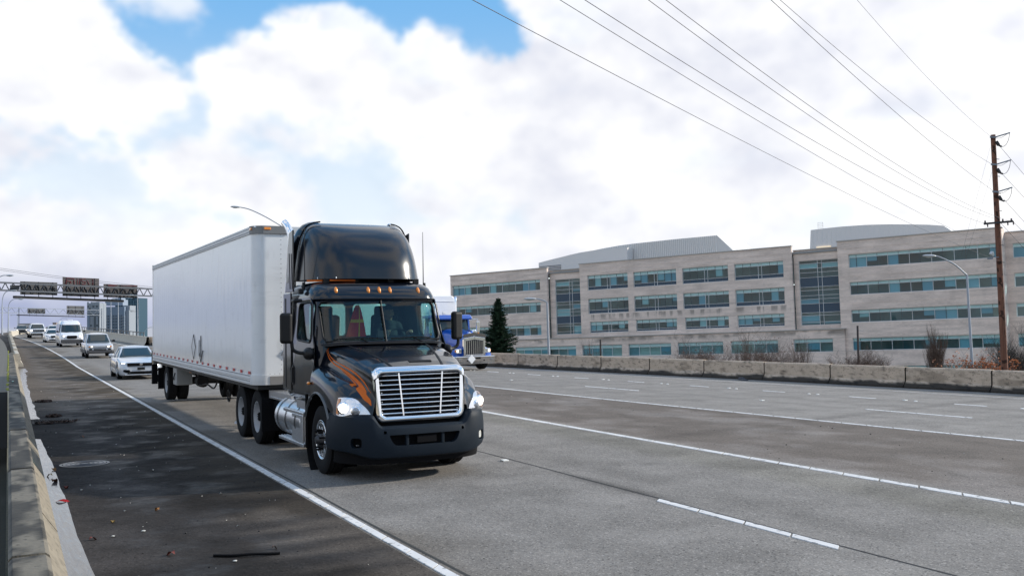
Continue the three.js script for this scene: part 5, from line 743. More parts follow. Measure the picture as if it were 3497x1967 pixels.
function makeCar(S, label, group) {
  const T = thing(S.name, label, S.cat, [0, 0, 0], 0, 'vehicles queued behind the black truck');
  part('body', carBody(S), S.paint, T);
  // cabin: base ring at the belt, top ring at the roof
  const c = S.cab, n = 40, base = (t, o = 0) => { const a = t * 2 * PI, cx = sin(a), cz = cos(a), q = 0.32, x = Math.sign(cx) * pow(abs(cx), q), z = Math.sign(cz) * pow(abs(cz), q); return [x, z]; };
  const lev = (y) => { const f = clamp((y - c.y0) / (c.y1 - c.y0)); return [lerp(c.w0, c.w1, f) , lerp(c.zf0, c.zf1, pow(f, 1.05)), lerp(c.zr0, c.zr1, f)]; };
  const pt = (t, y, o) => { const [w, zf, zr] = lev(y), [x, z] = base(t); return [x * (w + o), y, lerp(zr - o, zf + o, (z + 1) / 2)]; };
  part('window_glass', [grid(56, 8, (u, v) => pt(u, lerp(c.y0 - 0.06, c.y1, v), 0))], carGlass, T);
  const roof = grid(40, 6, (u, v) => { const r = v, [w, zf, zr] = lev(c.y1), [x, z] = base(u); return [x * (w + 0.02) * (1 - r * 0.98), c.y1 + (S.H - c.y1) * (1 - pow(1 - r, S.roofExp ?? 2.2)), lerp(lerp(zr - 0.02, zf + 0.03, (z + 1) / 2), (zf + zr) / 2, r * 0.98)]; });
  const rim = grid(40, 2, (u, v) => pt(u, c.y1 - 0.05 + 0.05 * v, 0.012 + 0.01 * v));
  part('roof', [roof, rim], S.paint, T);
  const pill = []; const P = (t, y) => pt(t, y, 0.012); for (const s of [-1, 1]) { for (const t of c.pillars) { const tt = s < 0 ? 1 - t : t; pill.push(bar(P(tt, c.y0 - 0.04), P(tt, c.y1 - 0.02), 0.07, 0.05)); } } pill.forEach((g, i) => part('pillar', g, c.pillarDark && i % c.pillars.length ? M.trim : S.paint, T));
  for (const s of [-1, 1]) {
    const mi = part('mirror', [rbx(0.2, 0.15, 0.12, 0.05, s * (S.keys[4][1] + 0.13), c.y0 + 0.08, c.zf0 - 0.42)], S.mirrorM ?? S.paint, T);
    part('mirror_arm', [bx(0.14, 0.04, 0.06, s * (S.keys[4][1] + 0.02), c.y0 + 0.02, c.zf0 - 0.42)], M.trim, mi);
    for (const z of S.axles) { const w = new THREE.Group(); w.name = 'wheel'; w.position.set(s * (S.track), S.r, z); T.add(w); part('tyre', S.r > 0.36 ? bigTyre : smallTyre, M.rubber, w).scale.setScalar(S.r / (S.r > 0.36 ? 0.40 : 0.325)); part('rim', [cyl(0.2, 0.2, 0.04, 20, s * 0.075, 0, 0, 'x'), ...ringN(5, 0.11, (a, b, q) => bx(0.05, 0.05, 0.2, s * 0.09, a, b, q))], S.rimM ?? M.alu, w); }
    S.lamps(s, T);
  }
  S.front(T);
  for (const o of T.children) if (/headlight|grille|lower|emblem|splitter|plate|fog|nose|bumper|tow|air_dam/.test(o.name) && !/cladding/.test(o.name)) o.position.z += 0.055;
  part('underbody', [bx(S.keys[4][1] * 1.6, 0.12, (S.keys[0][0] - S.keys[S.keys.length - 1][0]) * 0.92, 0, S.keys[4][3] + 0.08, 0)], M.matte, T);
  return T;
}
function park(T, s, o) { const p = road(s, o); T.position.set(...p); T.rotation.y = headingAt(s); if (s > 58) T.rotation.x = 0.0125; }
const silver = mat([0.52, 0.55, 0.60], 0.28, 0.2, { clearcoat: 1, clearcoatRoughness: 0.05 }), silver2 = mat([0.44, 0.46, 0.50], 0.3, 0.25, { clearcoat: 1, clearcoatRoughness: 0.06 }), whiteP = mat([0.70, 0.71, 0.74], 0.28, 0, { clearcoat: 1, clearcoatRoughness: 0.05 }), cladding = mat([0.055, 0.055, 0.06], 0.6);
{ // silver sedan, low nose
  const T = makeCar({ name: 'sedan', cat: 'car', paint: silver, H: 1.42, r: 0.325, axles: [1.38, -1.32], track: 0.77,
    keys: [[2.31, 0.56, 0.60, 0.28], [2.27, 0.68, 0.68, 0.22], [2.16, 0.80, 0.75, 0.18], [1.95, 0.865, 0.80, 0.17], [1.3, 0.895, 0.905, 0.17], [0.75, 0.90, 0.955, 0.17], [-0.5, 0.90, 0.96, 0.18], [-1.5, 0.89, 0.98, 0.19], [-2.1, 0.84, 0.97, 0.22], [-2.33, 0.72, 0.9, 0.30]],
    cab: { y0: 0.94, y1: 1.36, w0: 0.80, w1: 0.58, zf0: 0.88, zf1: 0.02, zr0: -1.75, zr1: -0.95, pillars: [0.122, 0.25, 0.385] },
    lamps: (s, T) => { const h = part('headlight', [rbx(0.44, 0.10, 0.22, 0.04, s * 0.60, 0.70, 2.06, 0.15, s * 0.55, s * 0.10)], mat([0.7, 0.74, 0.78], 0.1, 0.4), T); part('lamp', [bx(0.16, 0.03, 0.03, s * 0.70, 0.70, 2.12, 0, s * 0.6)], M.lamp, h); part('lower_intake', [rbx(0.30, 0.15, 0.10, 0.04, s * 0.58, 0.37, 2.20, 0, s * 0.5, s * 0.2)], M.matte, T); },
    front: (T) => { part('grille', [rbx(1.1, 0.13, 0.08, 0.03, 0, 0.64, 2.26)], M.matte, T); part('grille_bar', [rbx(1.2, 0.045, 0.06, 0.02, 0, 0.715, 2.24)], M.chrome, T); part('emblem', [rbx(0.12, 0.09, 0.02, 0.02, 0, 0.66, 2.315)], M.chrome, T); part('lower_grille', [rbx(0.9, 0.10, 0.05, 0.02, 0, 0.31, 2.245)], M.matte, T); part('splitter', [rbx(1.3, 0.035, 0.1, 0.015, 0, 0.215, 2.23)], silver, T); part('number_plate', [bx(0.3, 0.11, 0.01, 0, 0.47, 2.30)], M.trim, T); },
  }, 'silver sedan with slim headlights directly behind the trailer'); park(T, 46.0, 5.02);
}
{ // silver compact SUV
  const T = makeCar({ name: 'suv', cat: 'car', paint: silver2, H: 1.70, r: 0.345, axles: [1.40, -1.28], track: 0.77, mirrorM: M.trim,
    keys: [[2.25, 0.74, 0.86, 0.36], [2.12, 0.86, 0.98, 0.32], [1.7, 0.90, 1.03, 0.31], [1.2, 0.905, 1.06, 0.31], [0.8, 0.905, 1.08, 0.31], [-1, 0.905, 1.10, 0.31], [-2.0, 0.89, 1.1, 0.34], [-2.25, 0.84, 1.05, 0.42]],
    cab: { y0: 1.07, y1: 1.63, w0: 0.84, w1: 0.66, zf0: 1.0, zf1: 0.28, zr0: -2.15, zr1: -1.9, pillars: [0.122, 0.25, 0.375] },
    lamps: (s, T) => { const h = part('headlight', [rbx(0.42, 0.10, 0.05, 0.02, s * 0.56, 0.80, 2.21, 0, s * 0.15)], mat([0.5, 0.5, 0.5], 0.15, 0.6), T); part('lamp', [rbx(0.16, 0.085, 0.03, 0.03, s * 0.50, 0.80, 2.235)], M.lamp, h); part('turn_signal', [rbx(0.14, 0.085, 0.03, 0.02, s * 0.70, 0.80, 2.20, 0, s * 0.3)], M.amber, h); part('fog_pocket', [rbx(0.18, 0.13, 0.04, 0.03, s * 0.60, 0.60, 2.20, 0, s * 0.2)], M.matte, T); part('lower_cladding', [rbx(0.06, 0.24, 3.9, 0.02, s * 0.905, 0.46, -0.05)], cladding, T); },
    front: (T) => { part('lower_bumper', [rbx(1.66, 0.22, 0.2, 0.06, 0, 0.46, 2.16)], cladding, T); part('grille', [rbx(0.78, 0.05, 0.04, 0.015, 0, 0.655, 2.245), rbx(0.78, 0.05, 0.04, 0.015, 0, 0.585, 2.245)], M.matte, T); part('nose_bar', [rbx(0.6, 0.07, 0.03, 0.02, 0, 0.80, 2.24)], silver2, T); part('bumper_trim', [rbx(0.7, 0.02, 0.03, 0.008, 0, 0.62, 2.258)], silver2, T); },
  }, 'silver compact suv with amber corner lights between the van and sedan'); park(T, 73.3, 5.62);
}
{ // tall white van
  const T = makeCar({ name: 'van', cat: 'van', paint: whiteP, H: 2.45, r: 0.345, axles: [1.95, -1.7], track: 0.87, mirrorM: M.trim, rimM: M.steelWhite,
    keys: [[2.95, 0.80, 0.98, 0.36], [2.82, 0.96, 1.12, 0.30], [2.45, 1.01, 1.28, 0.30], [2.1, 1.02, 1.40, 0.30], [1.6, 1.02, 1.42, 0.30], [-1.5, 1.02, 1.42, 0.30], [-2.8, 1.01, 1.42, 0.34], [-2.98, 0.98, 1.4, 0.4]],
    roofExp: 9, cab: { y0: 1.36, y1: 2.10, w0: 0.97, w1: 0.89, zf0: 2.25, zf1: 1.62, zr0: -2.9, zr1: -2.88, pillars: [0.122] },
    lamps: (s, T) => { const h = part('headlight', [rbx(0.30, 0.22, 0.1, 0.05, s * 0.72, 1.02, 2.80, 0, s * 0.4)], mat([0.6, 0.6, 0.62], 0.15, 0.4), T); part('lamp', [rbx(0.16, 0.12, 0.03, 0.05, s * 0.68, 1.02, 2.86, 0, s * 0.4)], M.lamp, h); part('cargo_side', [bx(0.02, 0.74, 4.2, s * 0.945, 1.75, -0.75, 0, 0, s * 0.105)], whiteP, T); part('hood_vent', [bx(0.2, 0.015, 0.05, s * 0.35, 1.38, 2.25, 0.3)], M.trim, T); },
    front: (T) => { part('grille', [extr(rrect(-0.44, -0.14, 0.44, 0.14, 0.10), 0.06, 0.015).translate(0, 0.93, 2.90)], M.matte, T); part('grille_bars', [-0.05, 0.02, 0.09].map((y) => rbx(0.8, 0.018, 0.02, 0.006, 0, 0.93 + y - 0.03, 2.96)), M.trim, T).userData.kind = 'stuff'; part('lower_bumper', [rbx(1.84, 0.34, 0.25, 0.08, 0, 0.55, 2.84)], cladding, T); part('roof_pod', [rbx(0.45, 0.09, 0.7, 0.04, 0, 2.48, 0.6)], whiteP, T); },
  }, 'tall white passenger van with black grille and raised roof pod'); park(T, 99.9, 5.70);
}
{ // white mid-size sedan
  const T = makeCar({ name: 'sedan', cat: 'car', paint: whiteP, H: 1.46, r: 0.325, axles: [1.42, -1.38], track: 0.79,
    keys: [[2.42, 0.66, 0.72, 0.26], [2.3, 0.82, 0.80, 0.2], [2.0, 0.90, 0.86, 0.19], [1.35, 0.93, 0.93, 0.19], [0.8, 0.93, 0.98, 0.19], [-0.6, 0.93, 0.98, 0.2], [-1.6, 0.92, 1.0, 0.21], [-2.3, 0.85, 0.98, 0.25], [-2.43, 0.78, 0.92, 0.32]],
    cab: { y0: 0.96, y1: 1.39, w0: 0.83, w1: 0.60, zf0: 0.95, zf1: 0.05, zr0: -1.8, zr1: -1.0, pillars: [0.122, 0.25, 0.385] },
    lamps: (s, T) => { part('headlight', [rbx(0.36, 0.11, 0.24, 0.04, s * 0.66, 0.72, 2.16, 0.1, s * 0.6, s * 0.15)], mat([0.3, 0.33, 0.38], 0.1, 0.3), T); part('fog_trim', [rbx(0.3, 0.03, 0.04, 0.01, s * 0.56, 0.36, 2.30, 0, s * 0.3)], M.trim, T); },
    front: (T) => { part('grille', [extr(rrect(-0.38, -0.12, 0.38, 0.12, [0.12, 0.04, 0.04, 0.12]), 0.05, 0.01).translate(0, 0.63, 2.37)], M.trim, T); part('lower_grille', [rbx(1.1, 0.08, 0.05, 0.02, 0, 0.30, 2.36)], M.matte, T); part('plate', [bx(0.3, 0.10, 0.01, 0, 0.48, 2.43)], whiteP, T); },
  }, 'white sedan half hidden behind the tall white van'); park(T, 116.6, 5.45);
  const T2 = T.clone(); T2.name = numbered('sedan'); scene.add(T2); tag(T2, 'white roof of a car just visible behind the pickup', 'car', 'vehicles queued behind the black truck'); park(T2, 158, 8.9);
}
{ // white pickup
  const T = makeCar({ name: 'pickup_truck', cat: 'pickup', paint: whiteP, H: 1.90, r: 0.40, axles: [1.85, -1.8], track: 0.86, mirrorM: M.trim,
    keys: [[2.88, 0.92, 1.10, 0.48], [2.8, 0.98, 1.20, 0.44], [2.3, 1.0, 1.24, 0.44], [1.6, 1.0, 1.27, 0.44], [1.1, 1.0, 1.28, 0.44], [-0.5, 1.0, 1.28, 0.46], [-2.6, 0.99, 1.28, 0.5], [-2.9, 0.97, 1.27, 0.55]],
    cab: { y0: 1.26, y1: 1.82, w0: 0.92, w1: 0.72, zf0: 1.25, zf1: 0.55, zr0: -1.0, zr1: -0.8, pillars: [0.122, 0.25, 0.375] },
    lamps: (s, T) => { const h = part('headlight', [rbx(0.26, 0.26, 0.1, 0.03, s * 0.82, 1.0, 2.83, 0, s * 0.15)], mat([0.6, 0.6, 0.62], 0.15, 0.4), T); part('lamp', [rbx(0.2, 0.17, 0.03, 0.03, s * 0.82, 1.0, 2.89, 0, s * 0.15)], M.lamp, h); part('tow_hook', [rbx(0.06, 0.1, 0.06, 0.02, s * 0.45, 0.55, 2.92)], M.trim, T); },
    front: (T) => { part('grille', [rbx(1.30, 0.32, 0.08, 0.03, 0, 0.99, 2.86)], M.matte, T); part('grille_bar', [rbx(1.3, 0.07, 0.05, 0.015, 0, 1.0, 2.92)], M.chrome, T); part('front_bumper', [rbx(1.92, 0.2, 0.16, 0.05, 0, 0.68, 2.90)], M.brushed, T); part('air_dam', [rbx(1.7, 0.18, 0.1, 0.03, 0, 0.49, 2.84)], M.matte, T); },
  }, 'white pickup truck with lit headlights at the back of the queue'); park(T, 139.2, 5.35);
}
{ // a dark car far behind, only its lamps show well
  const dk = mat([0.05, 0.055, 0.06], 0.3, 0.2, { clearcoat: 1 });
  const T = makeCar({ name: 'hatchback', cat: 'car', paint: dk, H: 1.48, r: 0.325, axles: [1.3, -1.25], track: 0.75,
    keys: [[2.1, 0.7, 0.75, 0.25], [2.0, 0.83, 0.84, 0.2], [1.7, 0.87, 0.9, 0.2], [1.2, 0.88, 0.95, 0.2], [0.7, 0.88, 0.98, 0.2], [-1, 0.88, 1.0, 0.2], [-1.9, 0.86, 1.0, 0.25], [-2.1, 0.8, 0.95, 0.3]],
    cab: { y0: 0.97, y1: 1.40, w0: 0.8, w1: 0.6, zf0: 0.85, zf1: 0.1, zr0: -1.95, zr1: -1.5, pillars: [0.122, 0.25, 0.375] },
    lamps: (s, T) => { part('headlight', [rbx(0.24, 0.13, 0.1, 0.04, s * 0.64, 0.70, 2.0)], M.lampDim, T); }, front: (T) => { part('grille', [rbx(0.8, 0.14, 0.05, 0.03, 0, 0.55, 2.07)], M.matte, T); },
  }, 'dark car with one lit headlight peeking out left of the pickup'); park(T, 172, 5.0);
}
// ---------------------------------------------------------------- blue conventional truck on the far carriageway, and its trailer
{
  const blue = mat([0.010, 0.080, 0.40], 0.25, 0, { clearcoat: 1, clearcoatRoughness: 0.04 });
  const B = thing('semi_truck', 'bright blue semi truck with upright chrome radiator grille on the far lanes', 'truck', [21.55, -0.285, -45.0], 0.13);
  // z forward, origin under the bumper
  part('bumper', [rbx(2.42, 0.40, 0.22, 0.03, 0, 0.55, -0.11)], M.chrome, B);
  part('bumper_slot', [rbx(0.62, 0.09, 0.02, 0.01, 0.0, 0.64, 0.002)], M.matte, B);
  for (const x of [-0.52, 0.52]) part('tow_pin_hole', cyl(0.04, 0.04, 0.02, 10, x, 0.52, 0.002, 'z'), M.matte, B);
  for (const x of [-0.98, 0.98]) part('bumper_lamp', [rbx(0.17, 0.13, 0.03, 0.02, x, 0.56, 0.005)], mat([0.25, 0.25, 0.25], 0.2, 0.5), B);
  const pl = part('placard', [extr([[0, -0.24], [0.24, 0], [0, 0.24], [-0.24, 0]], 0.012).translate(-0.27, 0.60, 0.03)], mat([0.72, 0.73, 0.75], 0.5), B);
  part('grille_shell', [rbx(0.13, 0.86, 0.16, 0.02, -0.60, 1.20, -0.16), rbx(0.13, 0.86, 0.16, 0.02, 0.60, 1.20, -0.16), rbx(1.33, 0.06, 0.16, 0.015, 0, 0.80, -0.16), rbx(0.70, 0.17, 0.16, 0.02, -0.31, 1.655, -0.16, 0, 0, 0.13), rbx(0.70, 0.17, 0.16, 0.02, 0.31, 1.655, -0.16, 0, 0, -0.13)], M.chrome, B);
  part('grille_mesh', [bx(1.10, 0.80, 0.02, 0, 1.2, -0.16)], mat([0.02, 0.02, 0.024], 0.6), B);
  for (let k = 0; k < 8; k++) part('grille_bar', [rbx(0.03, 0.74, 0.03, 0.01, lerp(-0.46, 0.46, k / 7), 1.19, -0.10)], M.chrome, B);
  part('bug_shield', [extr([[-0.70, 1.70], [0, 1.82], [0.70, 1.70], [0.66, 1.88], [0, 1.98], [-0.66, 1.88]], 0.03).rotateX(-0.25).translate(0, 0.05, 0.32)], M.trim, B);
  const hood = grid(24, 14, (u, v) => { const x = lerp(-1, 1, u), w = lerp(0.68, 0.98, v), e = abs(x) ** 6; return [x * w, lerp(1.74, 2.12, v) + 0.06 * (1 - x * x) - 0.55 * e, lerp(-0.18, -2.05, v)]; }); part('hood', [hood], blue, B);
  for (const s of [-1, 1]) {
    part('hood_side', [grid(2, 10, (u, v) => [s * lerp(0.68, 0.98, v), lerp(lerp(1.26, 1.62, v), 0.75, u), lerp(-0.18, -2.05, v)])], blue, B);
    const fen = grid(10, 24, (u, v) => { const a = lerp(0.12, 2.9, v), r = 0.66; return [s * lerp(0.70, 1.2, u), 0.52 + (r + 0.02) * sin(a) + 0.04 * sin(u * PI), -1.05 + (r + 0.1) * cos(a)]; }); part('fender', [fen], blue, B);
    part('fender_lip', [grid(2, 24, (u, v) => { const a = lerp(0.12, 2.9, v), r = 0.68 - 0.1 * u; return [s * 1.2, 0.52 + r * sin(a), -1.05 + (r + 0.08) * cos(a)]; })], blue, B);
    const h = part('headlight', [rbx(0.34, 0.24, 0.16, 0.03, s * 0.90, 1.02, -0.28)], M.chrome, B); part('lamp', [rbx(0.13, 0.13, 0.02, 0.02, s * 0.98, 1.02, -0.20)], M.lampDim, h); part('dim_lamp', [rbx(0.12, 0.13, 0.02, 0.02, s * 0.83, 1.02, -0.20)], mat([0.3, 0.32, 0.34], 0.1, 0.4), h); part('side_marker', [rbx(0.05, 0.12, 0.08, 0.02, s * 1.08, 1.02, -0.26)], M.amber, h);
    const w = new THREE.Group(); w.name = 'wheel'; w.position.set(s * 1.02, 0.51, -1.05); B.add(w); part('tyre', TY.front, M.rubber, w); part('rim', [cyl(0.28, 0.28, 0.05, 24, s * 0.1, 0, 0, 'x')], M.brushed, w);
    dualWheel(B, s * 1.0, -6.2, s); dualWheel(B, s * 1.0, -7.5, s);
    part('door', [bx(0.03, 1.15, 1.05, s * 1.07, 1.75, -2.75)], blue, B); part('side_window', [bx(0.02, 0.5, 0.8, s * 1.04, 2.45, -2.75)], carGlass, B);
    const mi = part('mirror', [rbx(0.2, 0.62, 0.09, 0.03, s * 1.50, 2.25, -2.05)], M.chrome, B); part('mirror_bracket', [tube([[s * 1.5, 2.6, -2.08], [s * 1.5, 2.68, -2.1], [s * 1.0, 2.62, -2.2]], 0.014), tube([[s * 1.5, 1.95, -2.08], [s * 1.2, 1.9, -2.15], [s * 1.05, 1.8, -2.2]], 0.014)], M.chrome, mi); part('mirror_lamp', [new THREE.SphereGeometry(0.06, 10, 8).translate(s * 1.50, 1.88, -2.03)], M.amber, mi);
    part('exhaust_stack', [tube([[s * 1.0, 1.2, -3.55], [s * 1.0, 3.55, -3.55], [s * 1.02, 3.78, -3.58], [s * 1.10, 3.92, -3.68]], 0.075, 14, 40)], M.chrome, B);
    part('air_cleaner', [cyl(0.19, 0.19, 0.62, 20, s * 1.13, 1.72, -1.95), new THREE.SphereGeometry(0.19, 16, 8, 0, 2 * PI, 0, PI / 2).scale(1, 0.4, 1).translate(s * 1.13, 2.03, -1.95)], M.chrome, B);
    part('wiper', [tube([[s * 0.1, 2.16, -2.0], [s * 0.35, 2.22, -2.02], [s * 0.6, 2.2, -2.06]], 0.012, 5)], M.matte, B);
    part('fuel_tank', [cyl(0.31, 0.31, 1.5, 28, s * 0.92, 0.68, -3.9, 'z')], M.alu, B);
  }
  part('cab', [rbx(2.12, 0.95, 1.5, 0.06, 0, 1.68, -2.95), rbx(2.1, 0.7, 0.08, 0.03, 0, 2.4, -3.66), bx(0.10, 0.62, 0.12, -1.0, 2.44, -2.25, -0.12), bx(0.10, 0.62, 0.12, 1.0, 2.44, -2.25, -0.12), rbx(2.14, 0.22, 1.75, 0.10, 0, 2.82, -2.88, 0, 0, 0, 4)], blue, B);
  part('sun_visor', [rbx(2.1, 0.16, 0.20, 0.05, 0, 2.74, -2.0, -0.3)], blue, B);
  part('windscreen', [grid(12, 4, (u, v) => { const x = lerp(-0.97, 0.97, u); return [x, lerp(2.12, 2.74, v), lerp(-2.06, -2.22, v) - 0.10 * x * x]; })], carGlass, B);
  part('windscreen_bar', [bx(0.04, 0.6, 0.04, 0, 2.43, -2.13, -0.25)], blue, B);
  for (const x of [-0.8, -0.4, 0, 0.4, 0.8]) part('marker_light', [rbx(0.10, 0.05, 0.08, 0.02, x, 2.90, -2.12)], M.amber, B);
  for (const x of [-0.45, 0.45]) part('roof_light', [rbx(0.2, 0.15, 0.1, 0.03, x, 3.02, -2.4)], mat([0.7, 0.7, 0.68], 0.3, 0.3), B);
  part('air_horn', [tube([[-0.95, 2.98, -2.2], [-0.95, 3.0, -2.9]], 0.03)], M.chrome, B); part('antenna', [cyl(0.006, 0.01, 1.7, 5, -1.25, 3.2, -2.3)], M.trim, B);
  part('chassis', [bx(0.95, 0.3, 7.2, 0, 0.85, -4.3), bx(1.9, 0.14, 0.16, 0, 0.5, -1.05)], M.frame, B);
  const wt = mat([0.72, 0.74, 0.78], 0.35), T = thing('box_trailer', 'white trailer with rounded top edge behind the blue truck', 'trailer', [21.55, -0.285, -45.0], 0.13);
  const prof = rrect(-1.28, 1.2, 1.28, 4.02, [0.02, 0.22, 0.22, 0.02], 6), box = extr(prof, 12.5, 0.04); part('box', [box.translate(0, 0, -16.6)], wt, T);
  part('front_trim', [bx(2.5, 0.03, 0.02, 0, 3.70, -4.08)], mat([0.80, 0.81, 0.83], 0.3), T);
  part('underframe', [bx(2.2, 0.15, 12, 0, 1.12, -10.4)], M.frame, T); for (const s of [-1, 1]) { dualWheel(T, s * 0.98, -14.5, s); dualWheel(T, s * 0.98, -15.8, s); }
}
// ---------------------------------------------------------------- driver and the vest hung in the cab
function bodyMesh(bones, lo, size, res) {   // bones: [a, b, ra, rb]; one smooth surface
  const mc = new MarchingCubes(res, mat([1, 1, 1]), false, false, 60000), h = size / 2, k = 0.035; mc.isolation = 0; 
  const smin = (a, b) => { const q = max(k - abs(a - b), 0) / k; return min(a, b) - q * q * k * 0.25; };
  for (let z = 0; z < res; z++) for (let y = 0; y < res; y++) for (let x = 0; x < res; x++) {
    const p = [x, y, z].map((q, i) => lo[i] + (q / (res / 2) - 1) * h + h); let d = 1e3;
    for (const [a, b, ra, rb] of bones) { const ab = [b[0] - a[0], b[1] - a[1], b[2] - a[2]], ap = [p[0] - a[0], p[1] - a[1], p[2] - a[2]], t = clamp((ab[0] * ap[0] + ab[1] * ap[1] + ab[2] * ap[2]) / (ab[0] ** 2 + ab[1] ** 2 + ab[2] ** 2 + 1e-9)); d = smin(d, hypot(ap[0] - ab[0] * t, ap[1] - ab[1] * t, ap[2] - ab[2] * t) - lerp(ra, rb, t)); }
    mc.field[x + y * res + z * res * res] = -d;
  }
  mc.update(); const n = mc.count, g = new THREE.BufferGeometry(); g.setAttribute('position', new THREE.BufferAttribute(mc.positionArray.slice(0, n * 3), 3)); g.setAttribute('normal', new THREE.BufferAttribute(mc.normalArray.slice(0, n * 3), 3));
  return g.scale(h, h, h).translate(lo[0] + h, lo[1] + h, lo[2] + h);
}
{
  const P = thing('person', 'driver in dark clothes at the wheel of the black truck', 'person', [5.3, 0, -14.2]);
  const x = 0.5, cloth = mat([0.016, 0.018, 0.024], 0.9), skin = mat([0.30, 0.17, 0.11], 0.6), hair = mat([0.012, 0.010, 0.009], 0.8);
  const torso = [[[x, 1.76, -1.40], [x, 2.05, -1.42], 0.16, 0.17], [[x - 0.15, 2.20, -1.42], [x + 0.15, 2.20, -1.42], 0.095, 0.095], [[x, 2.05, -1.42], [x, 2.22, -1.41], 0.17, 0.12]];
  for (const s of [-1, 1]) torso.push([[x + s * 0.19, 2.20, -1.42], [x + s * 0.26, 1.97, -1.28], 0.062, 0.05], [[x + s * 0.26, 1.97, -1.28], [x + s * 0.20, 2.04, -1.02], 0.048, 0.036], [[x + s * 0.09, 1.75, -1.38], [x + s * 0.13, 1.76, -0.98], 0.10, 0.075], [[x + s * 0.13, 1.76, -0.98], [x + s * 0.13, 1.36, -0.82], 0.07, 0.05]);
  part('body', bodyMesh(torso, [x - 0.6, 1.2, -1.75], 1.25, 84), cloth, P);
  const hd = bodyMesh([[[x, 2.24, -1.40], [x, 2.32, -1.385], 0.055, 0.058], [[x, 2.42, -1.385], [x, 2.46, -1.39], 0.088, 0.09], [[x, 2.36, -1.345], [x, 2.385, -1.33], 0.048, 0.055], [[x, 2.405, -1.29], [x, 2.385, -1.282], 0.012, 0.016], [[x - 0.09, 2.42, -1.39], [x - 0.095, 2.40, -1.39], 0.016, 0.012], [[x + 0.09, 2.42, -1.39], [x + 0.095, 2.40, -1.39], 0.016, 0.012]], [x - 0.2, 2.16, -1.60], 0.42, 72);
  part('head', hd, skin, P);
  part('hair', bodyMesh([[[x, 2.47, -1.42], [x, 2.50, -1.38], 0.092, 0.078], [[x, 2.42, -1.44], [x, 2.38, -1.45], 0.08, 0.06]], [x - 0.2, 2.2, -1.62], 0.42, 40), hair, P);
  for (const s of [-1, 1]) { const hx = x + s * 0.20, B = [[[hx, 2.04, -1.02], [hx, 2.07, -0.94], 0.028, 0.03]]; for (let f = 0; f < 4; f++) { const o = (f - 1.5) * 0.018; B.push([[hx + o, 2.08, -0.92], [hx + o, 2.115, -0.885 + abs(o) * 0.2], 0.009, 0.0085], [[hx + o, 2.115, -0.885], [hx + o, 2.10, -0.855], 0.0085, 0.008]); } B.push([[hx - s * 0.03, 2.065, -0.96], [hx - s * 0.05, 2.10, -0.91], 0.011, 0.009]); part('hand', bodyMesh(B, [hx - 0.11, 1.98, -1.06], 0.24, 56), skin, P); }
  const V = thing('safety_vest', 'red safety vest with orange stripe hanging inside the windscreen', 'vest', [5.3, 0, -14.2]);
  const fold = (u, v) => { const w = lerp(0.03, 0.17, pow(v, 0.7)), x0 = -0.17 + lerp(-1, 1, u) * w - 0.03 * v; return [x0, 2.56 - 0.52 * v, -1.02 + 0.022 * sin(u * 11 + v * 3) - 0.02 * v]; };
  const front = grid(20, 20, fold), back = grid(20, 20, (u, v) => { const p = fold(1 - u, v); return [p[0], p[1], p[2] - 0.018]; });
  part('cloth', [front, back], mat([0.62, 0.03, 0.025], 0.85), V);
  part('stripe', [grid(20, 3, (u, v) => { const p = fold(u, 0.45 + 0.10 * v); return [p[0], p[1], p[2] + 0.003]; }), grid(3, 20, (u, v) => { const p = fold(0.62 + 0.10 * u, v); return [p[0], p[1], p[2] + 0.004]; })], mat([0.72, 0.42, 0.02], 0.7), V);
  part('hook', [tube([[-0.17, 2.55, -1.02], [-0.17, 2.66, -0.98], [-0.17, 2.85, -0.98]], 0.006, 5)], M.trim, V);
}
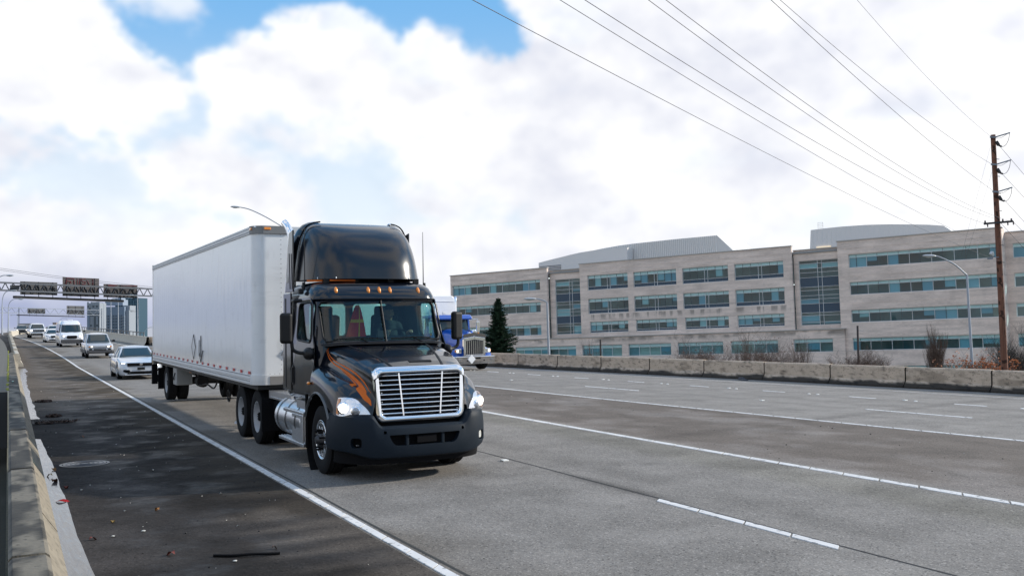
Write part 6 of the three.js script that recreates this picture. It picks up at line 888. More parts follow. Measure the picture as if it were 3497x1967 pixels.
// ---------------------------------------------------------------- street furniture, wires, gantries, towers
camera.updateMatrixWorld();
const Q = new THREE.Quaternion().setFromEuler(new THREE.Euler(1.9813 * PI / 180, -27.822 * PI / 180, -0.015, 'YXZ'));
const ray = (px, py) => V3((px - 1748.5) / 3258, -(py - 983.5) / 3258, -1).applyQuaternion(Q);
const at = (px, py, depth) => ray(px, py).multiplyScalar(depth).add(V3(0, 2.26, 0));   // surveyed point: bearing, elevation and distance in metres
const A3 = (v) => [v.x, v.y, v.z];
const groundY = (z) => -10 + GRADE * (z + 140), UPV = V3(0, 1, -GRADE).normalize();
const galv = mat([0.34, 0.37, 0.42], 0.5, 0.4), galvD = mat([0.20, 0.22, 0.25], 0.55, 0.35), lampHead = mat([0.46, 0.48, 0.50], 0.45, 0.3), lampGlass = mat([0.55, 0.57, 0.58], 0.2);
function streetLamp(label, top, arm, baseY, r0 = 0.09, group = 'street lamps') {   // top: world point of the pole head, arm: points relative to it, baseY: where it stands
  const len = top.y - baseY, base = top.clone().addScaledVector(UPV, -len);
  const T = thing('street_lamp', label, 'street lamp', A3(base), 0, group), rel = (p) => [p[0] - base.x, p[1] - base.y, p[2] - base.z], tp = rel(A3(top));
  const pole = new THREE.CylinderGeometry(r0 * 0.6, r0, len, 12); const q = new THREE.Quaternion().setFromUnitVectors(V3(0, 1, 0), UPV); pole.applyQuaternion(q).translate(tp[0] / 2, tp[1] / 2, tp[2] / 2);
  part('pole', pole, galv, T);
  const pts = [tp, ...arm.map((p) => rel(A3(p)))]; part('arm', [tube(pts, r0 * 0.42, 8, 24)], galv, T);
  const e = V3(...pts[pts.length - 1]), f = V3(...pts[pts.length - 2]), d = e.clone().sub(f); d.y *= 0.3; d.normalize();
  const head = new THREE.SphereGeometry(1, 16, 10).scale(r0 * 1.5, r0 * 0.9, r0 * 4.2); const m = new THREE.Matrix4().lookAt(e, e.clone().add(d), V3(0, 1, 0)); head.applyMatrix4(m).translate(e.x + d.x * r0 * 2.6, e.y, e.z + d.z * r0 * 2.6);
  const h = part('lamp_head', [head], lampHead, T); const lens = new THREE.SphereGeometry(1, 12, 8).scale(r0 * 1.1, r0 * 0.7, r0 * 2.2).applyMatrix4(m).translate(e.x + d.x * r0 * 3, e.y - r0 * 0.45, e.z + d.z * r0 * 3); part('lens', [lens], lampGlass, h);
  part('base_flange', [cyl(r0 * 1.9, r0 * 2.1, 0.12, 12, 0, 0.06, 0)], galvD, T);
  return T;
}
{
  let d = 92; streetLamp('slim street lamp standing beside the fir tree', at(1868.5, 1033, d), [at(1858, 1027, d), at(1835, 1021, d), at(1824, 1020.5, d)], groundY(at(1868, 1033, d).z), 0.15);
  d = 80; streetLamp('blue grey street lamp with long curved arm in front of the right wing', at(3302, 940, d), [at(3262, 905, d), at(3218, 882, d), at(3198, 875, d), at(3188, 874, d)], groundY(at(3302, 940, d).z), 0.14);
  d = 78; streetLamp('street lamp arching above the white trailer roof', at(1010, 800, d), [at(960, 772, d), at(905, 740, d), at(850, 715, d), at(815, 707, d)], -0.3, 0.10);
  // lamps along the left parapet far back
  const F = (x, y) => [x / 5.797, 900 + y / 5.797], f = (x, y, q) => at(...F(x, y), q);
  streetLamp('nearest lamp head entering at the left edge', f(-160, 420, 95), [f(-120, 330, 95), f(-40, 280, 95), f(60, 238, 95), f(140, 236, 95)], 1.0, 0.10);
  streetLamp('leftmost curved lamp post above the parapet', f(45, 820, 150), [f(52, 700, 150), f(80, 610, 150), f(130, 555, 150), f(230, 540, 150)], 1.2, 0.13);
  streetLamp('second curved lamp post above the parapet', f(168, 880, 185), [f(185, 790, 185), f(230, 730, 185), f(300, 700, 185), f(370, 703, 185)], 1.6, 0.14);
  streetLamp('thin distant lamp post below the small gantry', f(350, 1060, 330), [f(345, 1030, 330), f(320, 1020, 330), f(250, 1020, 330)], 1.5, 0.13);
  streetLamp('small faint lamp post over the pickup', f(1195, 1110, 360), [f(1215, 1090, 360), f(1260, 1080, 360), f(1310, 1082, 360)], 0.5, 0.10);
  const H2 = (x, y) => [280 + x / 6.585, 980 + y / 6.585], h = (x, y, q) => at(...H2(x, y), q);
  for (const [x, y, xb, yb, q, la, arm] of [[495, 400, 490, 1000, 300, 'lamp post left of the grey tower with arm pointing left', [[480, 370], [420, 345], [300, 342]]], [650, 335, 630, 1020, 290, 'tall lamp post in front of the grey tower', [[650, 300], [630, 280], [560, 275]]], [815, 335, 815, 1090, 265, 'tall lamp post between the grey tower and the blue tower', [[815, 300], [800, 280], [730, 275]]], [1250, 240, 1220, 1160, 225, 'tallest lamp post crossing the blue glass tower', [[1250, 215], [1235, 190], [1150, 180]]], [1400, 1080, 1400, 1180, 150, 'small curved lamp post right of the blue tower', [[1410, 1010], [1450, 945], [1520, 912], [1575, 908]]]]) streetLamp(la, h(x, y, q), arm.map((p) => h(p[0], p[1], q)), h(xb, yb, q).y - 0.4, x === 1400 ? 0.08 : 0.15);
}
// timber power pole and its lines
const DP = 58;
{
  const top = at(3391, 461, DP), bot0 = at(3431, 1262, DP), dir = bot0.clone().sub(top).normalize(), bot = top.clone().addScaledVector(dir, (top.y - groundY(top.z)) / -dir.y);
  const T = thing('utility_pole', 'tall brown timber power pole with crossarms at the right', 'utility pole', A3(bot)), rel = (v) => [v.x - bot.x, v.y - bot.y, v.z - bot.z];
  const woodTex = dataTex(64, 1024, (x, y) => { const n = tfbm(x / 64, y / 1024, 8, 4, 3), g = tfbm(x / 64 * 3, y / 1024 * 0.2, 16, 3, 6), blot = sstep(0.60, 0.68, tfbm(x / 64 * 0.25, y / 1024 * 2.5, 16, 3, 12)); const b = (0.6 + 0.6 * (g - 0.5) + 0.5 * (n - 0.5)) * (1 - 0.75 * blot); return [0.26 * b, 0.115 * b, 0.075 * b]; });
  const L = top.distanceTo(bot), pole = new THREE.CylinderGeometry(0.14, 0.22, L, 18, 24); { const uv = pole.attributes.uv; for (let i = 0; i < uv.count; i++) uv.setXY(i, uv.getX(i), uv.getY(i) * 2); } pole.applyQuaternion(new THREE.Quaternion().setFromUnitVectors(V3(0, 1, 0), dir.clone().negate())); const mid = top.clone().add(bot).multiplyScalar(0.5); pole.translate(...rel(mid)); part('pole', pole, mat([1, 1, 1], 0.9, 0, { map: woodTex }), T);
  const g = (x, y) => at(2900 + x / 2.898, 400 + y / 2.898, DP - 0.25), gr = (x, y) => rel(g(x, y)), dark = mat([0.03, 0.028, 0.03], 0.7), ins = mat([0.09, 0.06, 0.06], 0.35);
  for (const [y, dx] of [[190, 0], [460, 10], [730, 25]]) {
    const a = part('side_arm', [bar(gr(1395 + dx, y + 8), gr(1450 + dx, y + 12), 0.10), bar(gr(1445 + dx, y + 10), gr(1590 + dx * 0.9, y - 33), 0.075)], galvD, T);
    part('insulator', [bar(gr(1455 + dx, y + 52), gr(1480 + dx, y + 92), 0.14), bar(gr(1480 + dx, y + 92), gr(1510 + dx, y + 104), 0.08)], dark, a);
    part('jumper', [tube([gr(1588 + dx * 0.9, y - 30), gr(1575 + dx, y + 40), gr(1545 + dx, y + 92), gr(1515 + dx, y + 106)], 0.015, 5)], dark, a); part('jumper', [tube([gr(1450 + dx, y + 22), gr(1500 + dx, y + 18), gr(1560 + dx, y - 18)], 0.012, 5)], dark, a);
  }
  const ca = part('crossarm', [bar(gr(1335, 1057), gr(1618, 1032), 0.12)], dark, T);
  for (const x of [1345, 1520, 1605]) part('pin_insulator', [cyl(0.045, 0.06, 0.16, 8, ...gr(x, 1057 - (x - 1335) * 0.088 - 18))], ins, ca);
  for (const x of [1370, 1570, 1625]) part('dead_end', [cyl(0.04, 0.04, 0.22, 8, ...gr(x, 1060 - (x - 1335) * 0.088 + 14))], ins, ca);
  part('flood_lamp', [rbx(0.34, 0.24, 0.16, 0.04, ...gr(1412, 1358), 0.3, 0, -0.7)], lampHead, T);
  part('lamp_bracket', [bar(gr(1425, 1385), gr(1480, 1388), 0.05), bar(gr(1370, 1402), gr(1420, 1398), 0.10)], galvD, T);
  for (let k = 0; k < 14; k++) { const y = 330 + k * 85; part('pole_step', [bar(gr(1425 + y * 0.052, y), gr(1440 + y * 0.052 + (k % 2 ? 22 : -34), y + 4), 0.03)], dark, T); }
  // lines: end on the pole, a point on the way, a point where they leave overhead
  const W = [['lowest thin line crossing in front of the roof screen', [3420, 892], [2662, 546], [1612, 0], 0.009], ['second lowest thin line', [3400, 848], [2662, 457], [1911, 0], 0.010], ['line ending at the left tip of the crossarm', [3361, 763], [2818, 504], [1996, 0], 0.014], ['upper of the close pair of lines, left strand', [3400, 748], [2663, 326], [2213, 0], 0.013], ['right strand of the close pair of lines', [3445, 754], [2740, 345], [2273, 0], 0.013], ['line to the third side arm', [3390, 651], [2895, 240], [2632, 0], 0.015], ['line to the second side arm', [3383, 559], [2973, 263], [2663, 0], 0.015], ['topmost line reaching the pole head', [3381, 465], [3128, 225], [2926, 0], 0.011]];
  const wireM = mat([0.055, 0.055, 0.075], 0.6);
  for (const [lab, a, m, b, r] of W) {
    const rr = r * 0.62, P0 = at(...a, DP), rb = ray(...b), P2 = rb.clone().multiplyScalar((P0.y + 0.9 - 2.26) / rb.y).add(V3(0, 2.26, 0)), ab = P2.clone().sub(P0), n = V3(-ab.z, 0, ab.x).normalize(), rm = ray(...m), P1 = rm.clone().multiplyScalar(n.dot(P0.clone().sub(V3(0, 2.26, 0))) / n.dot(rm)).add(V3(0, 2.26, 0));
    const hl = hypot(ab.x, ab.z), t1 = hypot(P1.x - P0.x, P1.z - P0.z) / hl, yl = lerp(P0.y, P2.y, t1), k = (yl - P1.y) / (t1 * (1 - t1)), kk = clamp(k, 0, 4), pts = []; for (let i = 0; i <= 40; i++) { const t = i / 40 * 1.5; pts.push([lerp(P0.x, P2.x, t), lerp(P0.y, P2.y, t) - kk * t * (1 - t), lerp(P0.z, P2.z, t)]); }
    solo('power_line', [tube(pts, rr, 5, 80)], wireM, `overhead power line, ${lab}`, 'power line', 'overhead power lines');
  }
  for (const [lab, x0, y0, x1, y1] of [['topmost line leaving the pole to the right', 1490, 290, 1730, 570], ['second line leaving the pole to the right', 1515, 565, 1730, 795], ['third line leaving the pole to the right', 1530, 815, 1730, 1035], ['line from the right tip of the crossarm', 1622, 1036, 1730, 1145], ['line from the crossarm middle to lower right', 1500, 1050, 1730, 1300]]) { const a = g(x0, y0), b = g(x1, y1), c = b.clone().sub(a).multiplyScalar(3).add(a); solo('power_line', [tube([A3(a), A3(c)], 0.011, 5)], wireM, lab, 'power line', 'overhead power lines'); }
  const tw = [[[-8, 915], [210, 945], [560, 985]], [[-8, 921], [210, 951], [560, 991]]]; tw.forEach((P, i) => solo('power_line', [tube(P.map((p, k) => A3(at(p[0], p[1], [150, 165, 190][k]))), 0.03, 5, 20)], wireM, `${i ? 'lower' : 'upper'} line passing above the highway sign gantry`, 'power line', 'overhead power lines'));
  // two thin guy lines hanging below the close pair
  for (const [x0, y0, x1, y1, la] of [[1395, 300, 1110, 1370, 'left'], [1412, 545, 1160, 1380, 'right']]) solo('guy_line', [tube([A3(g(x0, y0)), A3(g(x1, y1))], 0.006, 4)], wireM, `${la} faint slanted guy line beside the power pole`, 'guy line', 'guy lines');
  // slim poles in front of the building
  for (const [px, y0, y1, d, la] of [[2046, 1159, 1218, 110, 'thin dark post in front of the ground floor windows'], [2921, 1112, 1240, 95, 'thin wooden post left of the round bush']]) { const t = at(px, y0, d), by = groundY(t.z); const o = thing('service_post', la, 'post', [t.x, by, t.z - GRADE * (by - t.y)], 0, 'service posts'); part('post', [cyl(0.10, 0.13, t.y - by, 8, 0, (t.y - by) / 2, 0)], mat([0.06, 0.05, 0.05], 0.9), o); part('bracket', [bx(0.9, 0.06, 0.06, 0.4, (t.y - by) - 0.5, 0)], galvD, o); }
}
// sign gantries, seen from the back
function gantry(label, P, chords, panels, walk, posts, colr, mDark) {
  const first = P(0, chords[0][1]), T = thing('sign_gantry', label, 'gantry', A3(first)), rel = (v) => [v.x - first.x, v.y - first.y, v.z - first.z], p = (x, y, back = 0) => { const v = P(x, y); const d = v.clone().sub(V3(0, 2.26, 0)).normalize(); return rel(v.addScaledVector(d, back)); };
  const [[xa, ya, xb, yb, yc, yd], [n, w]] = chords;   // top chord (xa,ya)-(xb,yb), bottom chord at yc..yd
  for (const back of [0, 1.6]) { part('chord', [bar(p(xa, ya, back), p(xb, yb, back), w)], colr, T); part('chord', [bar(p(xa, yc, back), p(xb, yd, back), w)], colr, T);
    for (let k = 0; k < n; k++) { const t0 = k / n, t1 = (k + 1) / n, X = (t) => lerp(xa, xb, t), top = (t) => lerp(ya, yb, t), bo = (t) => lerp(yc, yd, t); part('brace', [k % 2 ? bar(p(X(t0), top(t0), back), p(X(t1), bo(t1), back), w * 0.45) : bar(p(X(t0), bo(t0), back), p(X(t1), top(t1), back), w * 0.45)], colr, T); } }
  for (const [x0, y0, x1, y1, y2, y3, m, ribs, lab] of panels) {   // corners: (x0,y0) (x1,y1) top, (x0,y2) (x1,y3) bottom
    const G = new THREE.Group(); G.name = 'sign_panel'; if (lab) G.userData.label = lab; T.add(G); const back = 1.9;
    const quad = (a, b, c, d) => { const g = new THREE.BufferGeometry(); g.setAttribute('position', new THREE.Float32BufferAttribute([...a, ...b, ...c, ...a, ...c, ...d], 3)); g.computeVertexNormals(); return g; };
    part('sheet', [quad(p(x0, y2, back), p(x1, y3, back), p(x1, y1, back), p(x0, y0, back)), quad(p(x0, y0, back + 0.08), p(x1, y1, back + 0.08), p(x1, y3, back + 0.08), p(x0, y2, back + 0.08))], m, G);
    for (let k = 0; k < ribs; k++) { const t = (k + 0.5) / ribs; part('rib', [bar(p(x0, lerp(y0, y2, t), back - 0.06), p(x1, lerp(y1, y3, t), back - 0.06), 0.05, 0.10)], mDark, G); }
    for (const t of [0.12, 0.5, 0.88]) part('hanger', [bar(p(lerp(x0, x1, t), lerp(y0, y1, t) + 1, back - 0.2), p(lerp(x0, x1, t), lerp(y2, y3, t) + 26, back - 0.2), 0.14)], mDark, G);
  }
  const [wx0, wy0, wx1, wy1, wh] = walk; part('catwalk', [bar(p(wx0, wy0), p(wx1, wy1), 0.9, wh), bar(p(wx0, wy0 - 2, 0.8), p(wx1, wy1 - 2, 0.8), 0.1)], mDark, T);
  for (const [x, y0, y1] of posts) part('support_post', [bar(p(x, y0, 0.8), p(x, y1, 0.8), w * 1.6)], colr, T);
  return [T, p];
}
{
  const sheet = mat([0.075, 0.078, 0.085], 0.7), sheetR = mat([0.070, 0.062, 0.066], 0.7), dk = mat([0.022, 0.022, 0.025], 0.8), red = mat([0.10, 0.010, 0.016], 0.8), steel = mat([0.055, 0.066, 0.085], 0.7);
  const P1 = (x, y) => at(x / 3.22, 880 + y / 3.22, lerp(212, 248, x / 1680));
  const [T, p] = gantry('big highway sign gantry with three panels seen from behind', P1, [[-420, 255, 2100, 362, 341, 440], [58, 0.35]], [[222, 260, 630, 274, 405, 415, sheet, 9, 'plain sign panel on the left of the gantry'], [688, 212, 1090, 230, 421, 433, sheetR, 12, 'tallest sign panel with red graffiti on its back'], [1138, 290, 1512, 302, 434, 444, sheetR, 8, 'right sign panel with reddish paint marks']], [155, 432, 1350, 478, 0.55], [[-400, 260, 950], [2080, 362, 900]], steel, dk);
  // graffiti strokes on the back of the middle panel: F I S and marks
  const S = (pts) => part('graffiti_stroke', [tube(pts.map(([x, y]) => p(x, y, 1.72)), 0.10, 5, 14)], red, T);
  S([[735, 222], [722, 296]]); S([[735, 226], [810, 232]]); S([[730, 258], [778, 262]]); S([[775, 262], [780, 278], [768, 280]]); S([[812, 226], [816, 296]]); S([[850, 228], [850, 296]]); S([[880, 228], [872, 295]]); S([[938, 230], [895, 240], [905, 262], [940, 270], [930, 292], [900, 294]]); S([[955, 250], [980, 298]]); S([[1020, 235], [1020, 300]]);
  S([[1180, 302], [1290, 306]]); S([[1190, 314], [1260, 316]]); S([[1330, 308], [1500, 313]]);
  part('control_box', [(() => { const a = p(135, 302, 0), b = p(192, 355, 0); return bx(abs(b[0] - a[0]) + abs(b[2] - a[2]), abs(b[1] - a[1]), 0.8, (a[0] + b[0]) / 2, (a[1] + b[1]) / 2, (a[2] + b[2]) / 2); })()], sheet, T);
  const P2 = (x, y) => at(x / 3.22, 880 + y / 3.22, lerp(430, 488, x / 1130));
  gantry('smaller far highway gantry with two panels behind the big one', P2, [[-300, 540, 1120, 576, 598, 634], [30, 0.24]], [[302, 552, 498, 556, 617, 621, sheet, 4, 'left panel of the far gantry'], [733, 528, 928, 532, 628, 634, sheet, 6, 'right panel of the far gantry']], [190, 630, 925, 650, 0.5], [[1118, 560, 815], [208, 545, 790]], mat([0.19, 0.22, 0.27], 0.6), mat([0.05, 0.055, 0.075], 0.8));
}
// distant towers
{
  const D = 1350, h = (x, y, d = D) => at(280 + x / 6.585, 980 + y / 6.585, d), px = D / 3258 / 6.585;   // metres per survey step
  function tower(name, label, x0, x1, y0, d, depth, build) {
    const k = d / 3258 / 6.585, L = h(x0, 1100, d), Rr = h(x1, 1100, d), Tp = h((x0 + x1) / 2, y0, d), w = L.distanceTo(Rr), base = -60, T = thing(name, label, 'tower', [(L.x + Rr.x) / 2, base, (L.z + Rr.z) / 2], -27.8 * PI / 180 * 0.6 - 0.25, 'far towers'), H = Tp.y - base; build(T, w, H, depth, k); return T;
  }
  const pale = mat([0.24, 0.27, 0.31], 0.8), greyB = mat([0.15, 0.20, 0.27], 0.7), glassB = mat([0.028, 0.070, 0.105], 0.35, 0, { specularIntensity: 0.4 }), glassT = mat([0.012, 0.075, 0.12], 0.35, 0, { specularIntensity: 0.4 }), win = mat([0.055, 0.085, 0.12], 0.12), slab = mat([0.22, 0.27, 0.33], 0.8), dark = mat([0.06, 0.08, 0.10], 0.4);
  tower('tower_block', 'white speckled apartment tower left of the grey tower', 190, 470, 375, 1250, 18, (T, w, H, dp) => {
    part('core', [bx(w * 0.98, H - 1, dp, 0, H / 2, 0)], dark, T); const r = rng(3), cells = []; for (const [a, b, top] of [[-0.5, 0.5, H], [-0.25, 0.10, H - 14], [0.24, 0.42, H - 14]]) { const y0 = a === -0.5 ? H - 13 : H - 74; for (let y = y0; y < top; y += 2.6) for (let x = a * w; x < b * w - 1; x += 2.4) if (r() < 0.8) cells.push(bx(2.2, 2.2, 0.3, x + 1.2, y + 1.2, dp / 2 + 0.16)); } part('balcony_screens', cells, pale, T).userData.kind = 'stuff'; part('corner_glass', [bx(w * 0.2, H - 14, 0.3, -w * 0.39, H / 2 - 7, dp / 2 + 0.1)], greyB, T); part('wall', [bx(0.4, H, dp, -w * 0.5, H / 2, 0), bx(0.4, H, dp, w * 0.5, H / 2, 0), bx(w, 1.2, dp + 0.6, 0, H, 0)], pale, T);
  });
  tower('tower_block', 'grey blue residential tower with a grid of windows', 470, 1150, 400, 1350, 26, (T, w, H, dp) => {
    part('wall', [bx(w * 0.86, H - 3, dp, -w * 0.07, (H - 3) / 2, 0)], greyB, T); const wn = []; for (let f = 0; f < 18; f++) for (let c = 0; c < 9; c++) { const x = -w * 0.44 + c * w * 0.088; wn.push(bx(w * (c % 3 === 1 ? 0.045 : 0.062), 2.6, 0.3, x, H - 16 - f * 4.05, dp / 2 + 0.05)); } part('windows', wn, win, T).userData.kind = 'stuff';
    for (let f = 0; f < 18; f++) part('floor_edge', bx(w * 0.86, 0.35, 0.7, -w * 0.07, H - 18 - f * 4.05, dp / 2 + 0.3), slab, T);
    part('stair_tower', [bx(w * 0.12, H - 8, dp * 0.8, w * 0.42, (H - 8) / 2, -1)], pale, T); for (let f = 0; f < 16; f++) part('balcony', bx(w * 0.10, 1.0, 2.2, w * 0.34, H - 17 - f * 4.05, dp / 2 + 1), pale, T); part('crown', [bx(w * 0.24, 9, dp * 0.7, w * 0.36, H - 6, -2)], pale, T); part('penthouse', [bx(w * 0.6, 8, dp * 0.6, -w * 0.08, H + 3, -3), bx(w * 0.30, 3, dp * 0.5, w * 0.0, H + 8, -3)], mat([0.22, 0.27, 0.34], 0.7), T);
  });
  tower('tower_block', 'tall dark teal glass tower behind the grey one', 850, 1385, 255, 1480, 30, (T, w, H, dp) => {
    part('glass_face', [bx(w, H, dp, 0, H / 2, 0)], glassB, T); part('lower_glass', [bx(w * 0.99, H - 82, dp, 0, (H - 82) / 2, 0.6)], glassT, T); for (let k = 0; k < 26; k++) part('spandrel', bx(w, 0.5, 0.4, 0, H - 4 - k * 4.6, dp / 2 + 0.9), mat([0.10, 0.20, 0.27], 0.4), T); for (let c = 0; c <= 9; c++) part('fin', bx(0.5, H, 0.6, -w / 2 + c * w / 9, H / 2, dp / 2 + 0.4), mat([0.12, 0.22, 0.28], 0.4), T); part('notch', [bx(w * 0.15, 30, 1.2, -w * 0.10, H - 17, dp / 2 + 0.8)], dark, T); part('rooftop', [bx(w * 0.35, 5, dp * 0.5, -w * 0.3, H + 2, 0)], greyB, T);
  });
  // low pale building far off left
  { const L = at(72, 1111, 900), Rr = at(108, 1114, 900); const o = thing('far_building', 'long low pale building on the horizon left of the pickup', 'building', [(L.x + Rr.x) / 2, L.y - 30, (L.z + Rr.z) / 2], -0.3); part('wall', [bx(12, 31, 10, 0, 15.5, 0)], mat([0.45, 0.42, 0.42], 0.8), o); part('roof', [bx(12.6, 0.8, 10.6, 0, 31.3, 0)], mat([0.3, 0.28, 0.28], 0.8), o); }
  { const L = at(188, 1112, 700); const o = thing('far_building', 'small stepped brown building between pickup and van', 'building', [L.x, L.y - 30, L.z], -0.3); part('wall', [bx(4, 30, 5, 0, 15, 0), bx(2.4, 2, 3, 0, 30.9, 0)], mat([0.36, 0.29, 0.26], 0.8), o); part('roof', [bx(2.7, 0.4, 3.3, 0, 32.1, 0)], mat([0.22, 0.18, 0.17], 0.8), o); }
}
// ---------------------------------------------------------------- trees and shrubs below the road
function twig(a, b, ra, rb, n = 5) { const A = V3(...a), B = V3(...b), d = B.clone().sub(A), L = d.length(), g = new THREE.CylinderGeometry(rb, ra, L, n, 1, true); g.applyQuaternion(new THREE.Quaternion().setFromUnitVectors(V3(0, 1, 0), d.normalize())); return g.translate((A.x + B.x) / 2, (A.y + B.y) / 2, (A.z + B.z) / 2); }
function bareTree(name, label, px, topY, depth, spread, seed, opt = {}) {   // px: bearing of the stem, topY: top of the crown
  const top = at(px, topY, depth), by = groundY(top.z), H = top.y - by, T = thing(name, label, opt.cat ?? 'bare tree', [top.x, by, top.z], 0, 'bare trees and shrubs beyond the barrier'), r = rng(seed), tr = [], br = [], leaf = [];
  const rec = (p, d, len, rad, lv) => {
    const n = lv === 0 ? 5 : 3; let q = p.clone(), dir = d.clone();
    for (let i = 0; i < n; i++) { const e = q.clone().addScaledVector(dir, len / n), ra = rad * (1 - i / n * 0.5), rb = max(0.008, rad * (1 - (i + 1) / n * 0.5)); (lv === 0 ? tr : br).push(twig([q.x, q.y, q.z], [e.x, e.y, e.z], ra, rb, lv < 2 ? 6 : 4)); q = e; dir.add(V3((r() - 0.5) * 0.28, 0.06 + (r() - 0.5) * 0.1, (r() - 0.5) * 0.28)).normalize();
      if (lv < (opt.levels ?? 4) && (lv > 0 || i >= (opt.low ?? 1))) { const k = lv === 0 ? 5 : lv === 1 ? 3 : 2; for (let j = 0; j < k; j++) { const az = r() * 2 * PI, up = opt.up ?? 0.55, nd = dir.clone().multiplyScalar(0.55 + up * r() * 0.6).add(V3(cos(az) * spread, up * 0.6 + r() * 0.25, sin(az) * spread)).normalize(); rec(q, nd, len * (0.42 + 0.25 * r()) * (lv === 0 ? 0.95 * (opt.wide ?? 1) : 1), rb * (lv === 0 ? 0.5 : 0.62), lv + 1); } } }
    if (lv >= min(4, opt.levels ?? 4) && opt.leaves && r() < opt.leaves) { for (let k = 0; k < 2; k++) { const c = q.clone().add(V3((r() - 0.5) * 0.25, (r() - 0.5) * 0.25, (r() - 0.5) * 0.25)), g = new THREE.PlaneGeometry(0.14, 0.10); g.rotateX(r() * 3).rotateY(r() * 6).translate(c.x, c.y, c.z); leaf.push(g); } }
  };
  const stems = opt.stems ?? 1; for (let k = 0; k < stems; k++) rec(V3((r() - 0.5) * 0.3 * stems, 0, (r() - 0.5) * 0.3 * stems), V3((r() - 0.5) * 0.3 * (stems - 1), 1, (r() - 0.5) * 0.3 * (stems - 1)).normalize(), H * (opt.trunk ?? 0.72), opt.rad ?? 0.09, 0);
  let box = new THREE.Box3(); const tg = join(tr), bg = join(br); bg.computeBoundingBox(); const sc = H / bg.boundingBox.max.y; tg.scale(sc, sc, sc); bg.scale(sc, sc, sc);
  part('trunk', tg, opt.bark ?? barkM, T); part('crown', bg, opt.twigM ?? twigM, T); if (leaf.length) { const lg = join(leaf).scale(sc, sc, sc); part('leaves', lg, opt.leafM ?? leafO, T).userData.kind = 'stuff'; }
  return T;
}
const barkM = mat([0.055, 0.048, 0.038], 0.95), twigM = mat([0.12, 0.080, 0.062], 0.95), leafO = mat([0.42, 0.13, 0.035], 0.8, 0, { transmission: 0.3, thickness: 0 }), leafR = mat([0.22, 0.075, 0.04], 0.8, 0, { transmission: 0.3, thickness: 0 });
bareTree('bare_shrub', 'wide bare reddish shrub before the third ground floor window', 2398, 1116, 80, 0.85, 11, { stems: 3, trunk: 0.62, wide: 1.45, levels: 4, up: 0.42, cat: 'shrub', leaves: 0.03, leafM: leafR, rad: 0.15, low: 2 });
bareTree('bare_tree', 'bushy bare tree with greenish trunk, largest behind the barrier', 2652, 1098, 78, 0.8, 23, { stems: 2, trunk: 0.68, wide: 1.35, levels: 4, up: 0.5, rad: 0.18, leaves: 0.02, leafM: leafR, low: 2, bark: mat([0.05, 0.055, 0.03], 0.95) });
bareTree('bare_shrub', 'low round bare shrub under the right wing', 2936, 1166, 80, 0.9, 37, { stems: 3, trunk: 0.6, wide: 1.1, levels: 4, up: 0.35, cat: 'shrub', rad: 0.13, low: 2 });
bareTree('bare_tree', 'slender upright bare tree left of the curved lamp', 3180, 1094, 82, 0.32, 41, { stems: 1, trunk: 0.8, wide: 1.0, levels: 4, up: 0.95, rad: 0.13, low: 1 });
bareTree('bare_tree', 'small tree with orange leaves left of the power pole', 3372, 1186, 66, 0.8, 53, { stems: 2, trunk: 0.65, levels: 4, up: 0.4, leaves: 0.35, rad: 0.13, low: 2 });
bareTree('bare_tree', 'dark bare tree at the right edge behind the power pole', 3475, 1088, 74, 0.7, 61, { stems: 2, trunk: 0.68, wide: 1.2, levels: 4, up: 0.6, rad: 0.18, low: 1, twigM: mat([0.05, 0.042, 0.036], 0.95) });
bareTree('bare_tree', 'thin sapling before the blank wall beside the first ground floor windows', 2012, 1150, 95, 0.3, 71, { trunk: 0.8, levels: 3, up: 0.9, rad: 0.09, low: 2 });
bareTree('bare_tree', 'thin sapling left of the largest bare tree', 2534, 1120, 86, 0.35, 83, { trunk: 0.8, levels: 3, up: 0.9, rad: 0.09, low: 2 });
bareTree('bare_tree', 'thin sapling right of the largest bare tree', 2738, 1122, 88, 0.35, 97, { trunk: 0.8, levels: 3, up: 0.9, rad: 0.09, low: 2 });
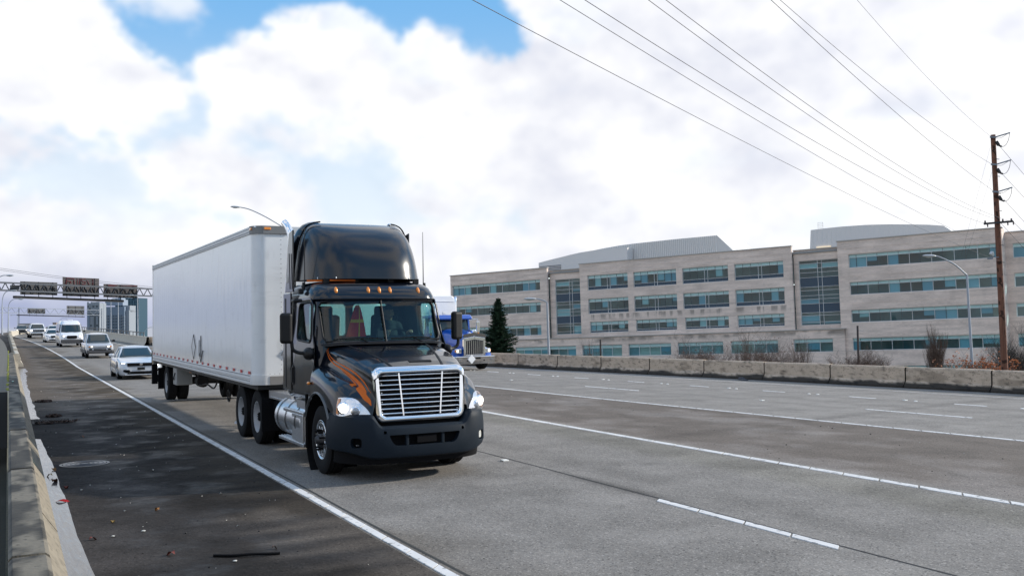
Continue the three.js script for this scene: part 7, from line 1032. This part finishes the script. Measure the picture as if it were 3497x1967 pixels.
{ // fir
  const top = at(1701, 1016, 88), by = groundY(top.z), H = top.y - by, T = thing('fir_tree', 'dark green fir tree rising beside the blue truck', 'fir tree', [top.x, by, top.z]), r = rng(8);
  part('trunk', [new THREE.CylinderGeometry(0.04, 0.26, H, 10).translate(0, H / 2, 0)], barkM, T);
  const pos = [], col = [], tri = (a, b, c, k) => { pos.push(...a, ...b, ...c); for (let i = 0; i < 3; i++) col.push(0.018 * k, 0.042 * k, 0.022 * k); }, limbs = [];
  for (let b = 0; b < 620; b++) {
    const y = 0.8 + (H - 0.95) * pow(b / 620, 0.82), f = 1 - y / H, R0 = 0.10 + 4.5 * pow(f, 0.9) * (0.86 + 0.2 * sin(y * 2.3 + 1)), az = b * 2.39996 + (r() - 0.5) * 0.8, len = R0 * (0.55 + 0.55 * r()), lift = 0.28 - 0.42 * f + (r() - 0.5) * 0.3, steps = max(3, floor(len / 0.14));
    const P = (t) => [cos(az) * len * t, y + lift * len * t - 0.16 * len * t * t * (0.4 + f) + 0.10 * len * t * t * t, sin(az) * len * t], e = P(1); if (len > 0.3) limbs.push(twig([0, y, 0], e, 0.026, 0.005, 4));
    for (let i = 0; i <= steps; i++) { const t = 0.12 + 0.88 * i / steps, c = P(t), w = (0.16 + 0.22 * (1 - t)) * (0.8 + 0.5 * r()) * min(1, 0.45 + f * 2.2), shade = 0.55 + 0.95 * r();
      for (let q = 0; q < 9; q++) { const a2 = az + (r() - 0.5) * 3.0, l = w * (0.6 + 0.9 * r()), up = l * (r() - 0.45) * 1.3, tw = 0.022 + 0.03 * r(), dx = cos(a2) * l, dz = sin(a2) * l; if (q & 1) tri([c[0] - dz * tw / l, c[1], c[2] + dx * tw / l], [c[0] + dz * tw / l, c[1], c[2] - dx * tw / l], [c[0] + dx, c[1] + up, c[2] + dz], shade); else tri([c[0], c[1] - tw, c[2]], [c[0], c[1] + tw, c[2]], [c[0] + dx, c[1] + up, c[2] + dz], shade * 0.92); } }
  }
  const g = new THREE.BufferGeometry(); g.setAttribute('position', new THREE.Float32BufferAttribute(pos, 3)); g.setAttribute('color', new THREE.Float32BufferAttribute(col, 3)); g.computeVertexNormals();
  part('crown', g, mat([1, 1, 1], 0.85, 0, { vertexColors: true, specularIntensity: 0.4 }), T); part('limbs', limbs, barkM, T).userData.kind = 'stuff';
}
// ---------------------------------------------------------------- small things lying on the shoulder
{
  // drain grate
  const G = thing('drain_grate', 'rusty slotted drain grate in the wet gutter', 'drain', [0.93, 0, -25.6]), iron = mat([0.035, 0.028, 0.024], 0.75, 0.3);
  part('frame', [bx(0.86, 0.02, 0.05, 0, 0.008, -0.5), bx(0.86, 0.02, 0.05, 0, 0.008, 0.5), bx(0.05, 0.02, 0.95, -0.41, 0.008, 0), bx(0.05, 0.02, 0.95, 0.41, 0.008, 0)], iron, G); part('pit', [bx(0.78, 0.004, 0.95, 0, 0.003, 0)], M.matte, G);
  for (let k = 0; k < 13; k++) part('bar', rbx(0.028, 0.022, 0.92, 0.006, -0.36 + k * 0.06, 0.012, 0, 0, 0.12), iron, G);
  // manhole cover
  const Mh = thing('manhole_cover', 'round worn iron manhole cover on the dark shoulder', 'manhole cover', [1.12, 0, -17.4]); const cov = mat([0.10, 0.10, 0.105], 0.38, 0.55);
  part('cover', [cyl(0.33, 0.33, 0.012, 48, 0, 0.004, 0)], cov, Mh); part('ring', [new THREE.RingGeometry(0.345, 0.385, 48).rotateX(-PI / 2).translate(0, 0.007, 0)], mat([0.16, 0.155, 0.15], 0.45, 0.5), Mh);
  for (const q of [0.08, 0.15, 0.22, 0.29]) part('raised_ring', new THREE.TorusGeometry(q, 0.006, 5, 40).rotateX(PI / 2).translate(0, 0.011, 0), cov, Mh);
  // leaves
  const r = rng(55), leafShape = (w, l) => { const g = grid(6, 8, (u, v) => { const t = v, wd = w * sin(PI * clamp(t * 0.94 + 0.03)) ** 0.8, x = lerp(-1, 1, u) * wd; return [x, 0.012 + 0.35 * x * x / w + 0.02 * sin(t * 5), (t - 0.5) * l]; }); return g; };
  const red = solo('fallen_leaf', [leafShape(0.055, 0.19)], mat([0.26, 0.008, 0.012], 0.9, 0, { specularIntensity: 0.3 }), 'large curled red leaf at the edge of the gutter water', 'leaf', 'fallen leaves'); red.position.set(0.635, 0.0, -13.78); red.rotation.y = 1.25; red.scale.set(1.3, 0.6, 1);
  const tones = [[0.11, 0.045, 0.022], [0.20, 0.085, 0.02], [0.055, 0.028, 0.018], [0.22, 0.14, 0.04], [0.11, 0.02, 0.014]].map((c) => mat(c, 0.8)), lg = [leafShape(0.03, 0.09), leafShape(0.024, 0.07), leafShape(0.035, 0.11)];
  const spots = [[0.60, -15.6, 0, 'brown leaf on the water below the manhole cover, right of two'], [0.55, -16.2, 1, 'brown leaf on the water below the manhole cover, left of two'], [0.64, -16.9, 2, 'dark leaf on the water beside the manhole cover'], [0.72, -14.9, 3, 'tan leaf just above the large red leaf'], [1.07, -12.0, 0, 'orange leaf in the middle of the shoulder below the red leaf'], [1.62, -12.5, 1, 'rust coloured leaf right of the orange one'], [0.80, -11.15, 2, 'small red brown leaf at the edge of the water'], [1.42, -10.0, 0, 'pale brown leaf near the bottom edge'], [2.38, -9.72, 1, 'orange leaf at the tip of the black rubber strip'], [1.35, -21.6, 2, 'small brown leaf beyond the manhole cover']];
  spots.forEach(([x, z, k, la], i) => { const o = solo('fallen_leaf', lg[k % 3], tones[(i * 2 + k) % 5], la, 'leaf', 'fallen leaves'); o.position.set(x, 0.004, z); o.rotation.y = r() * 6; o.scale.setScalar(0.8 + 0.7 * r()); });
  // heaps of wet leaves by the drain
  for (const [x, z, w, la] of [[0.95, -32.7, 0.24, 'brown heap of wet leaves beyond the drain'], [1.02, -27.1, 0.17, 'smaller heap of wet leaves at the drain edge']]) { const q = []; for (let k = 0; k < 110; k++) { const a = r() * 6.28, d = sqrt(r()) * w, g = lg[floor(r() * 3)].clone(); g.rotateZ((r() - 0.5) * 1.2).rotateY(r() * 6).translate(x + cos(a) * d, 0.05 * (1 - d / w) * r(), z + sin(a) * d * 1.5); q.push(g); } const o = solo('leaf_heap', q, tones[2], la, 'leaf heap'); o.userData.kind = 'stuff'; }
  { const q = []; for (let k = 0; k < 60; k++) { const g = lg[floor(r() * 3)].clone(); g.rotateZ((r() - 0.5)).rotateY(r() * 6).translate(0.55 + r() * 0.95, 0.02, -25.05 - 0.25 * r()); q.push(g); } const o = solo('leaf_litter', q, tones[2], 'wet leaf litter caught on the drain grate', 'leaf litter'); o.userData.kind = 'stuff'; }
  // grit and pebbles
  { const q = [], qg = []; for (let k = 0; k < 520; k++) { const z = -6 - 40 * pow(r(), 1.4), x = r() < 0.6 ? 0.6 + r() * 2.8 : 10.9 + r() * 5, s = 0.006 + 0.016 * r() * r(); (r() < 0.45 ? q : qg).push(new THREE.TetrahedronGeometry(s, 0).scale(1.4, 0.8, 1.2).rotateY(r() * 6).translate(x, surf(x, z) + s * 0.4, z)); } const a = solo('grit', q, mat([0.40, 0.38, 0.34], 0.9), 'pale grit scattered over the shoulders', 'grit'); a.userData.kind = 'stuff'; const b = solo('grit', qg, mat([0.02, 0.02, 0.02], 0.9), 'dark crumbs scattered over the shoulders', 'grit'); b.userData.kind = 'stuff'; }
  solo('rubber_strip', [tube([[1.78, 0.012, -9.72], [1.95, 0.016, -9.60], [2.1, 0.02, -9.55], [2.25, 0.016, -9.50], [2.37, 0.012, -9.47]], 0.014, 6, 24)], M.matte, 'curved black strip of tyre rubber on the near shoulder', 'tyre strip');
  for (const [x, z, s, la] of [[1.32, -11.3, 1, 'white pebble left of centre on the shoulder'], [1.0, -11.2, 0.8, 'white flake beside the gutter water'], [1.92, -9.4, 0.9, 'pale chip below the rubber strip']]) { const o = solo('pebble', [new THREE.IcosahedronGeometry(0.016 * s, 1).scale(1.5, 0.6, 1).translate(0, 0.011, 0)], mat([0.5, 0.5, 0.47], 0.85), la, 'pebble', 'pale pebbles'); o.position.set(x, 0, z); }
  solo('bottle_scrap', [rbx(0.05, 0.02, 0.28, 0.01, 0, 0, 0)], mat([0.02, 0.22, 0.17], 0.3), 'teal scrap lying on the parapet top', 'scrap').position.set(0.10, 0.822, -29.5);
  // debris at the foot of the right barrier
  const o = solo('road_debris', [rbx(0.9, 0.05, 0.25, 0.02, 0, 0.03, 0), rbx(0.35, 0.06, 0.2, 0.03, 0.3, 0.07, 0.02)], mat([0.03, 0.035, 0.05], 0.5), 'dark scrap lying at the foot of the right barrier', 'debris'); o.position.set(28.3, surf(28.3, -32.2), -32.2); o.rotation.y = 1.1;
}
renderer.render(scene, camera);
